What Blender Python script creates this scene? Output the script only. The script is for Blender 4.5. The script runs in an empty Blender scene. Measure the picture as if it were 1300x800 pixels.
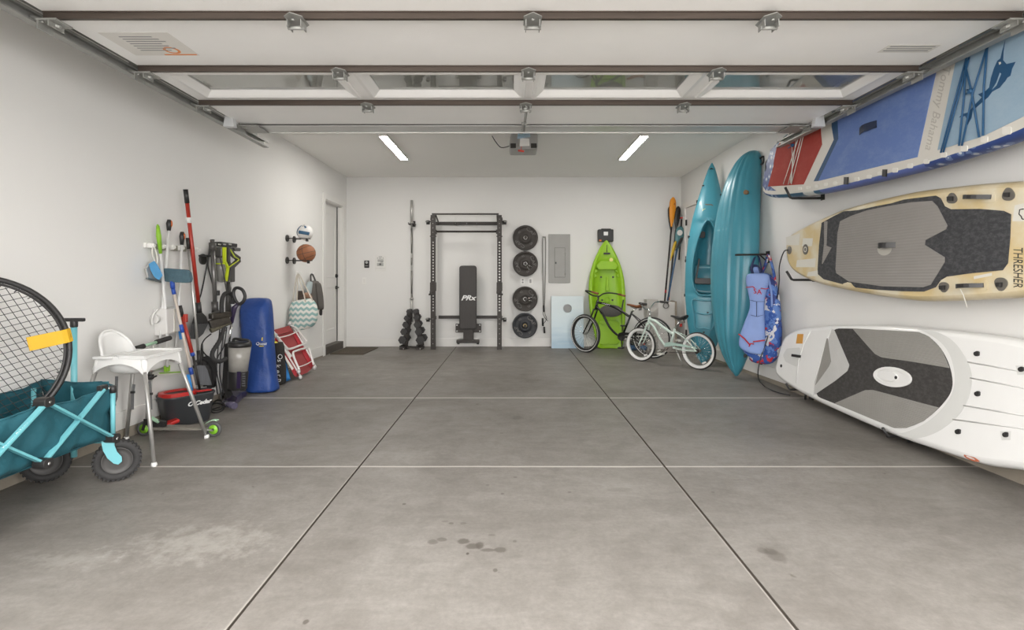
import bpy, bmesh, math, random
from mathutils import Vector, Matrix, Quaternion
random.seed(7)
SC = bpy.context.scene
COL = SC.collection
PI = math.pi
# ------------------------------------------------------------------ camera
FPX, VX, VY, H = 660.0, 649.5, 353.3, 1.22      # focal length in px, vanishing point, eye height
cd = bpy.data.cameras.new('camera'); cam = bpy.data.objects.new('camera', cd); COL.objects.link(cam)
cd.sensor_fit = 'HORIZONTAL'; cd.sensor_width = 36.0; cd.lens = 36.0*FPX/1300.0
cd.shift_x = -(VX-650.0)/1300.0; cd.shift_y = -(400.0-VY)/1300.0
cam.location = (0, 0, H); cam.rotation_euler = (PI/2, 0, 0)
cd.clip_start = 0.02; SC.camera = cam
# ------------------------------------------------------------------ light
SC.view_settings.view_transform = 'Standard'; SC.view_settings.look = 'None'
SC.view_settings.gamma = 1.0; SC.view_settings.use_curve_mapping = False
SC.view_settings.exposure = 0.60
wd = bpy.data.worlds.new('overcast_sky'); SC.world = wd; wd.use_nodes = True
bg = wd.node_tree.nodes['Background']
bg.inputs['Color'].default_value = (1.0, 0.98, 0.955, 1); bg.inputs['Strength'].default_value = 4.3
LED_STRENGTH = 61.0
# ------------------------------------------------------------------ helpers
XL, XR, YB, ZC, YF = -2.95, 3.03, 9.29, 3.03, 1.55
W = {}
def V(*a): return Vector(a if len(a) > 1 else a[0])
def P(x, y, Y): return Vector(((x-VX)*Y/FPX, Y, H-(y-VY)*Y/FPX))
def PXp(x, y, X): return P(x, y, X*FPX/(x-VX))
def Lw(x, y, d=0.0): return PXp(x, y, XL+d)
def Rw(x, y, d=0.0): return PXp(x, y, XR-d)
def Bw(x, y, d=0.0): return P(x, y, YB-d)
def Fl(x, y, z=0.0): return P(x, y, (H-z)*FPX/(y-VY))

def nd(nt, t, **kw):
    n = nt.nodes.new(t)
    for k, v in kw.items(): setattr(n, k, v)
    return n
MATS = {}
def mat(name, col, rough=0.5, metal=0.0, var=0.06, scale=12.0, bump=0.0, bscale=None, spec=0.5, coat=0.0, stretch=None):
    if name in MATS: return MATS[name]
    m = bpy.data.materials.new(name); m.use_nodes = True; nt = m.node_tree
    b = nt.nodes['Principled BSDF']; b.inputs['Roughness'].default_value = rough; b.inputs['Metallic'].default_value = metal
    b.inputs['Specular IOR Level'].default_value = spec; b.inputs['Coat Weight'].default_value = coat
    tc = nd(nt, 'ShaderNodeTexCoord'); src = tc.outputs['Object']
    if stretch:
        mp = nd(nt, 'ShaderNodeMapping'); mp.inputs['Scale'].default_value = stretch
        nt.links.new(src, mp.inputs['Vector']); src = mp.outputs['Vector']
    nz = nd(nt, 'ShaderNodeTexNoise'); nz.inputs['Scale'].default_value = scale; nz.inputs['Detail'].default_value = 4
    nt.links.new(src, nz.inputs['Vector'])
    mx = nd(nt, 'ShaderNodeMix', data_type='RGBA')
    a = [max(0, c*(1-var)) for c in col]; c2 = [min(1, c*(1+var)) for c in col]
    mx.inputs['A'].default_value = (*a, 1); mx.inputs['B'].default_value = (*c2, 1)
    nt.links.new(nz.outputs['Fac'], mx.inputs['Factor']); nt.links.new(mx.outputs['Result'], b.inputs['Base Color'])
    if bump:
        n2 = nd(nt, 'ShaderNodeTexNoise'); n2.inputs['Scale'].default_value = bscale or scale*8; n2.inputs['Detail'].default_value = 3
        nt.links.new(src, n2.inputs['Vector'])
        bp = nd(nt, 'ShaderNodeBump'); bp.inputs['Strength'].default_value = bump; bp.inputs['Distance'].default_value = 0.01
        nt.links.new(n2.outputs['Fac'], bp.inputs['Height']); nt.links.new(bp.outputs['Normal'], b.inputs['Normal'])
    MATS[name] = m; return m

def frame(axis, up=(0, 0, 1)):
    w = Vector(axis).normalized(); u = Vector(up)
    if abs(w.dot(u.normalized())) > 0.97: u = Vector((1, 0, 0))
    a = u.cross(w).normalized(); b = w.cross(a).normalized()
    return a, b, w

class MB:
    def __init__(s): s.v = []; s.f = []; s.m = []; s.s = []
    def add(s, vs, fs, m=0, smooth=False):
        k = len(s.v); s.v += [Vector(p) for p in vs]
        for f in fs: s.f.append([k+i for i in f]); s.m.append(m); s.s.append(smooth)
        return s
    def box(s, c, d, rot=None, m=0):
        c = Vector(c); h = Vector(d)*0.5
        vs = [Vector((x*h.x, y*h.y, z*h.z)) for x in (-1, 1) for y in (-1, 1) for z in (-1, 1)]
        if rot is not None: vs = [rot @ q for q in vs]
        return s.add([q+c for q in vs], [(0,1,3,2),(4,6,7,5),(0,4,5,1),(2,3,7,6),(0,2,6,4),(1,5,7,3)], m)
    def bx(s, x0, x1, y0, y1, z0, z1, m=0):
        return s.box(((x0+x1)/2, (y0+y1)/2, (z0+z1)/2), (abs(x1-x0), abs(y1-y0), abs(z1-z0)), None, m)
    def bar(s, p0, p1, wu, wv, up=(0, 0, 1), m=0):
        p0, p1 = Vector(p0), Vector(p1); a, b, w = frame(p1-p0, up)
        vs = []
        for p in (p0, p1):
            for x, y in ((-1,-1),(1,-1),(1,1),(-1,1)): vs.append(p+a*x*wu/2+b*y*wv/2)
        return s.add(vs, [(3,2,1,0),(4,5,6,7),(0,1,5,4),(1,2,6,5),(2,3,7,6),(3,0,4,7)], m)
    def cyl(s, p0, p1, r0, r1=None, n=12, m=0, smooth=True):
        r1 = r0 if r1 is None else r1
        p0, p1 = Vector(p0), Vector(p1); a, b, w = frame(p1-p0); vs = []
        for p, r in ((p0, r0), (p1, r1)):
            for i in range(n):
                t = 2*PI*i/n; vs.append(p+(a*math.cos(t)+b*math.sin(t))*r)
        s.add(vs, [(i, (i+1) % n, n+(i+1) % n, n+i) for i in range(n)], m, smooth)
        k = len(s.v)-2*n
        s.f.append([k+i for i in range(n-1, -1, -1)]); s.m.append(m); s.s.append(False)
        s.f.append([k+n+i for i in range(n)]); s.m.append(m); s.s.append(False)
        return s
    def tube(s, pts, r, n=8, closed=False, m=0, flat=1.0):
        pts = [Vector(p) for p in pts]; N = len(pts)
        rs = r if isinstance(r, (list, tuple)) else [r]*N
        tg = []
        for i in range(N):
            a = pts[(i-1) % N] if (closed or i > 0) else pts[i]; b = pts[(i+1) % N] if (closed or i < N-1) else pts[i]
            tg.append((b-a).normalized() if (b-a).length > 1e-9 else Vector((0, 0, 1)))
        a, b, w = frame(tg[0]); vs = []; u = a
        for i in range(N):
            t = tg[i]; u = (u - t*u.dot(t)); u = u.normalized() if u.length > 1e-6 else frame(t)[0]
            v = t.cross(u)
            for k in range(n):
                q = 2*PI*k/n; vs.append(pts[i]+(u*math.cos(q)+v*math.sin(q)*flat)*rs[i])
        fs = []
        for i in range(N if closed else N-1):
            j = (i+1) % N
            for k in range(n): fs.append((i*n+k, i*n+(k+1) % n, j*n+(k+1) % n, j*n+k))
        s.add(vs, fs, m, True)
        if not closed:
            k0 = len(s.v)-N*n
            s.f.append([k0+k for k in range(n-1, -1, -1)]); s.m.append(m); s.s.append(False)
            s.f.append([k0+(N-1)*n+k for k in range(n)]); s.m.append(m); s.s.append(False)
        return s
    def lathe(s, prof, o=(0,0,0), axis=(0,0,1), n=24, m=0, smooth=True, closed=False):
        a, b, w = frame(axis); o = Vector(o); vs = []; L = len(prof)
        for r, h in prof:
            for i in range(n):
                t = 2*PI*i/n; vs.append(o+w*h+(a*math.cos(t)+b*math.sin(t))*max(r, 1e-4))
        fs = []
        for j in range(L if closed else L-1):
            k = (j+1) % L
            for i in range(n): fs.append((j*n+i, j*n+(i+1) % n, k*n+(i+1) % n, k*n+i))
        s.add(vs, fs, m, smooth); return s
    def torus(s, c, axis, R, r, n=40, k=10, m=0, sc=1.0):
        return s.lathe([(R+r*math.cos(2*PI*i/k), sc*r*math.sin(2*PI*i/k)) for i in range(k)], c, axis, n, m, True, True)
    def sphere(s, c, r, n=16, k=10, m=0, sc=(1,1,1), rot=None):
        vs = []; fs = []; c = Vector(c)
        for j in range(k+1):
            th = PI*j/k
            for i in range(n):
                ph = 2*PI*i/n; q = Vector((math.sin(th)*math.cos(ph)*sc[0], math.sin(th)*math.sin(ph)*sc[1], math.cos(th)*sc[2]))*r
                if j in (0, k): q = Vector((0, 0, math.cos(th)*sc[2]*r))+Vector((math.cos(ph), math.sin(ph), 0))*1e-5
                vs.append(c+(rot @ q if rot is not None else q))
        for j in range(k):
            for i in range(n): fs.append((j*n+i, (j+1)*n+i, (j+1)*n+(i+1) % n, j*n+(i+1) % n))
        return s.add(vs, fs, m, True)
    def loft(s, rings, m=0, smooth=True, caps=True, closed=True):
        n = len(rings[0]); vs = [p for r in rings for p in r]; fs = []
        for j in range(len(rings)-1):
            for i in range(n if closed else n-1): fs.append((j*n+i, j*n+(i+1) % n, (j+1)*n+(i+1) % n, (j+1)*n+i))
        s.add(vs, fs, m, smooth)
        if caps:
            k = len(s.v)-len(vs)
            s.f.append([k+i for i in range(n-1, -1, -1)]); s.m.append(m); s.s.append(False)
            s.f.append([k+(len(rings)-1)*n+i for i in range(n)]); s.m.append(m); s.s.append(False)
        return s
    def prism(s, pts, o, u, v, d0, d1, m=0, smooth=False):
        # 2-D polygon pts in frame (u, v) extruded along u x v from d0 to d1
        o, u, v = Vector(o), Vector(u).normalized(), Vector(v).normalized(); w = u.cross(v).normalized(); n = len(pts)
        vs = [o+u*p[0]+v*p[1]+w*d0 for p in pts]+[o+u*p[0]+v*p[1]+w*d1 for p in pts]
        s.add(vs, [tuple(range(n-1, -1, -1)), tuple(range(n, 2*n))], m, False)
        k = len(s.v)-2*n
        for i in range(n):
            s.f.append([k+i, k+(i+1) % n, k+n+(i+1) % n, k+n+i]); s.m.append(m); s.s.append(smooth)
        return s
    def ring(s, outer, inner, o, u, v, d0, d1, m=0):
        # band between two loops with equal count
        o, u, v = Vector(o), Vector(u).normalized(), Vector(v).normalized(); w = u.cross(v).normalized(); n = len(outer)
        vs = []
        for d in (d0, d1):
            for L in (outer, inner): vs += [o+u*p[0]+v*p[1]+w*d for p in L]
        fs = []
        for i in range(n):
            j = (i+1) % n
            fs += [(i, n+i, n+j, j), (2*n+i, 2*n+j, 3*n+j, 3*n+i), (i, j, 2*n+j, 2*n+i), (n+i, 3*n+i, 3*n+j, n+j)]
        return s.add(vs, fs, m)
    def text(s, body, o, u, v, h, m=0, depth=0.001, align='CENTER', xs=1.0, shear=0.0, font_w=None):
        cu = bpy.data.curves.new('t', 'FONT'); cu.body = body; cu.size = h*1.4; cu.align_x = align; cu.align_y = 'CENTER'
        cu.extrude = depth; cu.shear = shear; cu.offset = font_w or 0.0; cu.resolution_u = 3
        ob = bpy.data.objects.new('t', cu); COL.objects.link(ob); bpy.context.view_layer.update()
        me = bpy.data.meshes.new_from_object(ob.evaluated_get(bpy.context.evaluated_depsgraph_get()))
        o, u, v = Vector(o), Vector(u).normalized(), Vector(v).normalized(); w = u.cross(v)
        s.add([o+u*q.co.x*xs+v*q.co.y+w*q.co.z for q in me.vertices], [tuple(p.vertices) for p in me.polygons], m)
        bpy.data.objects.remove(ob); bpy.data.curves.remove(cu); bpy.data.meshes.remove(me); return s
    def build(s, name, mats, parent=None, bevel=0.0, sub=0, smooth=None, solid=0.0, bseg=2, M=None, wob=None):
        if not isinstance(mats, (list, tuple)): mats = [mats]
        M0 = W[parent.name] if parent is not None else (M or Matrix.Identity(4)); Mi = M0.inverted()
        me = bpy.data.meshes.new(name); me.from_pydata([Mi @ q for q in s.v], [], s.f)
        for q in mats: me.materials.append(q)
        for i, p in enumerate(me.polygons):
            p.material_index = min(s.m[i], len(mats)-1); p.use_smooth = s.s[i] if smooth is None else smooth
        bm = bmesh.new(); bm.from_mesh(me); bmesh.ops.recalc_face_normals(bm, faces=bm.faces); bm.to_mesh(me); bm.free()
        me.update()
        o = bpy.data.objects.new(name, me); COL.objects.link(o)
        if parent is not None: o.parent = parent
        else: o.matrix_world = M0
        W[o.name] = M0
        if solid: q = o.modifiers.new('solid', 'SOLIDIFY'); q.thickness = solid; q.offset = 0
        if bevel:
            q = o.modifiers.new('bevel', 'BEVEL'); q.width = bevel; q.segments = bseg; q.limit_method = 'ANGLE'; q.angle_limit = 0.6
        if sub: q = o.modifiers.new('sub', 'SUBSURF'); q.levels = sub; q.render_levels = sub
        return o
def tag(o, label, cat, group=None):
    o['label'] = label; o['category'] = cat
    if group: o['group'] = group
    return o
def thing(name, label, cat, loc=(0, 0, 0), rz=0.0, group=None):
    o = bpy.data.objects.new(name, None); COL.objects.link(o); o.empty_display_size = 0.1
    M = Matrix.Translation(Vector(loc)) @ Matrix.Rotation(rz, 4, 'Z'); o.matrix_world = M; W[o.name] = M
    return tag(o, label, cat, group)
def at(loc, rz=0.0): return Matrix.Translation(Vector(loc)) @ Matrix.Rotation(rz, 4, 'Z')
def solo(name, mb, mats, label, cat, loc=(0, 0, 0), group=None, **kw):
    return tag(mb.build(name, mats, None, M=at(loc), **kw), label, cat, group)
def struct(name, mb, mats, **kw):
    o = mb.build(name, mats, None, **kw); o['kind'] = 'structure'; return o
def copy_tree(o, parent=None):
    c = o.copy(); COL.objects.link(c)
    if parent is not None: c.parent = parent
    for ch in list(o.children): copy_tree(ch, c)
    return c
def place(o, M): o.matrix_world = M; W[o.name] = M; return o
def spl(pts, n=6, closed=False):
    pts = [Vector(p) for p in pts]; N = len(pts); out = []
    for i in range(N if closed else N-1):
        g = (lambda k: pts[k % N]) if closed else (lambda k: pts[min(max(k, 0), N-1)])
        p0, p1, p2, p3 = g(i-1), g(i), g(i+1), g(i+2)
        for j in range(n):
            t = j/n
            out.append(0.5*((2*p1)+(p2-p0)*t+(2*p0-5*p1+4*p2-p3)*t*t+(3*p1-p0-3*p2+p3)*t**3))
    if not closed: out.append(pts[-1])
    return out
def interp(tab, t):
    for (a, x), (b, y) in zip(tab, tab[1:]):
        if t <= b: return x+(y-x)*max(0.0, (t-a)/(b-a))
    return tab[-1][1]
def inset(pts, d):
    # offset a closed 2-D loop inwards by d (CCW or CW handled by area sign)
    n = len(pts); A = sum(pts[i][0]*pts[(i+1) % n][1]-pts[(i+1) % n][0]*pts[i][1] for i in range(n)); sg = 1 if A > 0 else -1
    out = []
    for i in range(n):
        a = Vector(pts[i-1][:2]); b = Vector(pts[i][:2]); c = Vector(pts[(i+1) % n][:2])
        e1 = (b-a); e2 = (c-b)
        e1 = e1.normalized() if e1.length > 1e-9 else e2.normalized(); e2 = e2.normalized() if e2.length > 1e-9 else e1
        n1 = Vector((-e1.y, e1.x)); n2 = Vector((-e2.y, e2.x)); q = n1+n2
        q = q.normalized() if q.length > 1e-6 else n1
        k = 1/max(0.5, q.dot(n1)); p = b+q*d*k*sg; out.append((p.x, p.y))
    return out
def rrect(w, h, r, n=4, cx=0, cy=0):
    out = []
    for sx, sy, a0 in ((1, 1, 0), (-1, 1, PI/2), (-1, -1, PI), (1, -1, 1.5*PI)):
        for i in range(n+1):
            a = a0+PI/2*i/n; out.append((cx+sx*(w/2-r)+r*math.cos(a), cy+sy*(h/2-r)+r*math.sin(a)))
    return out
def circ(r, n=24, cx=0, cy=0): return [(cx+r*math.cos(2*PI*i/n), cy+r*math.sin(2*PI*i/n)) for i in range(n)]

# common materials
white_paint = mat('white_paint', (0.74, 0.725, 0.70), 0.45, var=0.02)
white_plastic = mat('white_plastic', (0.80, 0.79, 0.76), 0.3, var=0.02)
black_plastic = mat('black_plastic', (0.022, 0.021, 0.021), 0.42, var=0.2)
rubber = mat('rubber', (0.028, 0.027, 0.027), 0.75, var=0.25, scale=40)
steel = mat('steel', (0.42, 0.41, 0.39), 0.28, 1.0, var=0.12, scale=30)
galv = mat('galvanised_steel', (0.33, 0.33, 0.31), 0.5, 0.45, var=0.2, scale=18)
chrome = mat('chrome', (0.72, 0.72, 0.71), 0.12, 1.0, var=0.03)
alu = mat('brushed_aluminium', (0.56, 0.55, 0.53), 0.35, 0.8, var=0.05, stretch=(1, 1, 8))
dark_metal = mat('dark_metal', (0.035, 0.032, 0.030), 0.42, 0.4, var=0.25, scale=30)
# ------------------------------------------------------------------ the room
wall_m = mat('wall_paint', (0.745, 0.735, 0.715), 0.85, var=0.025, scale=1.3, bump=0.10, bscale=220)
ceil_m = mat('ceiling_paint', (0.88, 0.865, 0.83), 0.9, var=0.025, scale=1.0, bump=0.12, bscale=160)
base_m = mat('baseboard_paint', (0.75, 0.735, 0.71), 0.5, var=0.02)
curb_m = mat('stem_wall_concrete', (0.27, 0.235, 0.19), 0.9, var=0.25, scale=6, bump=0.3, bscale=60)
def floor_material():
    m = bpy.data.materials.new('concrete_floor'); m.use_nodes = True; nt = m.node_tree; Lk = nt.links.new
    b = nt.nodes['Principled BSDF']
    tc = nd(nt, 'ShaderNodeTexCoord'); ob = tc.outputs['Object']
    def noise(sc, det=6, rough=0.6, dist=0.0, vec=ob):
        n = nd(nt, 'ShaderNodeTexNoise'); n.inputs['Scale'].default_value = sc; n.inputs['Detail'].default_value = det
        n.inputs['Roughness'].default_value = rough; n.inputs['Distortion'].default_value = dist; Lk(vec, n.inputs['Vector']); return n.outputs['Fac']
    def mth(op, a, c=None, d=None, clamp=False):
        n = nd(nt, 'ShaderNodeMath', operation=op); n.use_clamp = clamp
        for i, q in enumerate((a, c, d)):
            if q is None: continue
            if isinstance(q, (int, float)): n.inputs[i].default_value = q
            else: Lk(q, n.inputs[i])
        return n.outputs[0]
    def ramp(f, p0, c0, p1, c1):
        n = nd(nt, 'ShaderNodeValToRGB'); e = n.color_ramp.elements
        e[0].position = p0; e[0].color = (*c0, 1); e[1].position = p1; e[1].color = (*c1, 1); Lk(f, n.inputs['Fac']); return n.outputs['Color']
    def mix(f, a, c, mode='MIX'):
        n = nd(nt, 'ShaderNodeMix', data_type='RGBA', blend_type=mode)
        if isinstance(f, (int, float)): n.inputs['Factor'].default_value = f
        else: Lk(f, n.inputs['Factor'])
        for k, q in (('A', a), ('B', c)):
            if isinstance(q, tuple): n.inputs[k].default_value = (*q, 1)
            else: Lk(q, n.inputs[k])
        return n.outputs['Result']
    base = ramp(noise(0.9, 8, 0.65, 0.6), 0.30, (0.160, 0.146, 0.131), 0.70, (0.252, 0.236, 0.218))
    mp = nd(nt, 'ShaderNodeMapping'); mp.inputs['Scale'].default_value = (1.0, 3.2, 1.0); mp.inputs['Rotation'].default_value = (0, 0, 0.5); Lk(ob, mp.inputs['Vector'])
    sweep = noise(3.0, 7, 0.7, 1.2, mp.outputs['Vector'])
    c = mix(0.45, base, ramp(sweep, 0.35, (0.76, 0.75, 0.74), 0.7, (1.14, 1.14, 1.14)), 'MULTIPLY')
    c = mix(0.6, c, ramp(noise(7.0, 8, 0.75, 0.5), 0.38, (0.80, 0.79, 0.77), 0.66, (1.10, 1.10, 1.10)), 'MULTIPLY')
    c = mix(0.6, c, ramp(noise(45, 6, 0.75), 0.3, (0.78, 0.78, 0.78), 0.7, (1.16, 1.16, 1.16)), 'MULTIPLY')
    c = mix(0.8, c, ramp(noise(11, 3, 0.5), 0.22, (0.45, 0.42, 0.38), 0.27, (1, 1, 1)), 'MULTIPLY')
    sp = nd(nt, 'ShaderNodeSeparateXYZ'); Lk(ob, sp.inputs['Vector'])
    wob = noise(16.0, 5, 0.7)
    def blob(x, y, rx, ry, amt, soft=0.35, w2=1.2):
        dx = mth('DIVIDE', mth('SUBTRACT', sp.outputs['X'], x), rx); dy = mth('DIVIDE', mth('SUBTRACT', sp.outputs['Y'], y), ry)
        d = mth('SQRT', mth('ADD', mth('MULTIPLY', dx, dx), mth('MULTIPLY', dy, dy)))
        d = mth('ADD', d, mth('MULTIPLY', mth('SUBTRACT', wob, 0.5), w2*2))
        return mth('MULTIPLY', mth('DIVIDE', mth('SUBTRACT', 1.0, d), soft, clamp=True), amt)
    for (x, y, rx, ry, amt) in ([((px_-VX)*(805.2/(py_-VY))/FPX, 805.2/(py_-VY), rx_/275.0, ry_*0.0072, am_) for px_, py_, rx_, ry_, am_ in ((588, 687.5, 8, 3.6, 0.62), (600, 694, 11, 3.8, 0.6), (609, 693, 5.5, 4.5, 0.6), (620, 698.5, 10, 2.2, 0.55), (635, 698, 8.5, 3.6, 0.55), (549, 688, 7, 3.4, 0.5), (561, 685, 7, 2.6, 0.5), (573, 664.5, 4, 1.8, 0.5), (588, 664.5, 4.5, 1.8, 0.4), (565, 662, 5, 1.5, 0.3), (624, 679.5, 5, 1.6, 0.35), (653.5, 687.5, 3, 1.8, 0.45), (593.6, 703, 2.0, 1.4, 1.0), (513, 640, 3, 1.6, 0.7), (629, 724, 3, 2, 0.6), (968, 699, 7, 4, 0.4), (985, 706, 11, 8, 0.42), (978, 700, 9, 4, 0.4), (638, 627, 3, 1.5, 0.5), (654, 606, 4, 1.3, 0.45), (619, 616, 3, 1.3, 0.4), (723, 625, 3, 1.3, 0.5), (388, 790, 3, 2, 0.7), (857, 545, 3, 1.2, 0.4), (637, 550, 4, 1.4, 0.5), (594, 531, 3, 1.4, 0.45), (905, 625, 3, 1.5, 0.4), (1195, 528, 3, 1.2, 0.4))]+[ (0.05, 4.55, 0.05, 0.06, 0.3), (-0.6, 4.5, 0.10, 0.2, 0.15), (0.62, 3.0, 0.08, 0.03, 0.2),
                                (1.9, 2.6, 0.1, 0.06, 0.15), (1.2, 5.6, 0.3, 0.1, 0.2)]):
        c = mix(blob(x, y, rx*1.12, ry*1.12, min(1, amt*1.25), 0.35, 0.5), c, (0.075, 0.064, 0.054))
    for (x, y, rx, ry, amt) in ((-1.42, 2.40, 0.36, 0.20, 0.28), (-1.9, 2.25, 0.25, 0.08, 0.2), (-0.7, 3.6, 0.3, 0.12, 0.12)):
        c = mix(blob(x, y, rx, ry, amt, 0.9, 1.8), c, (0.50, 0.48, 0.44))
    # pale transverse joints
    for y in (7.34, 5.301, 3.366):
        d = mth('ABSOLUTE', mth('SUBTRACT', sp.outputs['Y'], mth('ADD', y, mth('MULTIPLY', mth('SUBTRACT', noise(2.0, 3), 0.5), 0.012))))
        hw = {7.34: 0.006, 5.301: 0.019, 3.366: 0.010}[y]
        c = mix(mth('MULTIPLY', mth('LESS_THAN', d, hw), 0.85 if y < 7 else 0.35), c, (0.50, 0.47, 0.43))
    Lk(c, b.inputs['Base Color'])
    r = mth('MULTIPLY_ADD', noise(2.2, 5), 0.30, 0.38); Lk(r, b.inputs['Roughness']); b.inputs['Specular IOR Level'].default_value = 0.45
    bp = nd(nt, 'ShaderNodeBump'); bp.inputs['Strength'].default_value = 0.15; bp.inputs['Distance'].default_value = 0.004
    Lk(noise(35, 6, 0.7), bp.inputs['Height']); Lk(bp.outputs['Normal'], b.inputs['Normal'])
    return m
floor_m = floor_material()
groove_m = mat('joint_dirt', (0.075, 0.062, 0.05), 0.95, var=0.3, scale=20)
groove_lip = mat('joint_lip', (0.27, 0.25, 0.225), 0.8, var=0.2, scale=20)
# floor with two tooled grooves running into the depth
mb = MB(); xs = [(-8, 0, 0)]
for jx in (-0.985, 0.992):
    xs += [(jx-0.014, 0, 1), (jx-0.0065, -0.001, 2), (jx-0.004, -0.010, 2), (jx+0.004, -0.010, 2), (jx+0.006, 0, 0)]
xs += [(8, 0, 0)]
vs = []; fs = []
for x, z, m_ in xs: vs += [(x, -3.0, z), (x, YB+0.1, z)]
for i in range(len(xs)-1):
    mb.add([vs[2*i], vs[2*i+2], vs[2*i+3], vs[2*i+1]], [(0, 1, 2, 3)], xs[i][2])
struct('floor', mb, [floor_m, groove_lip, groove_m])
T = 0.12
# left wall with a door opening at Y 8.20 .. 9.08
mb = MB(); mb.bx(XL-T, XL, YF, 8.20, 0, ZC); mb.bx(XL-T, XL, 9.08, YB+T, 0, ZC); mb.bx(XL-T, XL, 8.20, 9.08, 2.47, ZC)
struct('wall_left', mb, wall_m)
mb = MB(); mb.bx(XR, XR+T, YF, YB+T, 0, ZC); struct('wall_right', mb, wall_m)
mb = MB(); mb.bx(XL, XR, YB, YB+T, 0, ZC); struct('wall_back', mb, wall_m)
mb = MB(); mb.bx(XL-T, XR+T, YF-0.0, YB+T, ZC, ZC+0.1); struct('ceiling', mb, ceil_m)
mb = MB(); mb.bx(XL-T, -2.33, YF-0.14, YF, 0, ZC); mb.bx(2.54, XR+T, YF-0.14, YF, 0, ZC); mb.bx(-2.33, 2.54, YF-0.14, YF, 2.50, ZC)
struct('wall_front', mb, wall_m)
# stem-wall kerbs and baseboards, both falling away towards the back wall
def taper_strip(mb, x0, x1, y0, y1, za0, za1, zb0, zb1, m=0):
    mb.add([(x0,y0,za0),(x1,y0,za0),(x1,y1,zb0),(x0,y1,zb0),(x0,y0,za1),(x1,y0,za1),(x1,y1,zb1),(x0,y1,zb1)],
           [(0,3,2,1),(4,5,6,7),(0,1,5,4),(1,2,6,5),(2,3,7,6),(3,0,4,7)], m)
mb = MB(); taper_strip(mb, XL, XL+0.012, YF, 8.09, 0, 0.115, 0, 0.02); struct('trim_1', mb, curb_m)
mb = MB(); taper_strip(mb, XR-0.012, XR, YF, 8.09, 0, 0.115, 0, 0.02); struct('trim_2', mb, curb_m)
mb = MB(); taper_strip(mb, XL, XL+0.014, YF, 8.09, 0.115, 0.25, 0.02, 0.16); struct('baseboard_left', mb, base_m, bevel=0.004)
mb = MB(); taper_strip(mb, XR-0.014, XR, YF, 8.09, 0.115, 0.25, 0.02, 0.16); struct('baseboard_right', mb, base_m, bevel=0.004)
mb = MB(); mb.bx(XL, XR, YB-0.014, YB, 0.0, 0.145); struct('baseboard_back', mb, base_m, bevel=0.004)
# door in the left wall
sill_m = mat('door_sill', (0.10, 0.088, 0.075), 0.6, 0.3, var=0.2)
door_m = mat('door_paint', (0.73, 0.715, 0.69), 0.5, var=0.02)
dr = MB()
lx = XL-0.095
def door_leaf(mb, xf, sgn, y0, y1, z0, z1):
    # panelled leaf whose face looks along sgn*X
    mb.bx(xf-sgn*0.04, xf, y0, y1, z0, z1)
    for a, b in ((z0+0.22, z0+0.95), (z0+1.10, z1-0.16)):
        o = [(y0+0.13, a), (y1-0.13, a), (y1-0.13, b), (y0+0.13, b)]
        n = inset(o, 0.022); n2 = inset(o, 0.05)
        mb.ring(o, n, (xf, 0, 0), (0, 1, 0), (0, 0, 1), 0.0, 0.010*1.0) if sgn > 0 else mb.ring(o, n, (xf, 0, 0), (0, -1, 0), (0, 0, 1), 0, 0.01)
        mb.bx(xf, xf+sgn*0.006, y0+0.19, y1-0.19, a+0.06, b-0.06)
door_leaf(dr, lx, 1, 8.21, 9.07, 0.13, 2.46)
d1 = struct('door_1', dr, door_m, bevel=0.003)
mb = MB()
for (y0, y1, z0, z1) in ((8.10, 8.20, 0, 2.56), (9.08, 9.18, 0, 2.56), (8.20, 9.08, 2.47, 2.56)): mb.bx(XL, XL+0.018, y0, y1, z0, z1)
mb.bx(XL-T, XL, 9.062, 9.08, 0.1, 2.47); mb.bx(XL-T, XL, 8.20, 8.215, 0.1, 2.47); mb.bx(XL-T, XL, 8.2, 9.08, 2.455, 2.47)
mb.build('casing', base_m, d1, bevel=0.003)
MB().bx(XL-T, XL+0.012, 8.20, 9.08, 0.0, 0.125).build('sill', sill_m, d1, bevel=0.004)
MB().bx(lx, lx+0.012, 9.045, 9.062, 0.13, 2.46).build('weather_strip', black_plastic, d1)
mb = MB(); mb.cyl((lx, 9.0, 1.06), (lx+0.03, 9.0, 1.06), 0.03, n=20); mb.cyl((lx+0.03, 9.0, 1.06), (lx+0.055, 9.0, 1.06), 0.012)
mb.bar((lx+0.05, 8.99, 1.06), (lx+0.05, 8.87, 1.055), 0.018, 0.014); mb.build('door_handle', black_plastic, d1, bevel=0.003)
mb = MB(); mb.cyl((lx, 9.0, 1.26), (lx+0.02, 9.0, 1.26), 0.032, n=20); mb.bar((lx+0.03, 9.0, 1.235), (lx+0.03, 9.0, 1.285), 0.015, 0.02); mb.build('deadbolt', black_plastic, d1, bevel=0.003)
# door in the right wall, mostly behind the kayaks
d2b = MB(); door_leaf(d2b, XR-0.004, -1, 8.19, 9.0, 0.03, 2.43); d2 = struct('door_2', d2b, door_m, bevel=0.003)
mb = MB()
for (y0, y1, z0, z1) in ((8.09, 8.19, 0, 2.52), (9.0, 9.11, 0, 2.52), (8.19, 9.0, 2.43, 2.52)): mb.bx(XR-0.03, XR, y0, y1, z0, z1)
mb.build('casing', base_m, d2, bevel=0.003)
for z in (2.18, 1.55, 0.92, 0.28):
    mb = MB(); mb.bx(XR-0.012, XR-0.004, 8.962, 9.0, z-0.05, z+0.05); mb.cyl((XR-0.016, 8.995, z-0.05), (XR-0.016, 8.995, z+0.05), 0.008); mb.build('hinge', dark_metal, d2)
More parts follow.
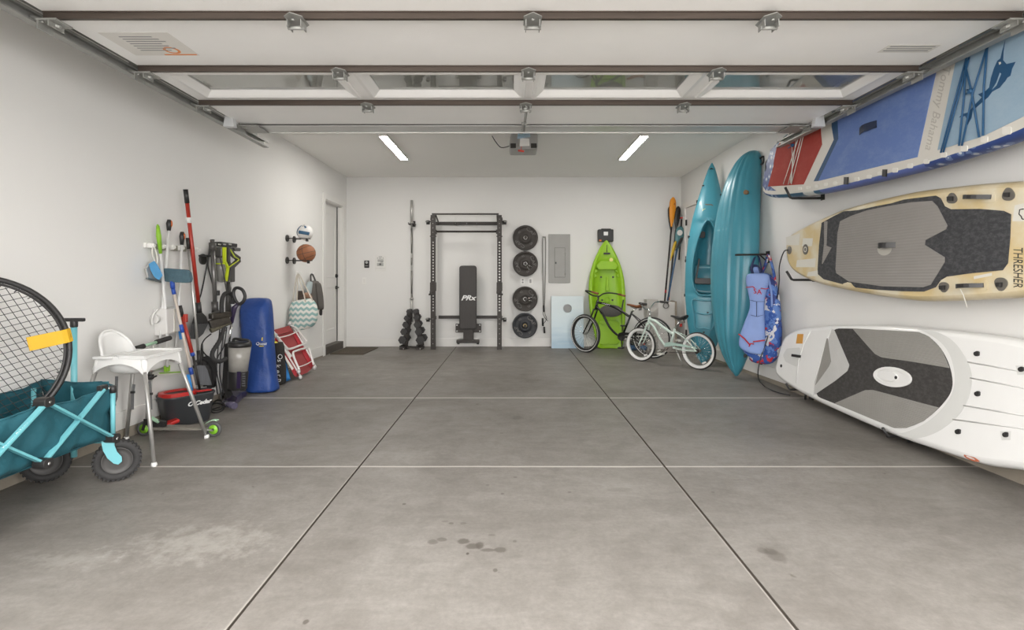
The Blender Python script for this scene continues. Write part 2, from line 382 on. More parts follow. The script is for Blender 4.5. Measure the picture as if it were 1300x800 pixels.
# ------------------------------------------------------------------ overhead garage door
DX0, DX1, DC, ZD = -2.335, 2.545, 0.105, 2.55
def door_white():
    return mat('door_panel_paint', (0.87, 0.86, 0.84), 0.45, var=0.03, scale=5, bump=0.15, bscale=120)
dp = door_white(); strut_m = mat('strut_paint', (0.085, 0.066, 0.054), 0.45, 0.5, var=0.35, scale=9, stretch=(0.3, 5, 5))
g = MB(); joints = [1.95, 2.60, 3.26, 3.89, 4.69]
root = None
for i in range(4):
    a, b = joints[i]+0.003, joints[i+1]-0.003
    mb = MB()
    if i != 2: mb.bx(DX0, DX1, a, b, ZD, ZD+0.045)
    else:
        wy0, wy1 = 3.36, 3.78
        mb.bx(DX0, DX1, a, wy0, ZD, ZD+0.045); mb.bx(DX0, DX1, wy1, b, ZD, ZD+0.045)
        wx = [(-2.21, -1.13), (-1.00, 0.07), (0.175, 1.235), (1.37, 2.41)]
        ed = [DX0]+[q for w_ in wx for q in w_]+[DX1]
        for k in range(0, len(ed), 2): mb.bx(ed[k], ed[k+1], wy0, wy1, ZD, ZD+0.045)
    if root is None:
        root = mb.build('door_3', dp, None); root['kind'] = 'structure'
    else: mb.build('section', dp, root)
glass = bpy.data.materials.new('window_glass'); glass.use_nodes = True
gb = glass.node_tree.nodes['Principled BSDF']; gb.inputs['Transmission Weight'].default_value = 1.0; gb.inputs['Roughness'].default_value = 0.01
gb.inputs['Base Color'].default_value = (0.80, 0.82, 0.80, 1); gb.inputs['IOR'].default_value = 1.5
trim_m = mat('window_trim_white', (0.78, 0.77, 0.75), 0.3, var=0.02)
for (x0, x1) in wx:
    o = [(x0-0.03, wy0-0.03), (x1+0.03, wy0-0.03), (x1+0.03, wy1+0.03), (x0-0.03, wy1+0.03)]
    mb = MB(); rings = [[V(q[0], q[1], z) for q in inset(o, d)] for d, z in ((0, ZD), (0.006, ZD-0.014), (0.03, ZD-0.016), (0.05, ZD-0.006), (0.085, ZD+0.018), (0.085, ZD+0.04))]
    mb.loft(rings, smooth=False, caps=False); f = mb.build('window_frame', trim_m, root)
    MB().bx(x0+0.03, x1-0.03, wy0+0.03, wy1-0.03, ZD+0.022, ZD+0.028).build('pane', glass, f)
mb = MB(); mb.bx(DX0, DX1, 4.50, 4.70, ZD-0.012, ZD-0.006); mb.bx(DX0, DX1, 4.695, 4.70, ZD-0.02, ZD+0.05)
mb.build('top_rail', mat('galvanised_white', (0.55, 0.55, 0.53), 0.38, 0.3, var=0.1, scale=4), root)
MB().bx(DX0, DX1, 4.488, 4.50, ZD-0.007, ZD).build('seal_strip', dark_metal, root)
for k, y in enumerate((2.60, 3.26, 3.89)):
    mb = MB(); mb.bx(DX0, DX1, y-0.010, y-0.007, ZD-0.033, ZD); mb.bx(DX0, DX1, y+0.007, y+0.010, ZD-0.033, ZD); mb.bx(DX0, DX1, y-0.010, y+0.010, ZD-0.036, ZD-0.033)
    mb.bx(DX0, DX1, y-0.016, y-0.010, ZD-0.006, ZD); mb.bx(DX0, DX1, y+0.010, y+0.016, ZD-0.006, ZD)
    mb.build('strut', strut_m, root)
for y in (2.60, 3.26, 3.89):
    for dx in (-1.18, 0, 1.18):
        x = DC+dx; mb = MB()
        hexa = [(0, 0.085), (0.045, 0.045), (0.045, -0.045), (0, -0.085), (-0.045, -0.045), (-0.045, 0.045)]
        mb.prism([(a, b) for a, b in hexa], (x, y, ZD-0.040), (1, 0, 0), (0, 1, 0), -0.004, 0.0)
        mb.bx(x-0.036, x-0.032, y-0.035, y+0.035, ZD-0.085, ZD-0.05); mb.bx(x+0.032, x+0.036, y-0.035, y+0.035, ZD-0.085, ZD-0.05)
        mb.cyl((x-0.042, y, ZD-0.078), (x+0.042, y, ZD-0.078), 0.010, n=12)
        for q in (-0.045, 0.045): mb.cyl((x, y+q, ZD-0.064), (x, y+q, ZD-0.055), 0.008, n=6)
        mb.build('hinge', galv, root)
    for sx, xe in ((-1, DX0), (1, DX1)):
        mb = MB(); mb.bx(xe-0.10*(sx > 0), xe+0.10*(sx < 0), y-0.05, y+0.05, ZD-0.06, ZD-0.052)
        mb.bx(xe-sx*0.006, xe, y-0.045, y+0.045, ZD-0.10, ZD-0.05); mb.bx(xe-sx*0.06, xe-sx*0.054, y-0.045, y+0.045, ZD-0.085, ZD-0.05)
        mb.cyl((xe-sx*0.08, y, ZD-0.075), (xe+sx*0.07, y, ZD-0.02), 0.009, n=8)
        mb.cyl((xe-sx*0.02, y-0.035, ZD-0.062), (xe-sx*0.02, y-0.035, ZD-0.07), 0.008, n=6)
        mb.build('roller_bracket', galv, root)
for sx, xe in ((-1, DX0), (1, DX1)):   # top corner brackets with pale plates
    mb = MB(); mb.prism([(-0.10, -0.05), (0.04, -0.05), (0.02, 0.02), (-0.08, 0.02)], (xe+sx*0.005, 4.47, ZD-0.02), (0, -1, 0), (0, 0, 1), -0.006, 0.0)
    mb.bx(xe-sx*0.16, xe, 4.44, 4.66, ZD-0.03, ZD-0.02, 0); mb.cyl((xe-sx*0.05, 4.5, ZD-0.03), (xe+sx*0.07, 4.5, ZD-0.01), 0.009, n=8)
    mb.build('corner_bracket', galv, root)
    mb = MB(); x = xe+sx*0.012; mb.prism([(-0.045, -0.06), (0.045, -0.06), (0.028, 0.045), (-0.028, 0.045)], (x, 4.36, ZD-0.01), (1, 0, 0), (0, 0, 1), 0, 0.05)
    mb.build('end_plate', mat('pale_zinc', (0.68, 0.69, 0.70), 0.35, 0.3), root)
# torn warning label on the left, small one on the right
paper = mat('label_paper', (0.70, 0.68, 0.64), 0.6, var=0.03); ink = mat('label_ink', (0.25, 0.25, 0.25), 0.6); orange = mat('orange_print', (0.72, 0.24, 0.06), 0.5)
mb = MB(); mb.prism([(-0.19, -0.15), (0.19, -0.15), (0.19, 0.14), (-0.19, 0.14)], (-2.05, 2.96, ZD), (1, 0, 0), (0, 1, 0), -0.0015, -0.0003)
for i in range(7): mb.bx(-2.16, -1.98+0.02*(i % 3), 2.855+i*0.028, 2.865+i*0.028, ZD-0.0022, ZD-0.0014, 1)
mb.bx(-2.06, -1.87, 3.08, 3.095, ZD-0.0022, ZD-0.0014, 2); mb.ring(circ(0.045, 16), circ(0.03, 16), (-1.98, 3.03, ZD), (1, 0, 0), (0, 1, 0), -0.0022, -0.0014, 2)
mb.build('warning_label', [paper, ink, orange], root)
mb = MB(); mb.prism([(-0.15, -0.04), (0.15, -0.04), (0.15, 0.06), (-0.15, 0.06)], (2.30, 3.0, ZD), (1, 0, 0), (0, 1, 0), -0.0015, -0.0003)
for i in range(3): mb.bx(2.17, 2.43, 2.975+i*0.028, 2.985+i*0.028, ZD-0.0022, ZD-0.0014, 1)
mb.build('maker_label', [paper, ink], root)
# tracks with slotted hanger angles
def track(xt, sx, side):
    t = thing('door_track', 'galvanised overhead garage door track along the %s wall' % side, 'door track', (xt, 5.14, 2.51), group=None)
    mb = MB(); zt = 2.51; y0, y1 = 2.05, 5.14
    c = [(-sx*0.02, 0.0), (-sx*0.02, 0.010), (-sx*0.017, 0.010), (-sx*0.017, 0.003), (sx*0.028, 0.003), (sx*0.028, 0.062), (-sx*0.005, 0.062), (-sx*0.005, 0.052), (-sx*0.009, 0.052), (-sx*0.009, 0.066), (sx*0.032, 0.066), (sx*0.032, 0.0)]
    mb.loft([[V(xt+a, y, zt+b) for a, b in c] for y in (y0, y1)], smooth=False)
    # curve down to the vertical run beside the opening
    arc = [V(xt, y0-0.35*math.sin(a), zt-0.35*(1-math.cos(a))) for a in [PI/2*i/8 for i in range(9)]]
    mb.loft([[p+V(sx*q, 0.03*math.sin(a_)*0, 0)+(V(0, 0, 1)*r_ if True else 0) for q, r_ in ((-0.02, 0), (0.03, 0), (0.03, 0.05), (-0.02, 0.05))] for p, a_ in zip(arc, range(9))], smooth=False)
    mb.bx(xt-0.02, xt+0.03, y0-0.38, y0-0.33, 0.05, zt-0.34)
    mb.build('track', galv, t, bevel=0.001)
    mb = MB(); mb.bx(xt-sx*0.085, xt-sx*0.02, y0, 4.35, zt+0.103, zt+0.106); mb.bx(xt-sx*0.022, xt-sx*0.019, y0, 4.35, zt+0.066, zt+0.106)
    for i in range(26):
        y = y0+0.05+i*0.085; mb.cyl((xt-sx*0.05, y, zt+0.1015), (xt-sx*0.05, y, zt+0.104), 0.006, n=6, m=1)
    mb.build('reinforcing_angle', [galv, black_plastic], t)
    for y in (5.0, 3.4):
        mb = MB(); mb.bx(xt+sx*0.034, xt+sx*0.037, y-0.018, y+0.018, zt+0.02, ZC); mb.bx(xt+sx*0.034, xt+sx*0.07, y-0.018, y-0.015, zt+0.02, ZC)
        if y > 4: pass
        mb.build('hanger', galv, t)
track(-2.42, -1, 'left'); track(2.63, 1, 'right')
# ------------------------------------------------------------------ opener
op = thing('garage_door_opener', 'grey ceiling garage door opener with red release handle', 'garage door opener', (0.15, 6.6, 2.84))
og = mat('opener_grey', (0.36, 0.355, 0.34), 0.45, var=0.04)
mb = MB(); mb.prism([(-0.10, 0.0), (0.24, 0.0), (0.25, 0.05), (0.25, 0.2), (-0.02-0.07, 0.2), (-0.11, 0.05)], (0.08, 6.5, 2.835), (1, 0, 0), (0, 0, 1), -0.34, 0.0)
mb.build('housing', og, op, bevel=0.015)
for x0, x1 in ((-0.015, 0.055), (0.24, 0.315)):
    mb = MB(); mb.bx(x0, x1, 6.485, 6.50, 2.845, 2.905); mb.build('lamp_cover', mat('smoked_lens', (0.05, 0.048, 0.045), 0.2), op, bevel=0.006)
mb = MB(); mb.bx(0.085, 0.125, 3.4, 6.48, 2.86, 2.90); mb.build('rail', galv, op)
mb = MB(); mb.bx(0.075, 0.135, 5.72, 5.86, 2.80, 2.86); mb.build('trolley', mat('trolley_blue', (0.30, 0.44, 0.52), 0.4), op, bevel=0.004)
mb = MB(); pts = [V(0.105, 3.90, 2.49), V(0.10, 4.2, 2.47), V(0.10, 4.6, 2.53), V(0.105, 5.2, 2.70), V(0.105, 5.72, 2.82)]
for a, b in zip(pts, pts[1:]): mb.bar(a, b, 0.03, 0.006, up=(1, 0, 0))
mb.bar(pts[0]+V(0.012, 0, 0), pts[2]+V(0.012, 0, 0), 0.006, 0.04)
for q in pts: mb.cyl(q-V(0.02, 0, 0), q+V(0.02, 0, 0), 0.012, n=8)
mb.build('door_arm', galv, op)
mb = MB(); mb.tube(spl([(0.105, 5.80, 2.80), (0.115, 5.81, 2.74), (0.11, 5.8, 2.68), (0.105, 5.8, 2.65)]), 0.004, n=6); mb.build('pull_cord', mat('red_cord', (0.5, 0.05, 0.04), 0.6), op)
mb = MB(); mb.bar((0.07, 5.8, 2.645), (0.14, 5.8, 2.635), 0.02, 0.02); mb.build('release_handle', mat('red_plastic', (0.55, 0.045, 0.03), 0.35), op, bevel=0.006)
mb = MB(); mb.prism([(-0.05, -0.05), (0.06, -0.045), (0.055, 0.04), (-0.045, 0.05)], (0.14, 5.79, 2.735), (1, 0, 0), (0, 0.2, 1), 0, 0.002); mb.build('paper_tag', paper, op)
mb = MB(); mb.prism([(-0.07, -0.03), (0.08, -0.02), (0.075, 0.04), (-0.06, 0.035)], (0.13, 5.78, 2.80), (1, 0, 0.1), (0, 0.3, 1), 0, 0.002); mb.build('paper_tag', mat('tag_blue', (0.35, 0.47, 0.56), 0.6), op)
mb = MB(); mb.tube(spl([(-0.02, 6.6, 2.9), (-0.13, 6.6, 2.88), (-0.2, 6.6, 2.95), (-0.25, 6.6, ZC)]), 0.006, n=6); mb.build('power_cord', black_plastic, op)
mb = MB()
for x in (0.0, 0.30): mb.bx(x-0.012, x+0.012, 6.6, 6.604, 3.0, ZC)
mb.bx(-0.02, 0.32, 6.59, 6.62, 3.0, 3.01); mb.build('mounting_strap', galv, op)
# ------------------------------------------------------------------ LED fittings
def led(x, side):
    t = thing('ceiling_light', 'long white LED strip light on the %s side of the ceiling' % side, 'light', (x, 7.15, ZC), group='ceiling strip lights')
    mb = MB(); mb.bx(x-0.058, x+0.058, 6.46, 7.84, ZC-0.035, ZC)
    mb.build('housing', white_paint, t)
    em = bpy.data.materials.get('led_diffuser')
    if not em:
        em = bpy.data.materials.new('led_diffuser'); em.use_nodes = True; nt = em.node_tree; b = nt.nodes['Principled BSDF']
        b.inputs['Emission Color'].default_value = (1, 0.965, 0.91, 1); b.inputs['Emission Strength'].default_value = LED_STRENGTH
    mb = MB(); mb.bx(x-0.046, x+0.046, 6.52, 7.78, ZC-0.038, ZC-0.035); mb.build('diffuser', em, t)
led(-1.61, 'left'); led(1.66, 'right')
# ------------------------------------------------------------------ back wall: gym
gym = mat('rack_powder_coat', (0.040, 0.034, 0.030), 0.5, 0.3, var=0.3, scale=40, bump=0.1)
white_ink = mat('white_ink', (0.75, 0.75, 0.74), 0.5)
ink_dark = mat('black_ink', (0.02, 0.02, 0.02), 0.5)
rk = thing('power_rack', 'black folding wall-mounted squat rack with punched uprights and pull-up bar', 'squat rack', (-0.78, 8.92, 0))
def upright(x):
    mb = MB(); y0, y1 = 8.88, 8.955; w = 0.078; hw = 0.028
    holes = [1.835-0.05*i for i in range(14)]+[0.915-0.05*i for i in range(6)]
    mb.bx(x-w/2, x-hw/2, y0, y1, 0, 2.30); mb.bx(x+hw/2, x+w/2, y0, y1, 0, 2.30)
    z = 2.30
    for h in holes: mb.bx(x-hw/2, x+hw/2, y0, y1, h+0.013, z); z = h-0.013
    mb.bx(x-hw/2, x+hw/2, y0, y1, 0, z)
    for i in range(6): mb.cyl((x, y0-0.001, 0.10+i*0.085), (x, y0+0.002, 0.10+i*0.085), 0.006, n=8, m=1)
    for i in range(5): mb.cyl((x, y0-0.001, 1.93+i*0.075), (x, y0+0.002, 1.93+i*0.075), 0.006, n=8, m=1)
    mb.build('upright', [gym, steel], rk)
for x in (-1.345, -0.208): upright(x)
mb = MB(); mb.bx(-1.37, -0.18, 9.25, YB-0.003, 2.165, 2.225)
for x in (-1.0, -0.80, -0.62): mb.cyl((x, 9.25, 2.195), (x, 9.258, 2.195), 0.011, n=10, m=1)
mb.text('PRx', (-0.40, 9.2545, 2.195), (1, 0, 0), (0, 0, 1), 0.030, m=1, shear=0.3, xs=1.6); mb.build('stringer', [gym, white_ink], rk, bevel=0.0)
mb = MB(); mb.bx(-1.30, -0.25, 9.25, YB-0.003, 0.50, 0.555)
for x in (-0.98, -0.60): mb.bx(x-0.012, x+0.012, 9.252, 9.257, 0.515, 0.54, 1)
mb.text('PRx', (-0.42, 9.2545, 0.527), (1, 0, 0), (0, 0, 1), 0.026, m=1, shear=0.3, xs=1.6); mb.build('stringer', [gym, white_ink], rk)
mb = MB(); mb.cyl((-1.345, 8.91, 2.02), (-0.208, 8.91, 2.02), 0.017, n=12)
for x in (-1.30, -0.253): mb.bx(x-0.012, x+0.012, 8.87, 8.96, 1.98, 2.05)
mb.build('pull_up_bar', gym, rk)
mb = MB(); mb.bar((-1.36, 8.87, 2.315), (-0.22, 8.87, 2.315), 0.035, 0.025); mb.build('top_bar', gym, rk)
for x, s in ((-1.345, -1), (-0.208, 1)):
    mb = MB(); mb.bar((x+s*0.045, 8.93, 2.24), (x+s*0.045, 9.27, 2.20), 0.012, 0.05); mb.bar((x-s*0.045, 8.93, 2.30), (x-s*0.045, 9.27, 2.20), 0.012, 0.04)
    mb.bar((x+s*0.02, 8.94, 0.52), (x+s*0.02, 9.27, 0.52), 0.05, 0.06); mb.build('wall_arm', gym, rk)
    mb = MB(); mb.bx(x-0.048, x+0.048, 8.865, 8.97, 1.0, 1.15); mb.bx(x-0.05, x+0.02, 8.84, 8.90, 0.955, 1.0); mb.bx(x-s*-0.02-0.01, x+s*0.06, 8.80, 8.88, 0.93, 0.96)
    mb.build('j_hook', [gym], rk, bevel=0.004)
    for z in (2.19, 0.52):
        mb = MB(); mb.cyl((x, 8.93, z), (x+s*0.075, 8.93, z), 0.012, n=10); mb.cyl((x+s*0.09, 8.93, z+0.02), (x+s*0.09, 8.93, z-0.045), 0.03, n=12); mb.cyl((x+s*0.075, 8.90, z), (x+s*0.13, 8.90, z), 0.010, n=8, m=1)
        mb.build('pull_pin', [black_plastic, steel], rk)
    mb = MB(); mb.bx(x-0.05, x+0.05, 8.868, 8.965, 1.93, 1.945); mb.build('splice_collar', gym, rk)
# bench stood upright
bn = thing('weight_bench', 'black padded weight bench stored upright against the rack stringer', 'bench', (-0.757, 9.1, 0.09))
vinyl = mat('black_vinyl', (0.038, 0.033, 0.030), 0.5, var=0.2, scale=60, bump=0.3, bscale=300, stretch=(1, 1, 0.15))
mb = MB(); mb.prism(rrect(0.295, 1.10, 0.04, 5), (-0.757, 9.09, 0.885), (1, 0, 0), (0, 0, 1), 0.0, 0.07)
pad = mb.build('pad', vinyl, bn, bevel=0.015, bseg=3)
mb = MB(); o1 = rrect(0.293, 1.098, 0.04, 5); mb.tube([V(-0.757+a, 9.024, 0.885+b) for a, b in o1], 0.004, n=5, closed=True); mb.build('piping', black_plastic, pad)
mb = MB(); mb.text('PRx', (-0.757, 9.018, 0.875), (1, 0, 0), (0, 0, 1), 0.085, shear=0.35, xs=1.25, font_w=0.004); mb.build('logo', white_ink, pad)
mb = MB(); mb.bx(-0.98, -0.53, 9.09, 9.11, 0.27, 0.425)
for x in (-0.955, -0.555):
    for z in (0.295, 0.40): mb.bx(x-0.012, x+0.012, 9.086, 9.091, z-0.01, z+0.01, 1)
mb.build('mounting_plate', [gym, white_ink], bn, bevel=0.003)
MB().bx(-0.845, -0.665, 9.07, 9.14, 0.13, 0.40).build('spine', gym, bn, bevel=0.006)
MB().bx(-0.96, -0.56, 9.04, 9.12, 0.09, 0.145).build('foot_bar', gym, bn, bevel=0.006)
for x in (-0.93, -0.59): MB().cyl((x, 9.08, 0.068), (x, 9.08, 0.09), 0.022, n=12).build('foot', black_plastic, bn)
mb = MB(); mb.bx(-0.80, -0.72, 9.09, YB-0.03, 0.50, 0.56); mb.bx(-0.80, -0.72, 9.11, YB-0.03, 1.1, 1.14); mb.bx(-0.80, -0.72, YB-0.035, YB, 1.08, 1.16); mb.build('hanging_hook', gym, bn)
# barbell
knurl = mat('knurled_steel', (0.30, 0.29, 0.27), 0.42, 1.0, var=0.2, scale=300)
bb = thing('barbell', 'chrome barbell hung upright on the wall behind the dumbbell rack', 'barbell', (-1.758, 9.14, 0.44))
x, y = -1.758, 9.14
bright = mat('bright_bar_steel', (0.50, 0.49, 0.47), 0.35, 0.6, var=0.05)
mb = MB(); mb.cyl((x, y, 0.85), (x, y, 2.22), 0.0145, n=14); b_ = mb.build('shaft', bright, bb)
for a, b in ((0.95, 1.35), (1.45, 1.58), (1.66, 2.10)): MB().cyl((x, y, a), (x, y, b), 0.0153, n=14).build('knurling', knurl, b_)
for z0, z1, s in ((2.19, 2.59, 1), (0.44, 0.86, -1)):
    mb = MB(); mb.cyl((x, y, z0), (x, y, z1), 0.025, n=18); c = z0 if s > 0 else z1
    mb.cyl((x, y, c-0.012), (x, y, c+0.012), 0.037, n=18); mb.build('sleeve', bright, bb)
hb = MB(); hb.bx(x-0.04, x+0.04, 9.275, YB, 2.14, 2.24); hb.bx(x-0.055, x-0.018, 9.10, 9.28, 2.165, 2.18); hb.bx(x+0.018, x+0.055, 9.10, 9.28, 2.165, 2.18)
hb.bx(x-0.055, x-0.048, 9.10, 9.12, 2.165, 2.20); hb.bx(x+0.048, x+0.055, 9.10, 9.12, 2.165, 2.20)
solo('barbell_hanger', hb, gym, 'small black wall hanger gripping the top collar of the barbell', 'wall hanger', (x, YB, 2.14))
# dumbbell rack + dumbbells
dk = thing('dumbbell_rack', 'black A-frame rack carrying two columns of hex dumbbells', 'dumbbell rack', (-1.75, 8.97, 0))
LC = [(518.5, 395.7, 2.9), (516, 404.3, 3.5), (514.5, 412.5, 3.9), (512.5, 421.5, 4.4), (510.5, 432, 5.0)]
RC = [(526.5, 395.7, 2.9), (528.2, 403.5, 3.5), (529, 412.5, 3.9), (531, 421.5, 4.4), (532.8, 432, 5.1)]
for s, C_ in ((-1, LC), (1, RC)):
    top = P(C_[0][0]+1.6, C_[0][1]+1, 8.96); bot = P(C_[4][0]+3.4 if s < 0 else C_[4][0]+2.0, 440, 8.96)
    for y in (8.92, 9.04):
        mb = MB(); a = V(top.x, y, top.z+0.01); b = V(bot.x, y, 0.05); mb.bar(a, b, 0.075, 0.006, up=(0, 1, 0))
        mb.bar(V(b.x+s*0.05-0.03, y, 0.035), V(b.x-s*0.05-0.03, y, 0.06), 0.006, 0.05, up=(0, 0, 1)); mb.build('side_plate', gym, dk)
    mb = MB(); mb.bx(bot.x-0.07, bot.x+0.03, 8.85, 9.12, 0.0, 0.04); mb.cyl((bot.x, 8.846, 0.02), (bot.x, 8.852, 0.02), 0.012, n=8, m=1); mb.build('foot', [gym, steel], dk, bevel=0.006)
MB().bx(-1.92, -1.59, 8.99, 9.03, 0.012, 0.042).build('spreader', gym, dk)
MB().bx(-1.80, -1.73, 8.92, 9.04, 0.62, 0.66).build('apex_plate', gym, dk, bevel=0.003)
hexm = mat('dumbbell_rubber', (0.030, 0.028, 0.027), 0.55, var=0.3, scale=50)
for s, C_, sd in ((-1, LC, 'left'), (1, RC, 'right')):
    for i, (px, py, r) in enumerate(C_):
        c = P(px, py, 8.84); r = r*8.84/660*1.06; L = 0.10+0.045*i
        rank = ('topmost', 'second', 'middle', 'fourth', 'lowest and largest')[i]
        t = thing('hex_dumbbell', '%s dumbbell from the top in the %s column of the black rack' % (rank, sd) if i in (1, 3) else '%s black hex dumbbell in the %s column of the rack' % (rank, sd), 'dumbbell', c, group='hex dumbbells on the rack')
        for y0 in (0, L+0.10*0+0.06):
            mb = MB(); hx = [(r*math.cos(PI/6+PI/3*k+PI/6), r*math.sin(PI/6+PI/3*k+PI/6)) for k in range(6)]
            mb.prism(hx, (c.x, 8.84+y0, c.z), (1, 0, 0), (0, 0, 1), -0.055-0.006*i, 0); mb.cyl((c.x, 8.838+y0, c.z), (c.x, 8.842+y0, c.z), r*0.55, n=14)
            mb.build('head', hexm, t, bevel=0.006)
        MB().cyl((c.x, 8.88, c.z), (c.x, 8.84+L+0.06, c.z), 0.013, n=10).build('handle', chrome, t)
# bumper plates on wall pegs
plate_m = mat('plate_rubber', (0.048, 0.041, 0.036), 0.6, var=0.3, scale=25)
plate_hi = mat('plate_lettering', (0.15, 0.14, 0.13), 0.5)
for i, (px, py) in enumerate(((667, 302), (667, 335), (666.6, 379.6), (666.4, 413.4))):
    c = P(px, py, 9.20); Rr = 0.222
    nm = ('topmost black bumper plate, dark hub with no clip', 'second bumper plate from the top, spring clip hanging low', 'third bumper plate down, bright spring clip pointing right', 'lowest bumper plate, nearest the baseboard, brass coloured hub')[i]
    t = thing('bumper_plate', nm, 'weight plate', c, group='weight plates pegged on the back wall')
    mb = MB(); w = 0.075
    prof = [(0.026, 0), (0.05, 0), (0.052, -0.006), (0.095, -0.006), (0.10, 0.008), (0.185, 0.008), (0.192, -0.006), (0.215, -0.008), (Rr, 0.004), (Rr, w-0.004), (0.216, w), (0.026, w)]
    mb.lathe([(r, -h) for r, h in prof], (c.x, 9.175, c.z), (0, -1, 0), 48); pb = mb.build('rubber_disc', [plate_m if i < 3 else mat('plate_rubber_blue', (0.032, 0.034, 0.038), 0.55, var=0.3)], t)
    a0 = (0.5, 0.0, 0.2, 0.35)[i]
    for k, word in enumerate(('CAP', '45', 'CAP', '45')):
        ang = a0+(0.35, 1.9, 3.5, 5.0)[k]; rad = 0.143
        o = V(c.x+rad*math.cos(ang), 9.166, c.z+rad*math.sin(ang)); tang = V(math.sin(ang), 0, -math.cos(ang)); rd = V(math.cos(ang), 0, math.sin(ang))
        mb = MB(); mb.text(word, o, tang, rd, 0.055 if k % 2 == 0 else 0.040, xs=1.4 if k % 2 == 0 else 1.0, depth=0.002); mb.build('lettering', plate_hi, pb)
    mb = MB(); mb.lathe([(0.024, 0.002), (0.035, 0.004), (0.035, -0.01)], (c.x, 9.17, c.z), (0, -1, 0), 20); mb.build('hub_ring', mat('brass_hub', (0.35, 0.27, 0.14), 0.35, 0.9) if i == 3 else steel, t)
    p = thing('plate_peg', 'black wall peg through the %s bumper plate' % ('topmost', 'second', 'third', 'lowest')[i], 'wall peg', (c.x, YB, c.z), group='wall pegs holding the weight plates')
    MB().cyl((c.x, YB, c.z), (c.x, 9.08, c.z), 0.0235, n=14).build('peg', gym, p)
    MB().bx(c.x-0.05, c.x+0.05, 9.282, YB, c.z-0.08, c.z+0.08).build('wall_flange', gym, p)
    if i in (1, 2):
        a = -0.75 if i == 1 else 0.0
        q = MB(); q.torus((c.x, 9.12, c.z), (0, 1, 0), 0.029, 0.004, 24, 6); q.torus((c.x, 9.11, c.z), (0, 1, 0), 0.029, 0.004, 24, 6)
        g2 = MB()
        for da in (-0.28, 0.28):
            d = V(math.cos(a+da), 0, math.sin(a+da)); g2.cyl(V(c.x, 9.105, c.z)+d*0.03, V(c.x, 9.08, c.z)+d*0.10, 0.004, n=6); g2.cyl(V(c.x, 9.08, c.z)+d*0.10, V(c.x, 9.075, c.z)+d*0.125, 0.006, n=6)
        s_ = thing('spring_collar', 'chrome spring clip on the %s bumper plate peg' % ('second', 'third')[i-1], 'spring clip', (c.x, 9.12, c.z))
        q.build('coil', chrome, s_); g2.build('grip', chrome, s_)
# straps with black handles
st = thing('resistance_band', 'long grey exercise strap with black handles hanging from a hook', 'exercise strap', (0.578, 9.26, 1.95))
sm = mat('grey_webbing', (0.16, 0.15, 0.14), 0.7, var=0.2, scale=60)
a = P(690.7, 301.5, 9.26); mb = MB()
L_ = [P(688.9, 304, 9.26), P(689.0, 340, 9.26), P(689.6, 375, 9.26), P(690.2, 392, 9.26)]; R_ = [P(692.6, 304, 9.26), P(692.4, 340, 9.26), P(691.6, 375, 9.26), P(690.8, 392, 9.26)]
mb.tube(spl(list(reversed(L_))+[a]+R_, 5), 0.008, n=6); mb.build('strap', sm, st)
mb = MB()
for q in ([(690.5, 392), (689.5, 398), (692, 404), (696, 408)], [(690.5, 392), (692, 399), (694, 405), (690, 411)]): mb.tube(spl([P(u, v, 9.25) for u, v in q], 5), 0.005, n=6)
mb.build('tie_cord', black_plastic, st)
for (u0, v0, u1, v1) in ((688.8, 404, 689.2, 414), (690.8, 415, 691.2, 423), (690.3, 388, 690.6, 396)):
    MB().cyl(P(u0, v0, 9.25), P(u1, v1, 9.25), 0.017, n=10).build('handle', black_plastic, st)
hk = MB(); hk.cyl(a+V(0, 0.03, 0.01), a+V(0, -0.03, 0.015), 0.008, n=8); hk.box(a+V(0, 0.025, 0.01), (0.03, 0.01, 0.04)); solo('wall_hook', hk, white_plastic, 'small white wall hook above the grey exercise strap', 'hook', a+V(0, 0.03, 0))
# electrical panel
ep = thing('electrical_panel', 'grey recessed electrical panel with inner door on the back wall', 'electrical panel', (0.85, YB, 1.137))
eg = mat('panel_grey', (0.27, 0.265, 0.25), 0.45, 0.2, var=0.12, scale=5)
x0, x1, z0, z1 = 0.658, 1.045, 1.137, 2.005
MB().bx(x0, x1, 9.272, YB, z0, z1).build('cover', eg, ep, bevel=0.003)
o = [(0.765, 1.235), (0.955, 1.235), (0.955, 1.765), (0.765, 1.765)]
mb = MB(); mb.prism(inset(o, 0.004), (0, 9.272, 0), (1, 0, 0), (0, 0, 1), 0, 0.008); dd = mb.build('door', eg, ep, bevel=0.003)
mb = MB(); mb.ring(o, inset(o, 0.004), (0, 9.272, 0), (1, 0, 0), (0, 0, 1), 0, 0.001); mb.build('gap', dark_metal, ep)
mb = MB(); mb.bx(0.775, 0.80, 9.258, 9.266, 1.475, 1.51); mb.build('latch', black_plastic, dd, bevel=0.002)
mb = MB()
for z in (1.32, 1.68): mb.cyl((0.953, 9.262, z-0.04), (0.953, 9.262, z+0.04), 0.006, n=8)
mb.build('hinge', eg, dd)
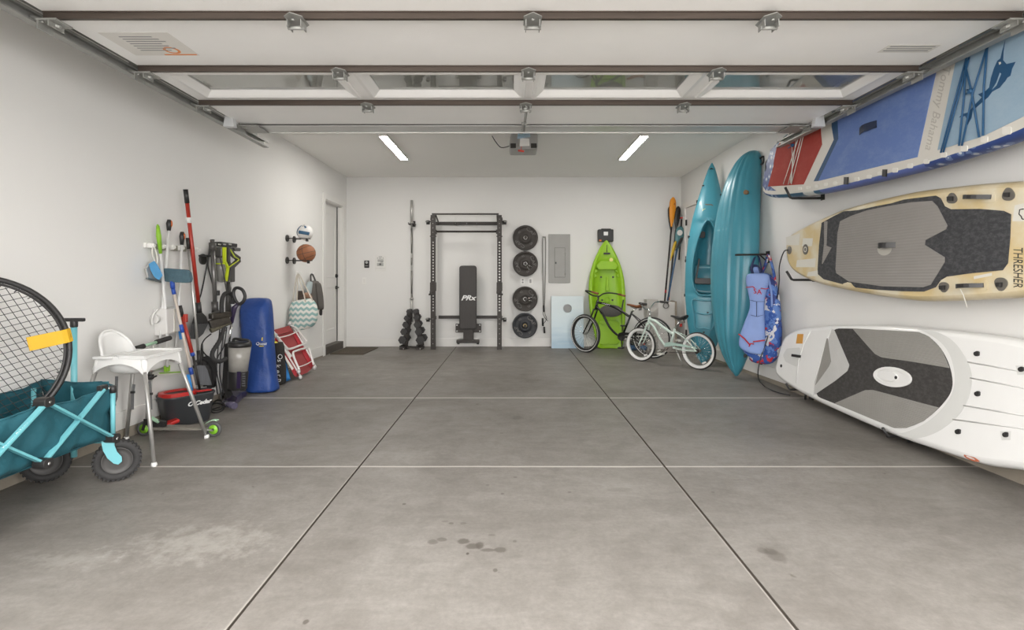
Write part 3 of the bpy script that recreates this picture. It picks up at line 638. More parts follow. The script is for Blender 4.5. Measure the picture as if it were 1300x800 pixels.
# small wall plates
def plate(px, py, kind, label, cat, Ym=None):
    c = Bw(px, py); t = thing(kind, label, cat, (c.x, YB, c.z))
    MB().bx(c.x-0.036, c.x+0.036, YB-0.006, YB, c.z-0.058, c.z+0.058).build('cover_plate', white_plastic, t, bevel=0.002)
    return t, c
t, c = plate(462.4, 356.5, 'light_switch', 'white light switch below the black thermostat', 'light switch'); MB().bx(c.x-0.016, c.x+0.016, YB-0.010, YB-0.005, c.z-0.033, c.z+0.033).build('rocker', white_paint, t)
slot = mat('slot_grey', (0.33, 0.32, 0.31), 0.5)
t, c = plate(663.6, 357, 'power_outlet', 'white duplex power outlet between the bumper plates, left one', 'outlet')
for dz in (-0.022, 0.022):
    mb = MB(); mb.cyl((c.x, YB-0.005, c.z+dz), (c.x, YB-0.009, c.z+dz), 0.016, n=14)
    for q in (-0.006, 0.006): mb.bx(c.x+q-0.0015, c.x+q+0.0015, YB-0.0095, YB-0.0085, c.z+dz-0.004, c.z+dz+0.006, 1)
    mb.build('socket', [slot, black_plastic], t)
t, c = plate(673.4, 357, 'light_switch', 'white rocker switch beside the outlet between the bumper plates', 'light switch'); MB().bx(c.x-0.017, c.x+0.017, YB-0.010, YB-0.005, c.z-0.033, c.z+0.033).build('rocker', slot, t)
c = Bw(465.9, 335.5); t = thing('door_keypad', 'small black garage door control panel on the back wall', 'wall control', (c.x, YB, c.z))
MB().bx(c.x-0.043, c.x+0.043, YB-0.025, YB, c.z-0.065, c.z+0.065).build('case', black_plastic, t, bevel=0.006)
MB().cyl((c.x, YB-0.024, c.z+0.032), (c.x, YB-0.030, c.z+0.032), 0.024, n=18).build('push_button', mat('grey_button', (0.45, 0.45, 0.44), 0.4), t)
MB().bx(c.x-0.028, c.x+0.028, YB-0.028, YB-0.024, c.z-0.035, c.z-0.025).build('lock_button', slot, t)
c = Bw(483, 334); mb = MB(); mb.prism([(-0.10, -0.145), (0.10, -0.15), (0.105, 0.13), (-0.095, 0.135)], (c.x, YB-0.002, c.z), (1, 0, 0), (0, 0, 1), -0.0015, 0.0)
gr = mat('print_grey', (0.22, 0.22, 0.21), 0.6); lg = mat('print_light_grey', (0.42, 0.42, 0.40), 0.6)
for (u0, u1, w0, w1, mm) in ((-0.05, 0.055, 0.02, 0.065, 2), (0.0, 0.05, 0.01, 0.025, 1), (-0.06, 0.055, -0.055, 0.0, 2), (-0.02, 0.01, -0.04, -0.005, 1), (-0.06, -0.045, 0.075, 0.10, 2), (-0.03, 0.02, 0.078, 0.095, 2), (0.04, 0.055, 0.075, 0.10, 2), (-0.03, 0.03, 0.108, 0.12, 2), (-0.09, 0.09, -0.094, -0.091, 2)):
    mb.bx(c.x+u0, c.x+u1, YB-0.0032, YB-0.0024, c.z+w0, c.z+w1, mm)
solo('paper_notice', mb, [mat('notice_paper', (0.72, 0.71, 0.68), 0.7), gr, lg], 'white printed paper notice taped up beside the black control panel', 'notice', (c.x, YB, c.z))
# cornhole boards
def board_mat():
    m = bpy.data.materials.new('printed_sky_board'); m.use_nodes = True; nt = m.node_tree; b = nt.nodes['Principled BSDF']; b.inputs['Roughness'].default_value = 0.35
    tc = nd(nt, 'ShaderNodeTexCoord'); sp = nd(nt, 'ShaderNodeSeparateXYZ'); nt.links.new(tc.outputs['Object'], sp.inputs[0])
    nz = nd(nt, 'ShaderNodeTexNoise'); nz.inputs['Scale'].default_value = 4; nz.inputs['Detail'].default_value = 6
    mp = nd(nt, 'ShaderNodeMapping'); mp.inputs['Scale'].default_value = (0.6, 1, 3); nt.links.new(tc.outputs['Object'], mp.inputs[0]); nt.links.new(mp.outputs[0], nz.inputs['Vector'])
    ad = nd(nt, 'ShaderNodeMath', operation='MULTIPLY_ADD'); ad.inputs[1].default_value = 0.5; nt.links.new(nz.outputs['Fac'], ad.inputs[0]); nt.links.new(sp.outputs['Z'], ad.inputs[2])
    r = nd(nt, 'ShaderNodeValToRGB'); e = r.color_ramp.elements; e[0].position = 0.30; e[0].color = (0.33, 0.47, 0.58, 1); e[1].position = 1.05; e[1].color = (0.58, 0.66, 0.68, 1)
    k = e.new(0.62); k.color = (0.52, 0.63, 0.68, 1)
    nt.links.new(ad.outputs[0], r.inputs[0]); nt.links.new(r.outputs[0], b.inputs['Base Color']); return m
sky_b = board_mat()
def cornhole(dx, dy, label):
    x0, x1, zt = 0.695+dx, 1.255+dx, 0.905; yb = 9.05+dy; lean = 0.07
    t = thing('cornhole_board', label, 'cornhole board', ((x0+x1)/2, yb, 0), group='pale blue cornhole boards')
    u = V(1, 0, 0); v = V(0, lean, 0.9).normalized(); o = V((x0+x1)/2, yb, 0.0); hx, hz = 0.0, 0.69
    w_, h_ = (x1-x0), 0.905; n = 32
    inner = circ(0.076, n, hx, hz); outer = []
    for i in range(n):
        a = 2*PI*i/n; dx_, dy_ = math.cos(a), math.sin(a); ts = []
        if dx_ > 1e-6: ts.append((w_/2)/dx_)
        if dx_ < -1e-6: ts.append((-w_/2)/dx_)
        if dy_ > 1e-6: ts.append((h_-hz)/dy_)
        if dy_ < -1e-6: ts.append((-hz)/dy_)
        k = min(ts); outer.append([hx+dx_*k, hz+dy_*k])
    for cx, cy in ((w_/2, h_), (-w_/2, h_), (-w_/2, 0), (w_/2, 0)):
        j = min(range(n), key=lambda q: (outer[q][0]-cx)**2+(outer[q][1]-cy)**2); outer[j] = [cx, cy]
    mb = MB(); mb.ring(outer, inner, o, u, v, 0.0, 0.012); mb.build('deck', sky_b, t)
    mb = MB()
    for (a, b, c_, d) in ((-w_/2, -w_/2+0.02, 0, h_), (w_/2-0.02, w_/2, 0, h_), (-w_/2, w_/2, 0, 0.02), (-w_/2, w_/2, h_-0.02, h_)):
        mb.prism([(a, c_), (b, c_), (b, d), (a, d)], o, u, v, -0.055, 0.0)
    mb.build('frame', mat('board_frame_blue_grey', (0.42, 0.47, 0.48), 0.5), t)
cornhole(0, 0, 'front pale blue cornhole board with round hole'); cornhole(0.012, 0.068, 'rear cornhole board, only its edge showing behind the front one')
# tool case on the wall
tc_ = thing('tool_case', 'black plastic case with orange latch above the green kayak', 'tool case', (1.665, 9.25, 1.85))
MB().bx(1.53, 1.80, 9.17, 9.275, 1.865, 2.085).build('case', black_plastic, tc_, bevel=0.015)
mb = MB(); mb.bx(1.58, 1.75, 9.158, 9.17, 2.075, 2.095); mb.bx(1.58, 1.60, 9.16, 9.18, 2.05, 2.09); mb.bx(1.73, 1.75, 9.16, 9.18, 2.05, 2.09); mb.build('handle', black_plastic, tc_, bevel=0.003)
MB().bx(1.625, 1.70, 9.167, 9.171, 1.975, 2.04).build('label_plate', white_ink, tc_)
MB().bx(1.545, 1.585, 9.16, 9.172, 1.872, 1.90).build('latch', mat('orange_latch', (0.7, 0.2, 0.04), 0.4), tc_, bevel=0.003)
MB().bx(1.56, 1.77, 9.27, YB, 1.90, 2.0).build('wall_bracket', gym, tc_)
# door mat
mm_ = MB(); mm_.prism([(-2.90, 8.30), (-2.36, 8.28), (-2.33, 9.10), (-2.90, 9.12)], (0, 0, 0), (1, 0, 0), (0, 1, 0), 0.001, 0.014)
solo('door_mat', mm_, mat('brown_coir', (0.085, 0.068, 0.048), 0.95, var=0.5, scale=30, bump=0.8, bscale=120), 'flat brown mat on the floor by the left door', 'door mat', (-2.6, 8.7, 0), bevel=0.004)
# ------------------------------------------------------------------ kayaks
lime = mat('lime_polyethylene', (0.27, 0.50, 0.012), 0.42, var=0.08, scale=6, bump=0.05, bscale=200)
lime_in = lime
gk = thing('kayak', 'lime green sit-on-top youth kayak standing upright against the back wall', 'kayak', (1.71, 8.95, 0))
# outline from tail to bow: (height, left x, right x) along the stood-up hull
rows = [(0.0, 1.50, 1.90), (0.03, 1.475, 1.925), (0.12, 1.46, 1.935), (0.30, 1.42, 1.955), (0.5, 1.375, 1.975), (0.7, 1.345, 1.985), (0.9, 1.335, 1.985), (1.1, 1.335, 1.975), (1.25, 1.35, 1.955), (1.4, 1.385, 1.92), (1.55, 1.44, 1.865), (1.68, 1.50, 1.805), (1.78, 1.555, 1.75), (1.85, 1.605, 1.70), (1.885, 1.645, 1.665)]
def ksec(z, xl, xr, lean, deck, hull, rail):
    # ring of points: deck side towards -Y, hull bulging to +Y
    cx = (xl+xr)/2; hw = (xr-xl)/2; y0 = 8.99+lean*z
    pts = []
    for u, yy in ((-0.86, -deck), (-0.97, -deck*0.75), (-1, 0), (-0.96, hull*0.35), (-0.82, hull*0.75), (-0.45, hull), (0, hull*1.03), (0.45, hull), (0.82, hull*0.75), (0.96, hull*0.35), (1, 0), (0.97, -deck*0.75), (0.86, -deck)):
        pts.append(V(cx+u*hw, y0+yy, z))
    return pts
mb = MB(); rings = []
for z, xl, xr in rows:
    k = min(1, (xr-xl)/0.5); k2 = min(1.0, (1.9-z)/0.5); pt = ksec(z, xl, xr, 0.05, 0.035*max(0.3, k), 0.17*max(0.12, k)*max(0.35, k2), 0)
    rings.append(pt)
# recessed deck floor between the gunwales
full = []
for (z, xl, xr), r in zip(rows, rings):
    cx = (xl+xr)/2; hw = (xr-xl)/2; y0 = 8.99+0.05*z; dep = 0.085 if 0.62 < z < 1.45 else (0.012 if z < 0.62 else 0.0)
    dep *= min(1, hw/0.25)
    full.append(r+[V(cx+u*hw, y0+yy, z) for u, yy in ((0.76, -0.03), (0.66, -0.02+dep), (0.2, -0.02+dep), (-0.2, -0.02+dep), (-0.66, -0.02+dep), (-0.76, -0.03))])
def densify(rg, tab):
    out = []
    for i in range(len(rg)-1):
        for j in range(3):
            t = j/3; out.append([a.lerp(b, t) for a, b in zip(rg[i], rg[i+1])])
    out.append(rg[-1]); return out
mb.loft(full, smooth=True); hull = mb.build('hull', lime, gk, sub=1)
def gy(z): return 8.99+0.05*z
# zig-zag foot wells along both sides
for s in (-1, 1):
    mb = MB(); zz = []
    for i in range(9):
        z = 1.22+i*0.042; hw = interp([(1.1, 0.32), (1.25, 0.30), (1.4, 0.267), (1.55, 0.212)], z)
        zz.append((1.66+s*(hw*0.74-(0.055 if i % 2 else 0.0)), z))
    back = [(1.66+s*(interp([(1.1, 0.32), (1.25, 0.30), (1.4, 0.267), (1.55, 0.212)], z)*0.88), z) for _, z in reversed(zz)]
    pts = zz+back
    mb.prism(pts if s > 0 else pts[::-1], (0, gy(1.3)-0.036, 0), (1, 0, 0), (0, 0.05, 1), -0.09, 0.020); mb.build('foot_well', lime, hull, bevel=0.005)
mb = MB(); mb.prism([(-0.035, -0.13), (0.035, -0.13), (0.012, 0.13), (-0.012, 0.13)], (1.665, gy(1.15)-0.015+0.012, 1.12), (1, 0, 0), (0, 0.05, 1), -0.02, 0.014); mb.build('keel_ridge', lime, hull, bevel=0.010)
mb = MB(); mb.torus((1.665, gy(0.82)+0.0, 0.84), (0, 1, 0), 0.042, 0.010, 24, 8); mb.build('scupper', lime, hull)
for x, z in ((1.575, 0.84), (1.755, 0.84), (1.56, 1.24), (1.77, 1.24)):
    mb = MB(); mb.cyl((x, gy(z)+0.028, z), (x, gy(z)+0.005, z), 0.016, n=14); mb.build('scupper_hole', black_plastic, hull)
mb = MB(); mb.prism(rrect(0.36, 0.40, 0.06, 5), (1.685, gy(0.25)-0.010, 0.28), (1, 0, 0), (0, 0.05, 1), -0.03, 0.018); mb.prism(rrect(0.30, 0.05, 0.02, 4), (1.685, gy(0.25)-0.028, 0.455), (1, 0, 0), (0, 0.05, 1), 0, 0.012); mb.build('tank_well_lid', lime, hull, bevel=0.012)
for x in (1.60, 1.77): MB().prism(rrect(0.09, 0.03, 0.012, 4), (x, gy(0.4)-0.03, 0.42), (1, 0, 0), (0, 0.05, 1), 0, 0.014).build('grip_pad', lime, hull, bevel=0.004)
mb = MB(); mb.prism([(-0.19, 0.02), (-0.12, 0.10), (0.12, 0.10), (0.19, 0.02), (0.15, -0.05), (-0.15, -0.05)], (1.66, gy(1.5)-0.03, 1.42), (1, 0, 0), (0, 0.05, 1), -0.02, 0.010); mb.build('bow_hatch', lime, hull, bevel=0.010)
mb = MB(); mb.bx(1.60, 1.71, gy(1.67)-0.055, gy(1.67)-0.03, 1.635, 1.665); mb.bar((1.655, gy(1.7)-0.05, 1.67), (1.655, gy(1.7)-0.045, 1.80), 0.012, 0.01); mb.build('carry_toggle', black_plastic, gk, bevel=0.004)
mb = MB(); mb.cyl((1.73, gy(1.55)-0.038, 1.54), (1.73, gy(1.55)-0.034, 1.54), 0.034, n=20); mb.build('round_sticker', mat('yellow_sticker', (0.72, 0.68, 0.22), 0.5), gk)
mb = MB(); mb.sphere((1.70, 8.89, 0.66), 1.0, 24, 12, sc=(0.20, 0.05, 0.105)); ks = mb.build('seat_cushion', mat('grey_seat_fabric', (0.10, 0.095, 0.088), 0.85, var=0.2, scale=40), gk); ks['label'] = 'grey folded seat pad'
for a_, b_ in (((1.50, 8.90, 0.68), (1.46, 8.965, 0.80)), ((1.88, 8.90, 0.66), (1.93, 8.965, 0.85)), ((1.88, 8.90, 0.66), (1.90, 8.96, 0.22))): mb = MB(); mb.bar(a_, b_, 0.025, 0.004); mb.build('strap', black_plastic, ks)

teal = mat('teal_polyethylene', (0.050, 0.25, 0.325), 0.36, var=0.12, scale=3, bump=0.06, bscale=60, coat=0.15)
teal_d = teal
def tall_kayak(name, label, bot, top, wid, dep, face, rows, hull_out, sub=True):
    # rows: (t, half-width, hull height, deck height); face = direction the camera-side surface looks
    t = thing(name, label, 'kayak', (bot.x, bot.y, 0), group=None)
    ax = (top-bot); Ln = ax.length; ax = ax.normalized(); f = Vector(face); f = (f-ax*f.dot(ax)).normalized(); sd = ax.cross(f).normalized()
    return t, ax, f, sd, Ln
# kayak showing its hull
bot = V(2.68, 6.34, 0.02); top = V(2.82, 6.44, 2.79)
t2, ax, f, sd, Ln = tall_kayak('kayak', 'teal kayak stood on end with its keel side facing out, nearer one', bot, top, 0.6, 0.3, (-0.80, -0.60, 0), None, True)
def kp(t): # the raised bow sweeps to one side
    return bot+ax*Ln*t+sd*(0.12*t**7+0.03*t*(1-t))
HW = [(0, 0.012), (0.03, 0.075), (0.09, 0.155), (0.18, 0.225), (0.32, 0.285), (0.48, 0.305), (0.62, 0.29), (0.76, 0.26), (0.87, 0.215), (0.95, 0.165), (0.985, 0.11), (1, 0.05)]
mb = MB(); rings = []
N = 36
for i in range(N+1):
    t = i/N; t = 0.5-0.5*math.cos(PI*t); hw = interp(HW, t); k = min(1, hw/0.25)
    hh = 0.17*min(1, k*1.2)+0.015; dk = 0.12*k+0.01; rock = -0.14*(2*t-1)**2*(1 if t < 0.5 else 0.9)
    c = kp(t)+f*(rock+0.02); pts = []
    prof = [(-1, 0), (-0.97, 0.30), (-0.88, 0.55), (-0.72, 0.74), (-0.56, 0.84), (-0.50, 0.80), (-0.42, 0.88), (-0.24, 0.95), (-0.16, 0.90), (-0.08, 0.98), (0, 1.04), (0.08, 0.98), (0.16, 0.90), (0.24, 0.95), (0.42, 0.88), (0.50, 0.80), (0.56, 0.84), (0.72, 0.74), (0.88, 0.55), (0.97, 0.30), (1, 0)]
    for u, q in prof: pts.append(c+sd*u*hw+f*q*hh)
    for u, q in ((0.9, -0.5), (0.6, -0.9), (0, -1.0), (-0.6, -0.9), (-0.9, -0.5)): pts.append(c+sd*u*hw+f*q*dk)
    rings.append(pts)
mb.loft(rings, smooth=True); h2 = mb.build('hull', teal, t2, sub=1)
def on2(t, u, h): # point on the hull surface
    hw = interp(HW, t); k = min(1, hw/0.25); rock = -0.14*(2*t-1)**2*(1 if t < 0.5 else 0.9); hh = 0.17*min(1, k*1.2)+0.015
    return kp(t)+f*(rock+0.02+hh*h)+sd*u*hw
q = on2(0.80, 0.62, 0.86); MB().cyl(q-f*0.02, q+f*0.012, 0.028, n=16).build('drain_plug', [mat('drain_plug_bronze', (0.20, 0.13, 0.07), 0.4, 0.5)], t2)
mb = MB(); q = on2(0.955, 0.9, 0.2); mb.tube(spl([q, q+sd*0.05+ax*0.02, q+sd*0.05-ax*0.05, q-ax*0.08], 4), 0.012, n=8); mb.build('carry_handle', black_plastic, t2)
# kayak showing its deck and cockpit
bot1 = V(2.63, 7.16, 0.03); top1 = V(2.84, 7.38, 2.88)
t1, ax1, f1, s1, L1 = tall_kayak('kayak', 'teal kayak stood on end with its open cockpit facing out, by the door', bot1, top1, 0, 0, (-0.42, -0.90, 0), None, False)
HW1 = [(0, 0.015), (0.03, 0.085), (0.10, 0.18), (0.20, 0.245), (0.34, 0.295), (0.48, 0.305), (0.60, 0.285), (0.72, 0.235), (0.84, 0.155), (0.93, 0.085), (0.975, 0.045), (1, 0.008)]
HW1 = [(a, b*0.95) for a, b in HW1]
def c1(t): return bot1+ax1*L1*t-f1*0.13*(2*t-1)**2*0.6
CK0, CK1 = 0.33, 0.70   # cockpit from-to along the length
def ckw(t):
    if t <= CK0 or t >= CK1: return 0.0
    x = (t-CK0)/(CK1-CK0)
    return 0.185*(math.sin(PI*min(1, x**0.62)))**0.55 if x < 1 else 0
mb = MB(); rings = []
ts = [0, 0.012, 0.03, 0.06, 0.10, 0.14, 0.18, 0.22, 0.26, 0.30, 0.32, 0.33, 0.335, 0.345, 0.36, 0.38, 0.41, 0.44, 0.48, 0.52, 0.56, 0.60, 0.63, 0.66, 0.68, 0.693, 0.70, 0.715, 0.74, 0.78, 0.82, 0.86, 0.90, 0.94, 0.97, 0.99, 1.0]
for t in ts:
    hw = interp(HW1, t); k = min(1, hw/0.22); dk = 0.085*k+0.006; hh = 0.20*k+0.012; c = c1(t); w = min(ckw(t), hw*0.80)
    inside = w > 0.01
    pts = [c+s1*u*hw-f1*q*hh for u, q in ((-1, 0), (-0.95, 0.35), (-0.7, 0.8), (-0.3, 1.0), (0.3, 1.0), (0.7, 0.8), (0.95, 0.35), (1, 0))]
    for u, q in ((0.93, 0.45),): pts.append(c+s1*u*hw+f1*q*dk)
    for sg in (1, -1):
        seq = [(w+0.012 if inside else hw*0.5, 0.95), (w if inside else hw*0.35, 1.0), ((w-0.006) if inside else hw*0.25, 1.02), ((w*0.96) if inside else hw*0.12, (-1.9 if inside else 1.05))]
        seq = seq if sg > 0 else seq[::-1]
        for a, q in seq: pts.append(c+s1*sg*a+f1*q*dk)
    pts.append(c-s1*0.93*hw+f1*0.45*dk)
    rings.append(pts)
mb.loft(rings, smooth=True); h1 = mb.build('hull', teal, t1)
# cockpit rim
mb = MB(); loop = []
for i in range(41):
    t = CK0+0.002+(CK1-CK0-0.004)*(0.5-0.5*math.cos(PI*i/40)); hw = interp(HW1, t); k = min(1, hw/0.22); w = min(ckw(t), hw*0.80); loop.append((t, w))
lp = [c1(t)+s1*w+f1*(0.085*min(1, interp(HW1, t)/0.22)+0.014) for t, w in loop]+[c1(t)-s1*w+f1*(0.085*min(1, interp(HW1, t)/0.22)+0.014) for t, w in reversed(loop)]
mb.tube(lp, 0.013, n=8, closed=True); mb.build('cockpit_rim', teal, h1)
def on1(t, s_, h): return c1(t)+s1*s_+f1*h
# seat, backrest and thigh pad inside the cockpit
mb = MB(); rg = []
for i in range(9):
    t = 0.345+0.14*i/8; rg.append([on1(t, a, -0.05-0.06*math.sin(PI*i/8)*(1-(a/0.17)**2)*1.0) for a in [0.16*math.cos(PI*j/10) for j in range(11)]])
mb.loft(rg, caps=False, closed=False); mb.build('seat_pan', teal, h1, solid=0.01)
mb = MB(); q0, q1 = on1(0.505, -0.15, 0.02), on1(0.505, 0.14, 0.02)
mb.prism(rrect(0.30, 0.085, 0.03, 4), on1(0.40, 0, 0.06), -s1, ax1, -0.03, 0.03); mb.build('backrest', black_plastic, h1, bevel=0.01)
mb = MB(); mb.bar(on1(0.40, -0.13, 0.085), on1(0.51, -0.10, 0.06), 0.022, 0.006, up=f1); mb.build('backrest_strap', black_plastic, h1); mb = MB(); mb.bar(on1(0.40, 0.13, 0.085), on1(0.49, 0.12, 0.06), 0.02, 0.006, up=f1); mb.build('backrest_strap', black_plastic, h1)
MB().prism(rrect(0.10, 0.09, 0.02, 3), on1(0.63, -0.09, 0.04), -s1, ax1, -0.01, 0.012).build('thigh_brace', black_plastic, h1, bevel=0.004)
# rear tray moulding
for (ta, tb, wa, wb) in ((0.175, 0.305, 0.11, 0.165),):
    mb = MB(); o = [on1(ta, wa, 0.094), on1(tb, wb, 0.094), on1(tb, -wb, 0.094), on1(ta, -wa, 0.094)]; o = spl([o[0], o[0].lerp(o[1], 0.5), o[1], o[1].lerp(o[2], 0.5), o[2], o[2].lerp(o[3], 0.5), o[3], o[3].lerp(o[0], 0.5)], 4, closed=True)
    mb.tube(o, 0.012, n=8, closed=True); mb.build('tray_rim', teal, h1)
mb = MB(); mb.tube(spl([on1(0.25, -0.12, 0.092), on1(0.24, 0, 0.10), on1(0.25, 0.12, 0.092)], 6), 0.012, n=8); mb.build('tray_ledge', teal, h1)
for (t, a) in ((0.25, 0.04), (0.25, 0.16), (0.155, 0.0), (0.62, -0.24), (0.83, 0.14), (0.88, -0.10)):
    q = on1(t, a, 0.088 if abs(a) < 0.15 and t < 0.5 else 0.03)
    MB().box(q, (0.025, 0.025, 0.018)).build('pad_eye', black_plastic, t1, bevel=0.004)
for t in (0.33, 0.5, 0.62, 0.80):
    q = on1(t, -interp(HW1, t)*1.0, 0.01); MB().box(q, (0.02, 0.02, 0.04)).build('side_fitting', black_plastic, t1, bevel=0.004)
mb = MB(); q = on1(0.745, -0.055, 0.088*0.95); mb.prism(circ(0.035, 18), q, -s1, ax1, 0, 0.012); mb.build('round_sticker', mat('yellow_sticker', (0.72, 0.68, 0.22), 0.5), t1)
mb = MB(); q = on1(0.775, 0.0, 0.083); mb.prism([(-0.06, -0.012), (0.05, 0.0), (0.06, 0.018), (-0.03, 0.012)], q, -s1, ax1, 0, 0.010); mb.build('bow_decal', mat('decal_dark', (0.12, 0.08, 0.05), 0.5), t1)
mb = MB(); q = on1(0.965, 0.0, 0.03); mb.tube(spl([q-s1*0.02, q+f1*0.03, q+s1*0.02], 4), 0.008, n=6); mb.build('bow_toggle', black_plastic, t1)
# ------------------------------------------------------------------ paddles in the corner
def blade(mb, base, tip, wdt, up, m=0, dished=True):
    a, b, w = frame(tip-base, up); L = (tip-base).length; rg = []
    tabw = [(0, 0.14), (0.12, 0.35), (0.35, 0.8), (0.6, 1.0), (0.85, 0.97), (0.95, 0.7), (1.0, 0.25)]
    for i in range(13):
        t = i/12; hw = interp(tabw, t)*wdt/2; c = base+w*L*t
        rg.append([c+a*hw+b*0.004, c+b*0.016*(1-t*0.6), c-a*hw+b*0.004, c-a*hw-b*0.003, c-b*0.006, c+a*hw-b*0.003])
    mb.loft(rg, m, smooth=True)
carbon = mat('carbon_black_shaft', (0.022, 0.020, 0.019), 0.35, var=0.2)
def paddle(nm, label, b, s, t_, wdt, bm, grip=None):
    t = thing(nm, label, 'paddle', b)
    MB().cyl(b, s, 0.015, n=12).build('shaft', carbon if grip is None else grip, t)
    mb = MB(); blade(mb, s-(s-b).normalized()*0.02, t_, wdt, (0.0, -1, 0.0)); mb.build('blade', bm, t)
    return t
b0 = P(843.5, 387, 9.02); s0 = P(852.5, 288, 9.12)
pa = paddle('kayak_paddle', 'kayak paddle with orange upper blade leaning in the back right corner', b0, s0, P(854.6, 250.5, 9.17), 0.115, mat('orange_blade', (0.80, 0.30, 0.015), 0.4, var=0.05))
mb = MB(); blade(mb, P(851.5, 293, 9.12), P(850.5, 262, 9.2), 0.10, (0.4, -1, 0)); mb.build('blade', black_plastic, pa)
mb = MB(); q0 = b0.lerp(s0, 0.15); q1 = b0.lerp(s0, 0.19); mb.cyl(q0, q1, 0.017, n=12); mb.build('red_band', mat('red_band', (0.5, 0.04, 0.05), 0.5), pa)
mb = MB()
mb.text('4', P(858.5-2.3, 259.3, 9.135), (1, 0, 0), (0, 0, 1), 0.04, depth=0.001); mb.build('blade_mark', mat('dark_red_ink', (0.35, 0.05, 0.02), 0.5), pa)
b1 = P(848.5, 381, 9.0); s1_ = P(858, 292, 9.10)
pb = paddle('kayak_paddle', 'kayak paddle with black upper blade just behind the orange one', b1, s1_, P(861.3, 262, 9.16), 0.095, mat('black_blade', (0.018, 0.017, 0.016), 0.35))
mb = MB(); blade(mb, P(851, 331, 9.0), P(858, 306, 9.02), 0.06, (0.2, -1, 0)); mb.build('yellow_sleeve', mat('yellow_plastic', (0.62, 0.40, 0.03), 0.4), pb)
mb = MB(); mb.cyl(b1, b1.lerp(s1_, 0.04), 0.02, n=10); mb.build('orange_foot', mat('orange_latch', (0.7, 0.2, 0.04), 0.4), pb)
b2 = P(847.5, 382, 8.94); s2 = P(859.5, 317, 9.02)
blue_sh = mat('blue_shaft', (0.04, 0.10, 0.20), 0.35)
pc = paddle('sup_paddle', 'paddle with teal blade and round white sticker by the right door', b2, s2, P(864.5, 287.5, 9.08), 0.15, mat('teal_blade', (0.07, 0.20, 0.22), 0.4, var=0.05), blue_sh)
mb = MB(); q = P(863, 295.5, 9.01); mb.prism(circ(0.050, 24), q, (1, 0.15, 0), (0.05, 0, 1), 0, 0.004); mb.build('round_sticker', mat('white_sticker', (0.7, 0.7, 0.68), 0.5), pc)
mb = MB(); blade(mb, P(857.5, 318, 8.99), P(866.0, 301.5, 9.0), 0.05, (0.2, -1, 0)); mb.build('blade_socket', black_plastic, pc)
tp = thing('hand_pump', 'thin black pole with a red T grip behind the teal paddle blade', 'hand pump', P(862, 305, 9.15))
MB().cyl(P(862, 330, 9.12), P(865.3, 278.5, 9.2), 0.012, n=10).build('tube', carbon, tp)
MB().bar(P(863, 276.8, 9.2), P(867.8, 276.4, 9.2), 0.03, 0.03).build('grip', mat('red_plastic', (0.55, 0.045, 0.03), 0.35), tp, bevel=0.006)
# carton with plastic wrap, and a loop of rope over its edge
cb = thing('storage_carton', 'tall white carton with grey plastic wrap behind the bicycles', 'box', (2.6, 9.0, 0))
cw = mat('carton_white', (0.62, 0.60, 0.575), 0.7, var=0.06, scale=3)
mb = MB(); c0, c1_ = P(835, 382, 8.96), P(857, 382, 8.96); mb.bx(c0.x, c1_.x, 8.96, 9.24, 0, c0.z-0.02); mb.build('carton', cw, cb, bevel=0.008)
mb = MB(); mb.bx(c1_.x-0.0, c1_.x+0.03, 8.955, 9.24, 0, c0.z-0.01); mb.build('side_flap', mat('carton_edge_brown', (0.36, 0.31, 0.25), 0.8), cb)
wrap = mat('grey_plastic_wrap', (0.42, 0.40, 0.37), 0.35, var=0.25, scale=14, bump=0.8, bscale=14)
mb = MB(); rg = []
rnd = random.Random(3)
a0, a1 = P(821, 380, 8.97).x, P(835.3, 380, 8.97).x
for i in range(13):
    z = 0.85*i/12; rg.append([V(a0+rnd.uniform(-.012, .012), 8.97+rnd.uniform(-.015, .015), z), V((a0+a1)/2, 8.962+rnd.uniform(-.02, .02), z), V(a1, 8.955+rnd.uniform(-.01, .01), z), V(a1, 9.2, z), V((a0+a1)/2, 9.22, z), V(a0+0.01, 9.2, z)])
mb.loft(rg, smooth=False); mb.build('plastic_wrap', wrap, cb)
rl = thing('rope_loop', 'small grey coil of rope hanging over the white carton edge', 'rope', P(845.5, 388, 8.93))
for k in range(3):
    mb = MB(); mb.torus(P(845.5, 388, 8.945-0.008*k), (0.1*k, 1, 0.1), 0.045, 0.007, 28, 6); mb.build('coil', mat('grey_rope', (0.17, 0.16, 0.15), 0.8, var=0.3, scale=80), rl)

# --- low bundle on the floor behind the bicycle wheels
gb = thing('gear_bundle', 'small dark bundle with red and blue bits on the floor behind the bicycle wheels', 'bundle', (2.12, 8.75, 0))
mb = MB(); mb.sphere(V(2.09, 8.76, 0.145), 1.0, 18, 10, sc=(0.15, 0.08, 0.055)); mb.sphere(V(2.20, 8.80, 0.13), 1.0, 14, 8, sc=(0.09, 0.07, 0.05)); mb.build('black_cover', mat('black_nylon', (0.02, 0.02, 0.02), 0.6, bump=0.5, bscale=20), gb)
mb = MB(); mb.sphere(V(2.17, 8.70, 0.05), 1.0, 16, 8, sc=(0.10, 0.06, 0.05)); mb.sphere(V(2.06, 8.78, 0.06), 1.0, 16, 8, sc=(0.10, 0.07, 0.06)); mb.build('blue_base', mat('dusty_blue_fabric', (0.05, 0.12, 0.24), 0.7, var=0.2), gb)
MB().box((2.20, 8.695, 0.12), (0.05, 0.03, 0.04)).build('red_clip', mat('red_plastic', (0.55, 0.045, 0.03), 0.35), gb, bevel=0.006)
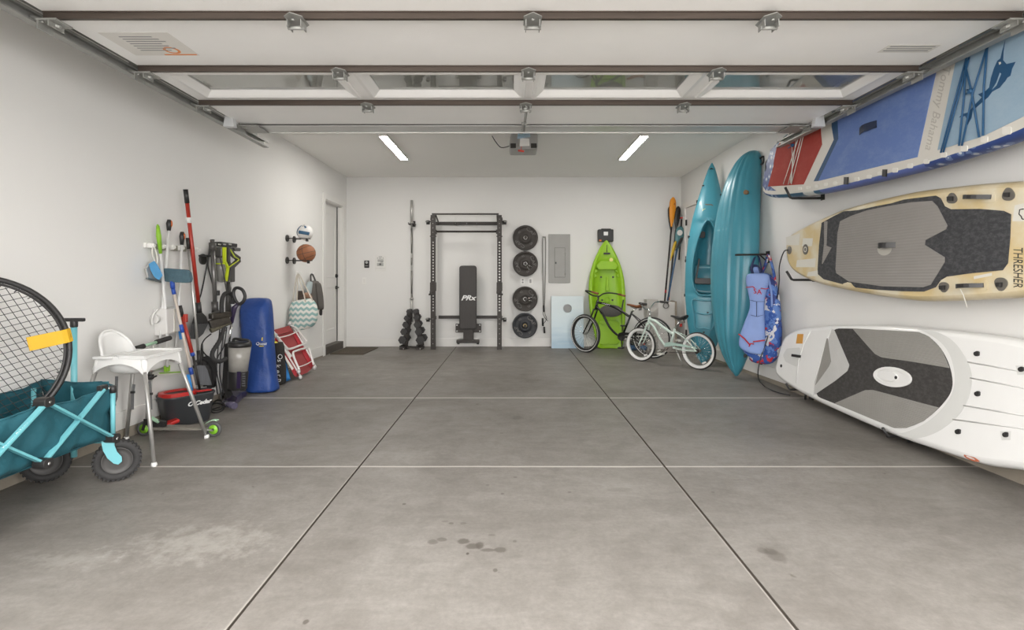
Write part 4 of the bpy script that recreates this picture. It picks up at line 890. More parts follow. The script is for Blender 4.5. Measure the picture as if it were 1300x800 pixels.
# ------------------------------------------------------------------ paddle boards on the right wall
class Plane:
    # deck plane X = xb + k*Z ; q(x, y) turns a photo pixel into a (Y, s) pair, s measured up the board
    def __init__(s, xb, k=0.0):
        s.xb, s.k = xb, k; s.u = V(0, -1, 0); s.v = V(k, 0, 1).normalized(); s.n = s.u.cross(s.v)   # normal faces the room (-X)
        s.o = V(xb, 0, 0)
    def q(s, x, y):
        Y = (s.xb+s.k*H)*FPX/((x-VX)+s.k*(y-VY)); Z = H-(y-VY)*Y/FPX
        return (-Y, Z/s.v.z)
    def yz(s, Y, Z): return (-Y, Z/s.v.z)
    def p(s, a, d=0.0): return s.o+s.u*a[0]+s.v*a[1]+s.n*d
def board(name, label, pl, outline, thick, mats, deck_in=0.035, group=None):
    c = (sum(p[0] for p in outline)/len(outline), sum(p[1] for p in outline)/len(outline))
    pc = pl.p(c); t = thing(name, label, 'paddle board', (pc.x, pc.y, pc.z), group=group)
    L = [(p.x, p.y) for p in spl([V(p[0], p[1], 0) for p in outline], 6, closed=True)]
    mb = MB(); rings = []
    for d, h in ((deck_in+0.02, 0.0), (deck_in, 0.0), (deck_in*0.45, -thick*0.07), (0.006, -thick*0.22), (0.0, -thick*0.45), (0.008, -thick*0.75), (deck_in*0.6, -thick*0.95), (deck_in*1.2, -thick)):
        rings.append([pl.p(a, h) for a in inset(L, d)])
    n = len(L)
    for j in range(len(rings)-1):
        k = len(mb.v) if j == 0 else k
    vs = [p for r in rings for p in r]; fs = []
    mb.v = vs
    for j in range(len(rings)-1):
        for i in range(n): mb.f.append([j*n+i, j*n+(i+1) % n, (j+1)*n+(i+1) % n, (j+1)*n+i]); mb.m.append(0 if j == 0 else 1); mb.s.append(j > 0)
    mb.f.append(list(range(n))); mb.m.append(0); mb.s.append(False)
    mb.f.append([(len(rings)-1)*n+i for i in range(n-1, -1, -1)]); mb.m.append(1); mb.s.append(False)
    b = mb.build('board', mats, t)
    return t, b, L
def poly(name, pl, pts, mats, parent, h=0.003, base=0.0, rounded=0, bevel=0.0, ox=970, oy=220, sc=3.939):
    P2 = [pl.q(ox+x/sc, oy+y/sc) for x, y in pts]
    if rounded: P2 = [(p.x, p.y) for p in round_poly(P2, rounded)]
    mb = MB(); mb.prism(P2, pl.o, pl.u, pl.v, base, base+h); return mb.build(name, mats, parent, bevel=bevel)
def round_poly(pts, r, n=4):
    out = []; N = len(pts)
    for i in range(N):
        a, b, c = V(pts[i-1][0], pts[i-1][1], 0), V(pts[i][0], pts[i][1], 0), V(pts[(i+1) % N][0], pts[(i+1) % N][1], 0)
        d1 = min(r, (a-b).length*0.45); d2 = min(r, (c-b).length*0.45); p0 = b+(a-b).normalized()*d1; p1 = b+(c-b).normalized()*d2
        for j in range(n+1):
            t = j/n; out.append(p0*(1-t)**2+b*2*t*(1-t)+p1*t*t)
    return out
def eva(name, col, var=0.08, lines=0.5, sc=95.0, dirv=(0, 1, 0)):
    m = mat(name, col, 0.85, var=var, scale=7); nt = m.node_tree; b = nt.nodes['Principled BSDF']
    wv = nd(nt, 'ShaderNodeTexWave', wave_type='BANDS', bands_direction='Z'); wv.inputs['Scale'].default_value = sc/6.2
    tc = nd(nt, 'ShaderNodeTexCoord'); nt.links.new(tc.outputs['Object'], wv.inputs['Vector'])
    bp = nd(nt, 'ShaderNodeBump'); bp.inputs['Strength'].default_value = lines; bp.inputs['Distance'].default_value = 0.004
    nt.links.new(wv.outputs['Fac'], bp.inputs['Height']); nt.links.new(bp.outputs['Normal'], b.inputs['Normal'])
    return m
def scuffed(name, col, hi, amt=0.5, sc=9):
    m = bpy.data.materials.new(name); m.use_nodes = True; nt = m.node_tree; b = nt.nodes['Principled BSDF']; b.inputs['Roughness'].default_value = 0.8
    tc = nd(nt, 'ShaderNodeTexCoord'); mp = nd(nt, 'ShaderNodeMapping'); mp.inputs['Scale'].default_value = (1, 1, 1.6); nt.links.new(tc.outputs['Object'], mp.inputs[0])
    nz = nd(nt, 'ShaderNodeTexNoise'); nz.inputs['Scale'].default_value = sc; nz.inputs['Detail'].default_value = 9; nz.inputs['Roughness'].default_value = 0.75; nt.links.new(mp.outputs[0], nz.inputs['Vector'])
    r = nd(nt, 'ShaderNodeValToRGB'); e = r.color_ramp.elements; e[0].position = 0.45; e[0].color = (*col, 1); e[1].position = 0.45+amt; e[1].color = (*hi, 1)
    nt.links.new(nz.outputs['Fac'], r.inputs[0]); nt.links.new(r.outputs[0], b.inputs['Base Color']); return m
def webbing(name, parent, p0, p1, w, lift, mats, pl, n=9):
    # arched strap handle between two points of the plane, w wide, lifting off the deck
    mb = MB(); rg = []
    a = V(p0[0], p0[1], 0); b = V(p1[0], p1[1], 0); d = (b-a).normalized(); s = V(-d.y, d.x, 0)*w/2
    for i in range(n):
        t = i/(n-1); c = a.lerp(b, t); h = 0.004+lift*math.sin(PI*t)
        rg.append([pl.p((c+s)[:2], h), pl.p((c-s)[:2], h), pl.p((c-s)[:2], h+0.004), pl.p((c+s)[:2], h+0.004)])
    mb.loft(rg, smooth=False); return mb.build(name, mats, parent)
def bracket(label, Y, zb, x_out, tip_h, loc_dx=0.05):
    t = thing('board_bracket', label, 'wall bracket', (XR, Y, zb), group=None)
    mb = MB(); mb.bx(XR-0.008, XR, Y-0.03, Y+0.03, zb-0.03, zb+0.16); mb.build('wall_plate', dark_metal, t, bevel=0.002)
    mb = MB(); mb.tube([V(XR-0.006, Y, zb-0.012), V(x_out+0.02, Y, zb-0.012), V(x_out, Y, zb-0.005), V(x_out-loc_dx, Y, zb+tip_h)], 0.012, n=10); mb.build('padded_arm', black_plastic, t)
# --- beige board in the middle
def tan_mat(name, a, b_, sc=3.5, pos=(0.42, 0.60)):
    m = bpy.data.materials.new(name); m.use_nodes = True; nt = m.node_tree; b = nt.nodes['Principled BSDF']; b.inputs['Roughness'].default_value = 0.4
    tc = nd(nt, 'ShaderNodeTexCoord'); nz = nd(nt, 'ShaderNodeTexNoise'); nz.inputs['Scale'].default_value = sc; nz.inputs['Detail'].default_value = 5; nt.links.new(tc.outputs['Object'], nz.inputs['Vector'])
    r = nd(nt, 'ShaderNodeValToRGB'); e = r.color_ramp.elements; e[0].position = pos[0]; e[0].color = (*a, 1); e[1].position = pos[1]; e[1].color = (*b_, 1)
    nt.links.new(nz.outputs['Fac'], r.inputs[0]); nt.links.new(r.outputs[0], b.inputs['Base Color']); return m
pm = Plane(2.81, 0.0)
out = [pm.yz(5.345, 1.50)]+[pm.q(*q) for q in ((998, 304), (1008, 293.6), (1046, 274.6), (1084, 260.6), (1148, 245), (1198, 238), (1249, 232.7), (1300, 230))]
out += [pm.yz(*q) for q in ((2.5, 1.68), (2.25, 1.57), (2.14, 1.44), (2.25, 1.32), (2.5, 1.21))]+[pm.q(*q) for q in ((1300, 376), (1249, 380), (1186, 382.5), (1148, 381), (1089, 372), (1038.5, 361), (1010.6, 348), (1000, 336))]
cream = tan_mat('board_cream_tan', (0.60, 0.47, 0.245), (0.66, 0.60, 0.46)); tanrail = tan_mat('board_rail_tan', (0.50, 0.40, 0.22), (0.62, 0.54, 0.38))
tb, bb_, _ = board('paddle_board', 'yellowed cream paddle board with worn grey and black pads, middle of the right wall', pm, out, 0.12, [cream, tanrail])
dpad = scuffed('black_deck_pad', (0.034, 0.035, 0.039), (0.13, 0.13, 0.13), 0.45, 26)
gpad = eva('grey_deck_pad', (0.255, 0.240, 0.225), lines=0.35)
D = [(270, 480), (277, 360), (290, 248), (350, 215), (400, 190), (470, 185), (560, 165), (640, 150), (700, 132), (760, 124), (860, 112), (885, 125), (905, 165), (935, 180), (1080, 178), (1200, 188), (1237, 205), (1232, 330), (1221, 450), (1195, 485), (1040, 500), (915, 517), (885, 535), (860, 570), (800, 592), (690, 590), (560, 582), (460, 572), (440, 555), (395, 555), (300, 530), (272, 505)]
p1 = poly('black_pad', pm, D, dpad, tb, 0.004, 0.0005)
p1['label'] = 'black worn traction pad'
G = [(372, 300), (385, 240), (440, 213), (520, 185), (620, 165), (740, 145), (845, 138), (872, 165), (922, 262), (915, 280), (812, 335), (808, 358), (908, 420), (908, 445), (838, 558), (800, 570), (600, 566), (430, 542), (366, 500), (362, 480)]
p2 = poly('grey_pad', pm, G, gpad, tb, 0.004, 0.005); p2['label'] = 'grey ribbed traction pad'
poly('pad_stripe', pm, [(303, 240), (320, 240), (315, 362), (340, 372), (295, 455), (292, 450), (303, 350)], gpad, tb, 0.001, 0.0047)
pale = mat('pale_tape', (0.66, 0.64, 0.58), 0.4, var=0.04); d_plate = mat('fin_plate_grey', (0.13, 0.12, 0.105), 0.5, var=0.1)
for pts in ([(110, 320), (180, 300), (175, 360), (112, 360)], [(195, 325), (245, 325), (240, 365), (190, 365)], [(165, 435), (260, 425), (255, 470), (160, 470)], [(220, 495), (270, 485), (268, 515), (215, 515)], [(1050, 515), (1140, 498), (1140, 512), (1050, 530)], [(1255, 160), (1300, 150), (1300, 240), (1243, 240)]):
    poly('faded_patch', pm, pts, pale, bb_, 0.0008, 0.0004)
for cx, cy, r in ((942, 125, 27), (1225, 105, 33), (902, 570, 26), (1188, 555, 34)):
    pts = [(cx-r*0.35, cy-r), (cx+r*0.35, cy-r), (cx+r, cy-r*0.1), (cx+r*0.9, cy+r*0.6), (cx+r*0.3, cy+r), (cx-r*0.6, cy+r*0.95), (cx-r, cy+r*0.5), (cx-r*0.85, cy-r*0.2)]
    if cy > 400: pts = [(x, 2*cy-y) for x, y in pts]
    e_ = poly('ring_patch', pm, pts, d_plate, tb, 0.005, 0.0005, rounded=0.03)
    poly('strap_loop', pm, [(cx-12, cy-8), (cx+12, cy-10), (cx+10, cy+14), (cx-10, cy+12)], black_plastic, e_, 0.02, 0.005, bevel=0.003)
for (x0, y0, x1, y1) in ((1002, 118, 1140, 118), (966, 566, 1102, 560), (582, 364, 664, 358)):
    cx, cy = (x0+x1)/2, (y0+y1)/2
    if cx > 900: poly('handle_patch', pm, [(x0-15, y0-24), (x1+18, y1-24), (x1+18, y1+28), (x0-15, y0+28)], cream, tb, 0.003, 0.0005, rounded=0.02)
    webbing('strap_handle', tb, pm.q(970+x0/3.939, 220+y0/3.939), pm.q(970+x1/3.939, 220+y1/3.939), 0.026 if cx > 900 else 0.04, 0.06, black_plastic, pm)
mb = MB(); a = pm.q(970+608/3.939, 220+378/3.939); mb.prism([(a[0]+0.075*math.cos(t), a[1]+0.05*math.sin(t)) for t in [2*PI*i/24 for i in range(24)]], pm.o, pm.u, pm.v, 0.0088, 0.0096); mb.build('handle_recess', mat('worn_recess', (0.42, 0.40, 0.36), 0.6), tb)
poly('worn_hole', pm, [(398, 552), (420, 545), (437, 548), (455, 570), (400, 560)], cream, tb, 0.0006, 0.0048)
mb = MB(); a = pm.q(970+208/3.939, 220+381/3.939); mb.prism([(a[0]+0.045*math.cos(t), a[1]+0.05*math.sin(t)) for t in [2*PI*i/20 for i in range(20)]], pm.o, pm.u, pm.v, 0.0005, 0.004); mb.build('valve_badge', d_plate, tb)
mb = MB(); a = pm.q(970+208/3.939, 220+381/3.939); mb.ring([(a[0]+0.026*math.cos(t), a[1]+0.026*math.sin(t)) for t in [2*PI*i/20 for i in range(20)]], [(a[0]+0.018*math.cos(t), a[1]+0.018*math.sin(t)) for t in [2*PI*i/20 for i in range(20)]], pm.o, pm.u, pm.v, 0.004, 0.005); mb.build('badge_mark', pale, tb)
a = pm.q(970+128/3.939, 220+385/3.939); mb = MB(); mb.lathe([(0.04, 0), (0.04, 0.006), (0.026, 0.010), (0.014, 0.014), (0.001, 0.014)], pm.p(a), pm.n, 18); mb.build('leash_plug', d_plate, tb)
lp_ = [pm.p(a, 0.012), P(995, 320, 5.3), P(989.5, 338, 5.45), P(989, 360, 5.6), P(984, 395, 5.75), P(974, 430, 5.75), P(965, 457, 5.75), P(962.5, 478, 5.75), P(970, 490, 5.85), P(985, 497.5, 5.55), P(1003, 502, 5.3)]
mb = MB(); mb.tube(spl(lp_, 6), 0.006, n=6); mb.build('leash_cord', black_plastic, tb)
# lettering near the nose
ca, cb2 = pm.q(970+1268/3.939, 220+470/3.939), pm.q(970+1272/3.939, 220+380/3.939)
mb = MB(); o = pm.p(ca, 0.0006); mb.text('THRESHER', o, -pm.v, pm.u, 0.055, depth=0.0005, xs=0.62, shear=0.2); mb.build('maker_lettering', ink_dark, bb_)
mb = MB(); mb.tube([pm.p(pm.q(970+x/3.939, 220+y/3.939), 0.002) for x, y in ((1300, 178), (1280, 182), (1277, 205), (1288, 215), (1292, 228), (1300, 230))], 0.003, n=5); mb.build('logo_curl', ink_dark, bb_)
# dark rail flashes near the nose
for pts, mm in (([(1062, 622), (1130, 607), (1300, 600), (1300, 612), (1090, 630)], d_plate),):
    pass
# zip tie
mb = MB(); q0 = pm.q(970+1022/3.939, 220+580/3.939); q1 = pm.q(970+1040/3.939, 220+672/3.939); mb.tube([pm.p(q0, 0.05), pm.p(q0, 0.03)+V(0, 0, -0.04), pm.p(q1, 0.03)], 0.0025, n=5); mb.build('zip_tie', pale, tb)
bracket('black padded wall hook under the tail of the cream board', 5.2, 1.215, 2.80, 0.075)
bracket('black padded wall hook under the nose of the cream board', 2.62, 1.125, 2.80, 0.075)
# --- blue inflatable board on top
pb_ = Plane(2.74, 0.0)
YZ = [(5.70, 2.22), (5.665, 2.13), (5.52, 2.075), (5.3, 2.04), (4.9, 1.995), (4.53, 1.968), (3.84, 1.95), (3.3, 1.953), (2.78, 1.99), (2.42, 2.10), (2.22, 2.34), (2.42, 2.58), (2.8, 2.69), (3.3, 2.725), (4.4, 2.72), (5.0, 2.69), (5.3, 2.655), (5.51, 2.59), (5.63, 2.44)]
def rail_mat():
    m = bpy.data.materials.new('printed_rail'); m.use_nodes = True; nt = m.node_tree; b = nt.nodes['Principled BSDF']; b.inputs['Roughness'].default_value = 0.4; Lk = nt.links.new
    tc = nd(nt, 'ShaderNodeTexCoord'); sp = nd(nt, 'ShaderNodeSeparateXYZ'); Lk(tc.outputs['Object'], sp.inputs[0])
    vo = nd(nt, 'ShaderNodeTexVoronoi', feature='F1'); vo.inputs['Scale'].default_value = 16; Lk(tc.outputs['Object'], vo.inputs['Vector'])
    fr = nd(nt, 'ShaderNodeValToRGB'); fr.color_ramp.interpolation = 'CONSTANT'; e = fr.color_ramp.elements; e[0].position = 0; e[0].color = (0.55, 0.58, 0.62, 1); e[1].position = 0.42; e[1].color = (0.03, 0.06, 0.20, 1); k = e.new(0.25); k.color = (0.14, 0.20, 0.36, 1)
    Lk(vo.outputs['Distance'], fr.inputs[0])
    mr = nd(nt, 'ShaderNodeMapRange'); mr.inputs['From Min'].default_value = -2.0; mr.inputs['From Max'].default_value = 2.0
    Lk(sp.outputs['Y'], mr.inputs['Value'])
    rp = nd(nt, 'ShaderNodeValToRGB'); rp.color_ramp.interpolation = 'CONSTANT'; e = rp.color_ramp.elements
    # position -> kind: floral flag by alpha
    cy = sum(q[0] for q in YZ)/len(YZ)
    def ps(Y): return (Y-cy+2.0)/4.0
    e[0].position = 0; e[0].color = (0, 0, 0, 1); e[1].position = ps(3.45); e[1].color = (0.10, 0.14, 0.36, 1)
    for pos, c in ((ps(4.62), (0.03, 0.10, 0.18, 1)), (ps(4.72), (0.55, 0.56, 0.54, 1)), (ps(4.88), (0.03, 0.10, 0.18, 1))): k = e.new(pos); k.color = c
    Lk(mr.outputs['Result'], rp.inputs[0])
    f2 = nd(nt, 'ShaderNodeValToRGB'); f2.color_ramp.interpolation = 'CONSTANT'; e = f2.color_ramp.elements; e[0].position = 0; e[0].color = (1, 1, 1, 1); e[1].position = ps(3.45); e[1].color = (0, 0, 0, 1); k = e.new(ps(5.35)); k.color = (1, 1, 1, 1)
    Lk(mr.outputs['Result'], f2.inputs[0])
    mx = nd(nt, 'ShaderNodeMix', data_type='RGBA'); Lk(f2.outputs[0], mx.inputs['Factor']); Lk(rp.outputs[0], mx.inputs['A']); Lk(fr.outputs[0], mx.inputs['B']); Lk(mx.outputs['Result'], b.inputs['Base Color'])
    return m
cream_w = mat('board_off_white', (0.60, 0.575, 0.52), 0.5, var=0.04)
t3, b3, L3 = board('paddle_board', 'blue and red paddle board with sailfish emblem, topmost on the right wall', pb_, [pb_.yz(*q) for q in YZ], 0.15, [cream_w, rail_mat()])
Z4 = dict(ox=950, oy=40, sc=3.637)
red_eva = scuffed('red_deck_pad', (0.33, 0.035, 0.025), (0.42, 0.09, 0.06), 0.5, 5); blue_eva = scuffed('periwinkle_deck_pad', (0.115, 0.185, 0.42), (0.22, 0.30, 0.50), 0.5, 4)
lb_eva = scuffed('light_blue_deck_pad', (0.26, 0.37, 0.47), (0.36, 0.45, 0.52), 0.5, 4); navy = mat('navy_stripe', (0.018, 0.065, 0.15), 0.6)
def clipz(pts, zt=2.675):   # keep pads below the top rail
    return pts
o = [pb_.q(950+x/3.637, 40+y/3.637) for x, y in ((92, 716), (112, 640), (145, 545), (137, 530))]
o += [pb_.yz(5.33, 2.60), pb_.yz(5.05, 2.65)]+[pb_.q(950+x/3.637, 40+y/3.637) for x, y in ((335, 452), (341, 522), (256, 706))]
topz = 2.665
e_ = [pb_.q(950+335/3.637, 40+452/3.637)]
o = [pb_.q(950+92/3.637, 40+716/3.637), pb_.q(950+118/3.637, 40+620/3.637), pb_.yz(5.42, 2.46), pb_.yz(5.36, 2.58), pb_.yz(5.25, 2.62), (e_[0][0], 2.64), e_[0], pb_.q(950+341/3.637, 40+522/3.637), pb_.q(950+256/3.637, 40+706/3.637)]
mb = MB(); mb.prism(o, pb_.o, pb_.u, pb_.v, 0.0005, 0.004); q = mb.build('red_pad', red_eva, t3); q['label'] = 'red traction pad'
def yof(x, y): return pb_.q(950+x/3.637, 40+y/3.637)
o = [yof(303, 692), yof(396, 500), yof(386, 440), (yof(386, 375)[0], 2.645), (yof(410, 370)[0], 2.645), yof(418, 495), yof(325, 690)]
mb = MB(); mb.prism(o, pb_.o, pb_.u, pb_.v, 0.0005, 0.003); mb.build('navy_stripe', navy, t3)
o = [yof(325, 690), yof(418, 495), (yof(412, 430)[0], 2.645), (yof(868, 190)[0], 2.66), yof(868, 190), yof(782, 580)]
mb = MB(); mb.prism(o, pb_.o, pb_.u, pb_.v, 0.0005, 0.004); q = mb.build('blue_pad', blue_eva, t3); q['label'] = 'periwinkle blue traction pad'
o = [yof(876, 548), (yof(978, 130)[0], 2.66), pb_.yz(2.6, 2.60), pb_.yz(2.45, 2.34), pb_.yz(2.6, 2.14), yof(1273, 392), yof(1080, 486)]
mb = MB(); mb.prism(o, pb_.o, pb_.u, pb_.v, 0.0005, 0.004); q = mb.build('light_blue_pad', lb_eva, t3); q['label'] = 'pale blue pad with sailfish emblem'
fish = [(1190, 40), (1182, 95), (1180, 132), (1196, 150), (1238, 140), (1228, 160), (1222, 172), (1219, 186), (1214, 205), (1200, 213), (1190, 230), (1182, 238), (1165, 260), (1148, 268), (1130, 278), (1112, 303), (1080, 330), (1040, 365), (1034, 400), (1016, 432), (1012, 404), (1005, 390), (976, 398), (990, 382), (1020, 373), (1055, 332), (1082, 304), (1064, 290), (1098, 276), (1116, 258), (1124, 215), (1138, 170), (1154, 135), (1168, 124), (1176, 90)]
poly('sailfish_emblem', pb_, fish, mat('emblem_blue', (0.015, 0.075, 0.17), 0.5), t3, 0.001, 0.0042, **Z4)
poly('emblem_slit', pb_, [(1166, 190), (1172, 195), (1150, 250), (1130, 268), (1150, 235)], lb_eva, t3, 0.0006, 0.0052, **Z4)
poly('emblem_eye', pb_, [(1160, 142), (1170, 140), (1172, 148), (1163, 154)], cream_w, t3, 0.0006, 0.0052, **Z4)
cord_w = mat('white_bungee', (0.62, 0.60, 0.55), 0.7); cord_b = mat('navy_bungee', (0.02, 0.09, 0.20), 0.6)
for pts in ([(238, 492), (168, 705)], [(228, 495), (200, 700)], [(250, 492), (190, 706)], [(208, 530), (210, 600), (205, 705)], [(262, 480), (205, 705)]):
    mb = MB(); mb.tube([pb_.p(yof(*q), 0.014) for q in pts], 0.0042, n=6); mb.build('bungee_cord', cord_w, t3)
for pts in ([(1020, 118), (900, 560)], [(1032, 118), (912, 558)], [(1018, 118), (1008, 300), (985, 528)], [(1012, 150), (1045, 290), (1078, 488)], [(1114, 72), (1050, 280), (998, 528)], [(1116, 72), (1100, 250), (1096, 480)]):
    mb = MB(); mb.tube([pb_.p(yof(*q), 0.016) for q in pts], 0.0055, n=6); mb.build('bungee_cord', cord_b, t3)
for x, y, mm in ((1040, 275, cord_b), (213, 525, cord_b)):
    mb = MB(); mb.sphere(pb_.p(yof(x, y), 0.018), 0.016, 10, 8); mb.tube([pb_.p(yof(x-22, y+14), 0.016), pb_.p(yof(x, y), 0.02), pb_.p(yof(x-18, y-6), 0.016)], 0.005, n=6); mb.build('knot', mm, t3)
for x, y, s in ((905, 570, 13), (1000, 540, 15), (1093, 497, 16), (1197, 457, 20), (825, 600, 12), (750, 620, 12), (680, 640, 12), (610, 655, 10), (560, 670, 10), (503, 682, 10), (450, 690, 9), (403, 700, 9), (360, 706, 8), (318, 714, 8), (277, 720, 8), (240, 724, 8)):
    poly('ring_patch', pb_, [(x-s, y-s*0.8), (x+s, y-s), (x+s, y+s*0.9), (x-s, y+s)], mat('patch_white', (0.68, 0.66, 0.61), 0.4), t3, 0.006, 0.0005, rounded=0.012, bevel=0.0, **Z4)
for x, y in ((637, 655), (458, 690)):
    poly('d_ring_strap', pb_, [(x-7, y-18), (x+9, y-18), (x+7, y+16), (x-9, y+16)], black_plastic, t3, 0.012, 0.006, **Z4)
webbing('carry_handle', t3, yof(517, 462), yof(596, 427), 0.055, 0.03, mat('navy_webbing', (0.012, 0.02, 0.05), 0.6), pb_)
mb = MB(); cA, cB = yof(900, 235), yof(848, 470); dirv = (V(cB[0]-cA[0], cB[1]-cA[1], 0)).normalized(); uu = pb_.u*dirv.x+pb_.v*dirv.y; vv = pb_.n.cross(uu)
mb.text('Tommy Bahama', pb_.p(((cA[0]+cB[0])/2, (cA[1]+cB[1])/2), 0.0006), uu, vv, 0.066, depth=0.0005, xs=0.86, shear=0.35); mb.build('maker_lettering', mat('faded_tan_ink', (0.44, 0.415, 0.37), 0.5), b3)
poly('flower_print_tail', pb_, [(66, 712), (78, 625), (102, 548), (140, 512), (150, 524), (120, 620), (97, 712), (130, 736), (80, 734)], b3.data.materials[1], b3, 0.0008, 0.0004, **Z4)
hh_ = MB(); hh_.tube(spl([pb_.p(yof(108, 575), -0.01), P(973, 205, 5.6), P(972, 214, 5.6), pb_.p(yof(78, 650), -0.01)], 5), 0.008, n=6); hh_.build('tail_handle', black_plastic, t3)
bracket('black padded wall hook under the tail of the blue board', 5.056, 2.03-0.02, 2.71, 0.095)
bracket('black padded wall hook under the nose of the blue board', 2.55, 2.02, 2.71, 0.095)
# --- white board standing low by the floor
pw = Plane(2.80, 0.10)
wpx = [(983, 469), (986.5, 450), (994.8, 427.5), (1014, 417), (1058, 412.4), (1124, 412.4), (1179, 416.5), (1245, 423.4), (1300, 432.5)]
bot_px = [(1300, 598), (1245, 589.8), (1190, 573), (1135, 554), (1080, 530.6), (1033, 508.6), (1005.7, 493.5), (987, 480)]
O = [pw.q(*q) for q in wpx]
e0, e1 = pw.q(1300, 432.5), pw.q(1300, 598)
O += [(-2.45, e0[1]-0.08), (-2.20, e0[1]-0.22), (-2.12, (e0[1]+e1[1])/2), (-2.20, e1[1]+0.2), (-2.45, e1[1]+0.06)]
O += [pw.q(*q) for q in bot_px]
gel = mat('white_gelcoat', (0.76, 0.755, 0.74), 0.3, var=0.015, coat=0.2); gel2 = mat('white_gelcoat_grey', (0.62, 0.62, 0.60), 0.35, var=0.02)
t4, b4, _ = board('paddle_board', 'white paddle board with grey and black pads, lowest on the right wall', pw, O, 0.11, [gel, gel], deck_in=0.045)
Z6 = dict(ox=970, oy=400, sc=3.636)
dots = scuffed('black_dimple_pad', (0.036, 0.033, 0.031), (0.10, 0.095, 0.09), 0.45, 24)
g6 = eva('grey_grooved_pad', (0.27, 0.26, 0.24), lines=0.5, sc=160); w6 = eva('white_grooved_pad', (0.52, 0.515, 0.50), lines=0.4, sc=160)
cres = [(690, 62), (740, 75), (820, 125), (865, 190), (885, 290), (870, 370), (810, 450), (740, 505), (650, 545), (600, 545), (640, 560), (700, 575), (800, 545), (900, 470), (950, 380), (965, 290), (940, 210), (880, 120), (800, 75)]
poly('deck_crescent', pw, cres, gel2, b4, 0.0008, 0.0003, rounded=0.10, **Z6)
Dk = [(235, 372), (318, 62), (420, 63), (560, 70), (718, 79), (765, 100), (820, 155), (858, 230), (874, 310), (862, 365), (815, 425), (740, 490), (660, 522), (605, 522), (500, 480), (330, 410)]
q = poly('black_pad', pw, Dk, dots, t4, 0.003, 0.0005, rounded=0.09, **Z6); q['label'] = 'black dimpled centre pad'
poly('grey_pad', pw, [(412, 64), (560, 70), (718, 79), (765, 100), (820, 155), (857, 238), (860, 246), (700, 218), (545, 196), (515, 180), (470, 130)], g6, t4, 0.003, 0.0037, rounded=0.01, **Z6)
poly('grey_pad', pw, [(328, 408), (470, 347), (505, 346), (650, 385), (812, 428), (740, 490), (660, 522), (605, 522), (500, 480)], g6, t4, 0.003, 0.0037, rounded=0.01, **Z6)
poly('light_pad', pw, [(236, 368), (236, 310), (316, 66), (326, 68), (396, 232), (388, 258), (330, 305)], w6, t4, 0.003, 0.0037, rounded=0.01, **Z6)
poly('grey_chevron', pw, [(240, 325), (293, 108), (298, 108), (313, 215), (303, 238), (270, 285)], g6, t4, 0.0015, 0.0068, **Z6)
def ell(cx, cy, rx, ry, n=28, rot=0.16):
    return [(cx+rx*math.cos(t)*math.cos(rot)-ry*math.sin(t)*math.sin(rot), cy+rx*math.cos(t)*math.sin(rot)+ry*math.sin(t)*math.cos(rot)) for t in [2*PI*i/n for i in range(n)]]
def ring_px(name, a, b_, d0, d1, mm, par, Z):
    mb = MB(); A = [pw.q(Z['ox']+x/Z['sc'], Z['oy']+y/Z['sc']) for x, y in a]; B2 = [pw.q(Z['ox']+x/Z['sc'], Z['oy']+y/Z['sc']) for x, y in b_]
    mb.ring(A, B2, pw.o, pw.u, pw.v, d0, d1); return mb.build(name, mm, par, bevel=0.002)
poly('handle_base', pw, ell(599, 287, 86, 43), gel, t4, 0.003, 0.0037, **Z6)
ring_px('handle_rim', ell(599, 287, 89, 46), ell(597, 286, 74, 32), 0.0037, 0.014, gel, t4, Z6)
poly('grab_bar', pw, ell(585, 284, 40, 24), gel, t4, 0.016, 0.006, bevel=0.006, **Z6)
mb = MB(); mb.lathe([(0.012, 0.0), (0.012, 0.004), (0.001, 0.004)], pw.p(pw.q(970+622/3.636, 400+290/3.636), 0.02), pw.n, 12); mb.build('vent_screw', dark_metal, t4)
for x, y in ((985, 178), (1190, 250), (988, 363), (898, 538), (1118, 552)):
    if x > 1100: poly('plug_recess', pw, [(x-28, y-16), (x+22, y-16), (x+20, y+26), (x-20, y+26)], gel2, b4, 0.0008, 0.0005, **Z6)
    poly('deck_plug', pw, [(x-11, y-5), (x+5, y-12), (x+12, y-8), (x+11, y+10), (x-2, y+14), (x-11, y+6)], black_plastic, t4, 0.010, 0.0005, rounded=0.006, **Z6)
for a, c in (((940, 217), (1200, 262)), ((952, 290), (1200, 337)), ((920, 417), (1200, 465)), ((872, 482), (1200, 525))):
    mb = MB(); mb.tube([pw.p(pw.q(970+x/3.636, 400+y/3.636), -0.001) for x, y in (a, c, (c[0]+100, c[1]+15))], 0.005, n=6); mb.build('deck_ridge', gel, b4)
mb = MB(); mb.tube([pw.p(pw.q(970+x/3.636, 400+y/3.636), -0.002) for x, y in ((312, 62), (270, 170), (240, 280), (228, 372))], 0.006, n=6); mb.build('deck_ridge', gel, b4)
mb = MB(); mb.tube([pw.p(pw.q(970+x/3.636, 400+y/3.636), -0.002) for x, y in ((215, 75), (185, 130), (160, 210), (148, 315))], 0.008, n=6); mb.build('deck_ridge', gel, b4)
poly('tail_panel', pw, [(105, 155), (165, 150), (172, 205), (150, 240), (98, 215), (88, 185)], gel2, b4, 0.001, 0.0005, rounded=0.02, **Z6)
poly('tail_handle', pw, [(132, 180), (172, 186), (170, 198), (130, 192)], dark_metal, t4, 0.012, 0.0005, bevel=0.002, **Z6)
poly('orange_tag', pw, [(155, 88), (182, 88), (178, 132), (148, 132)], mat('orange_tag', (0.62, 0.30, 0.05), 0.5), t4, 0.002, 0.0005, **Z6)
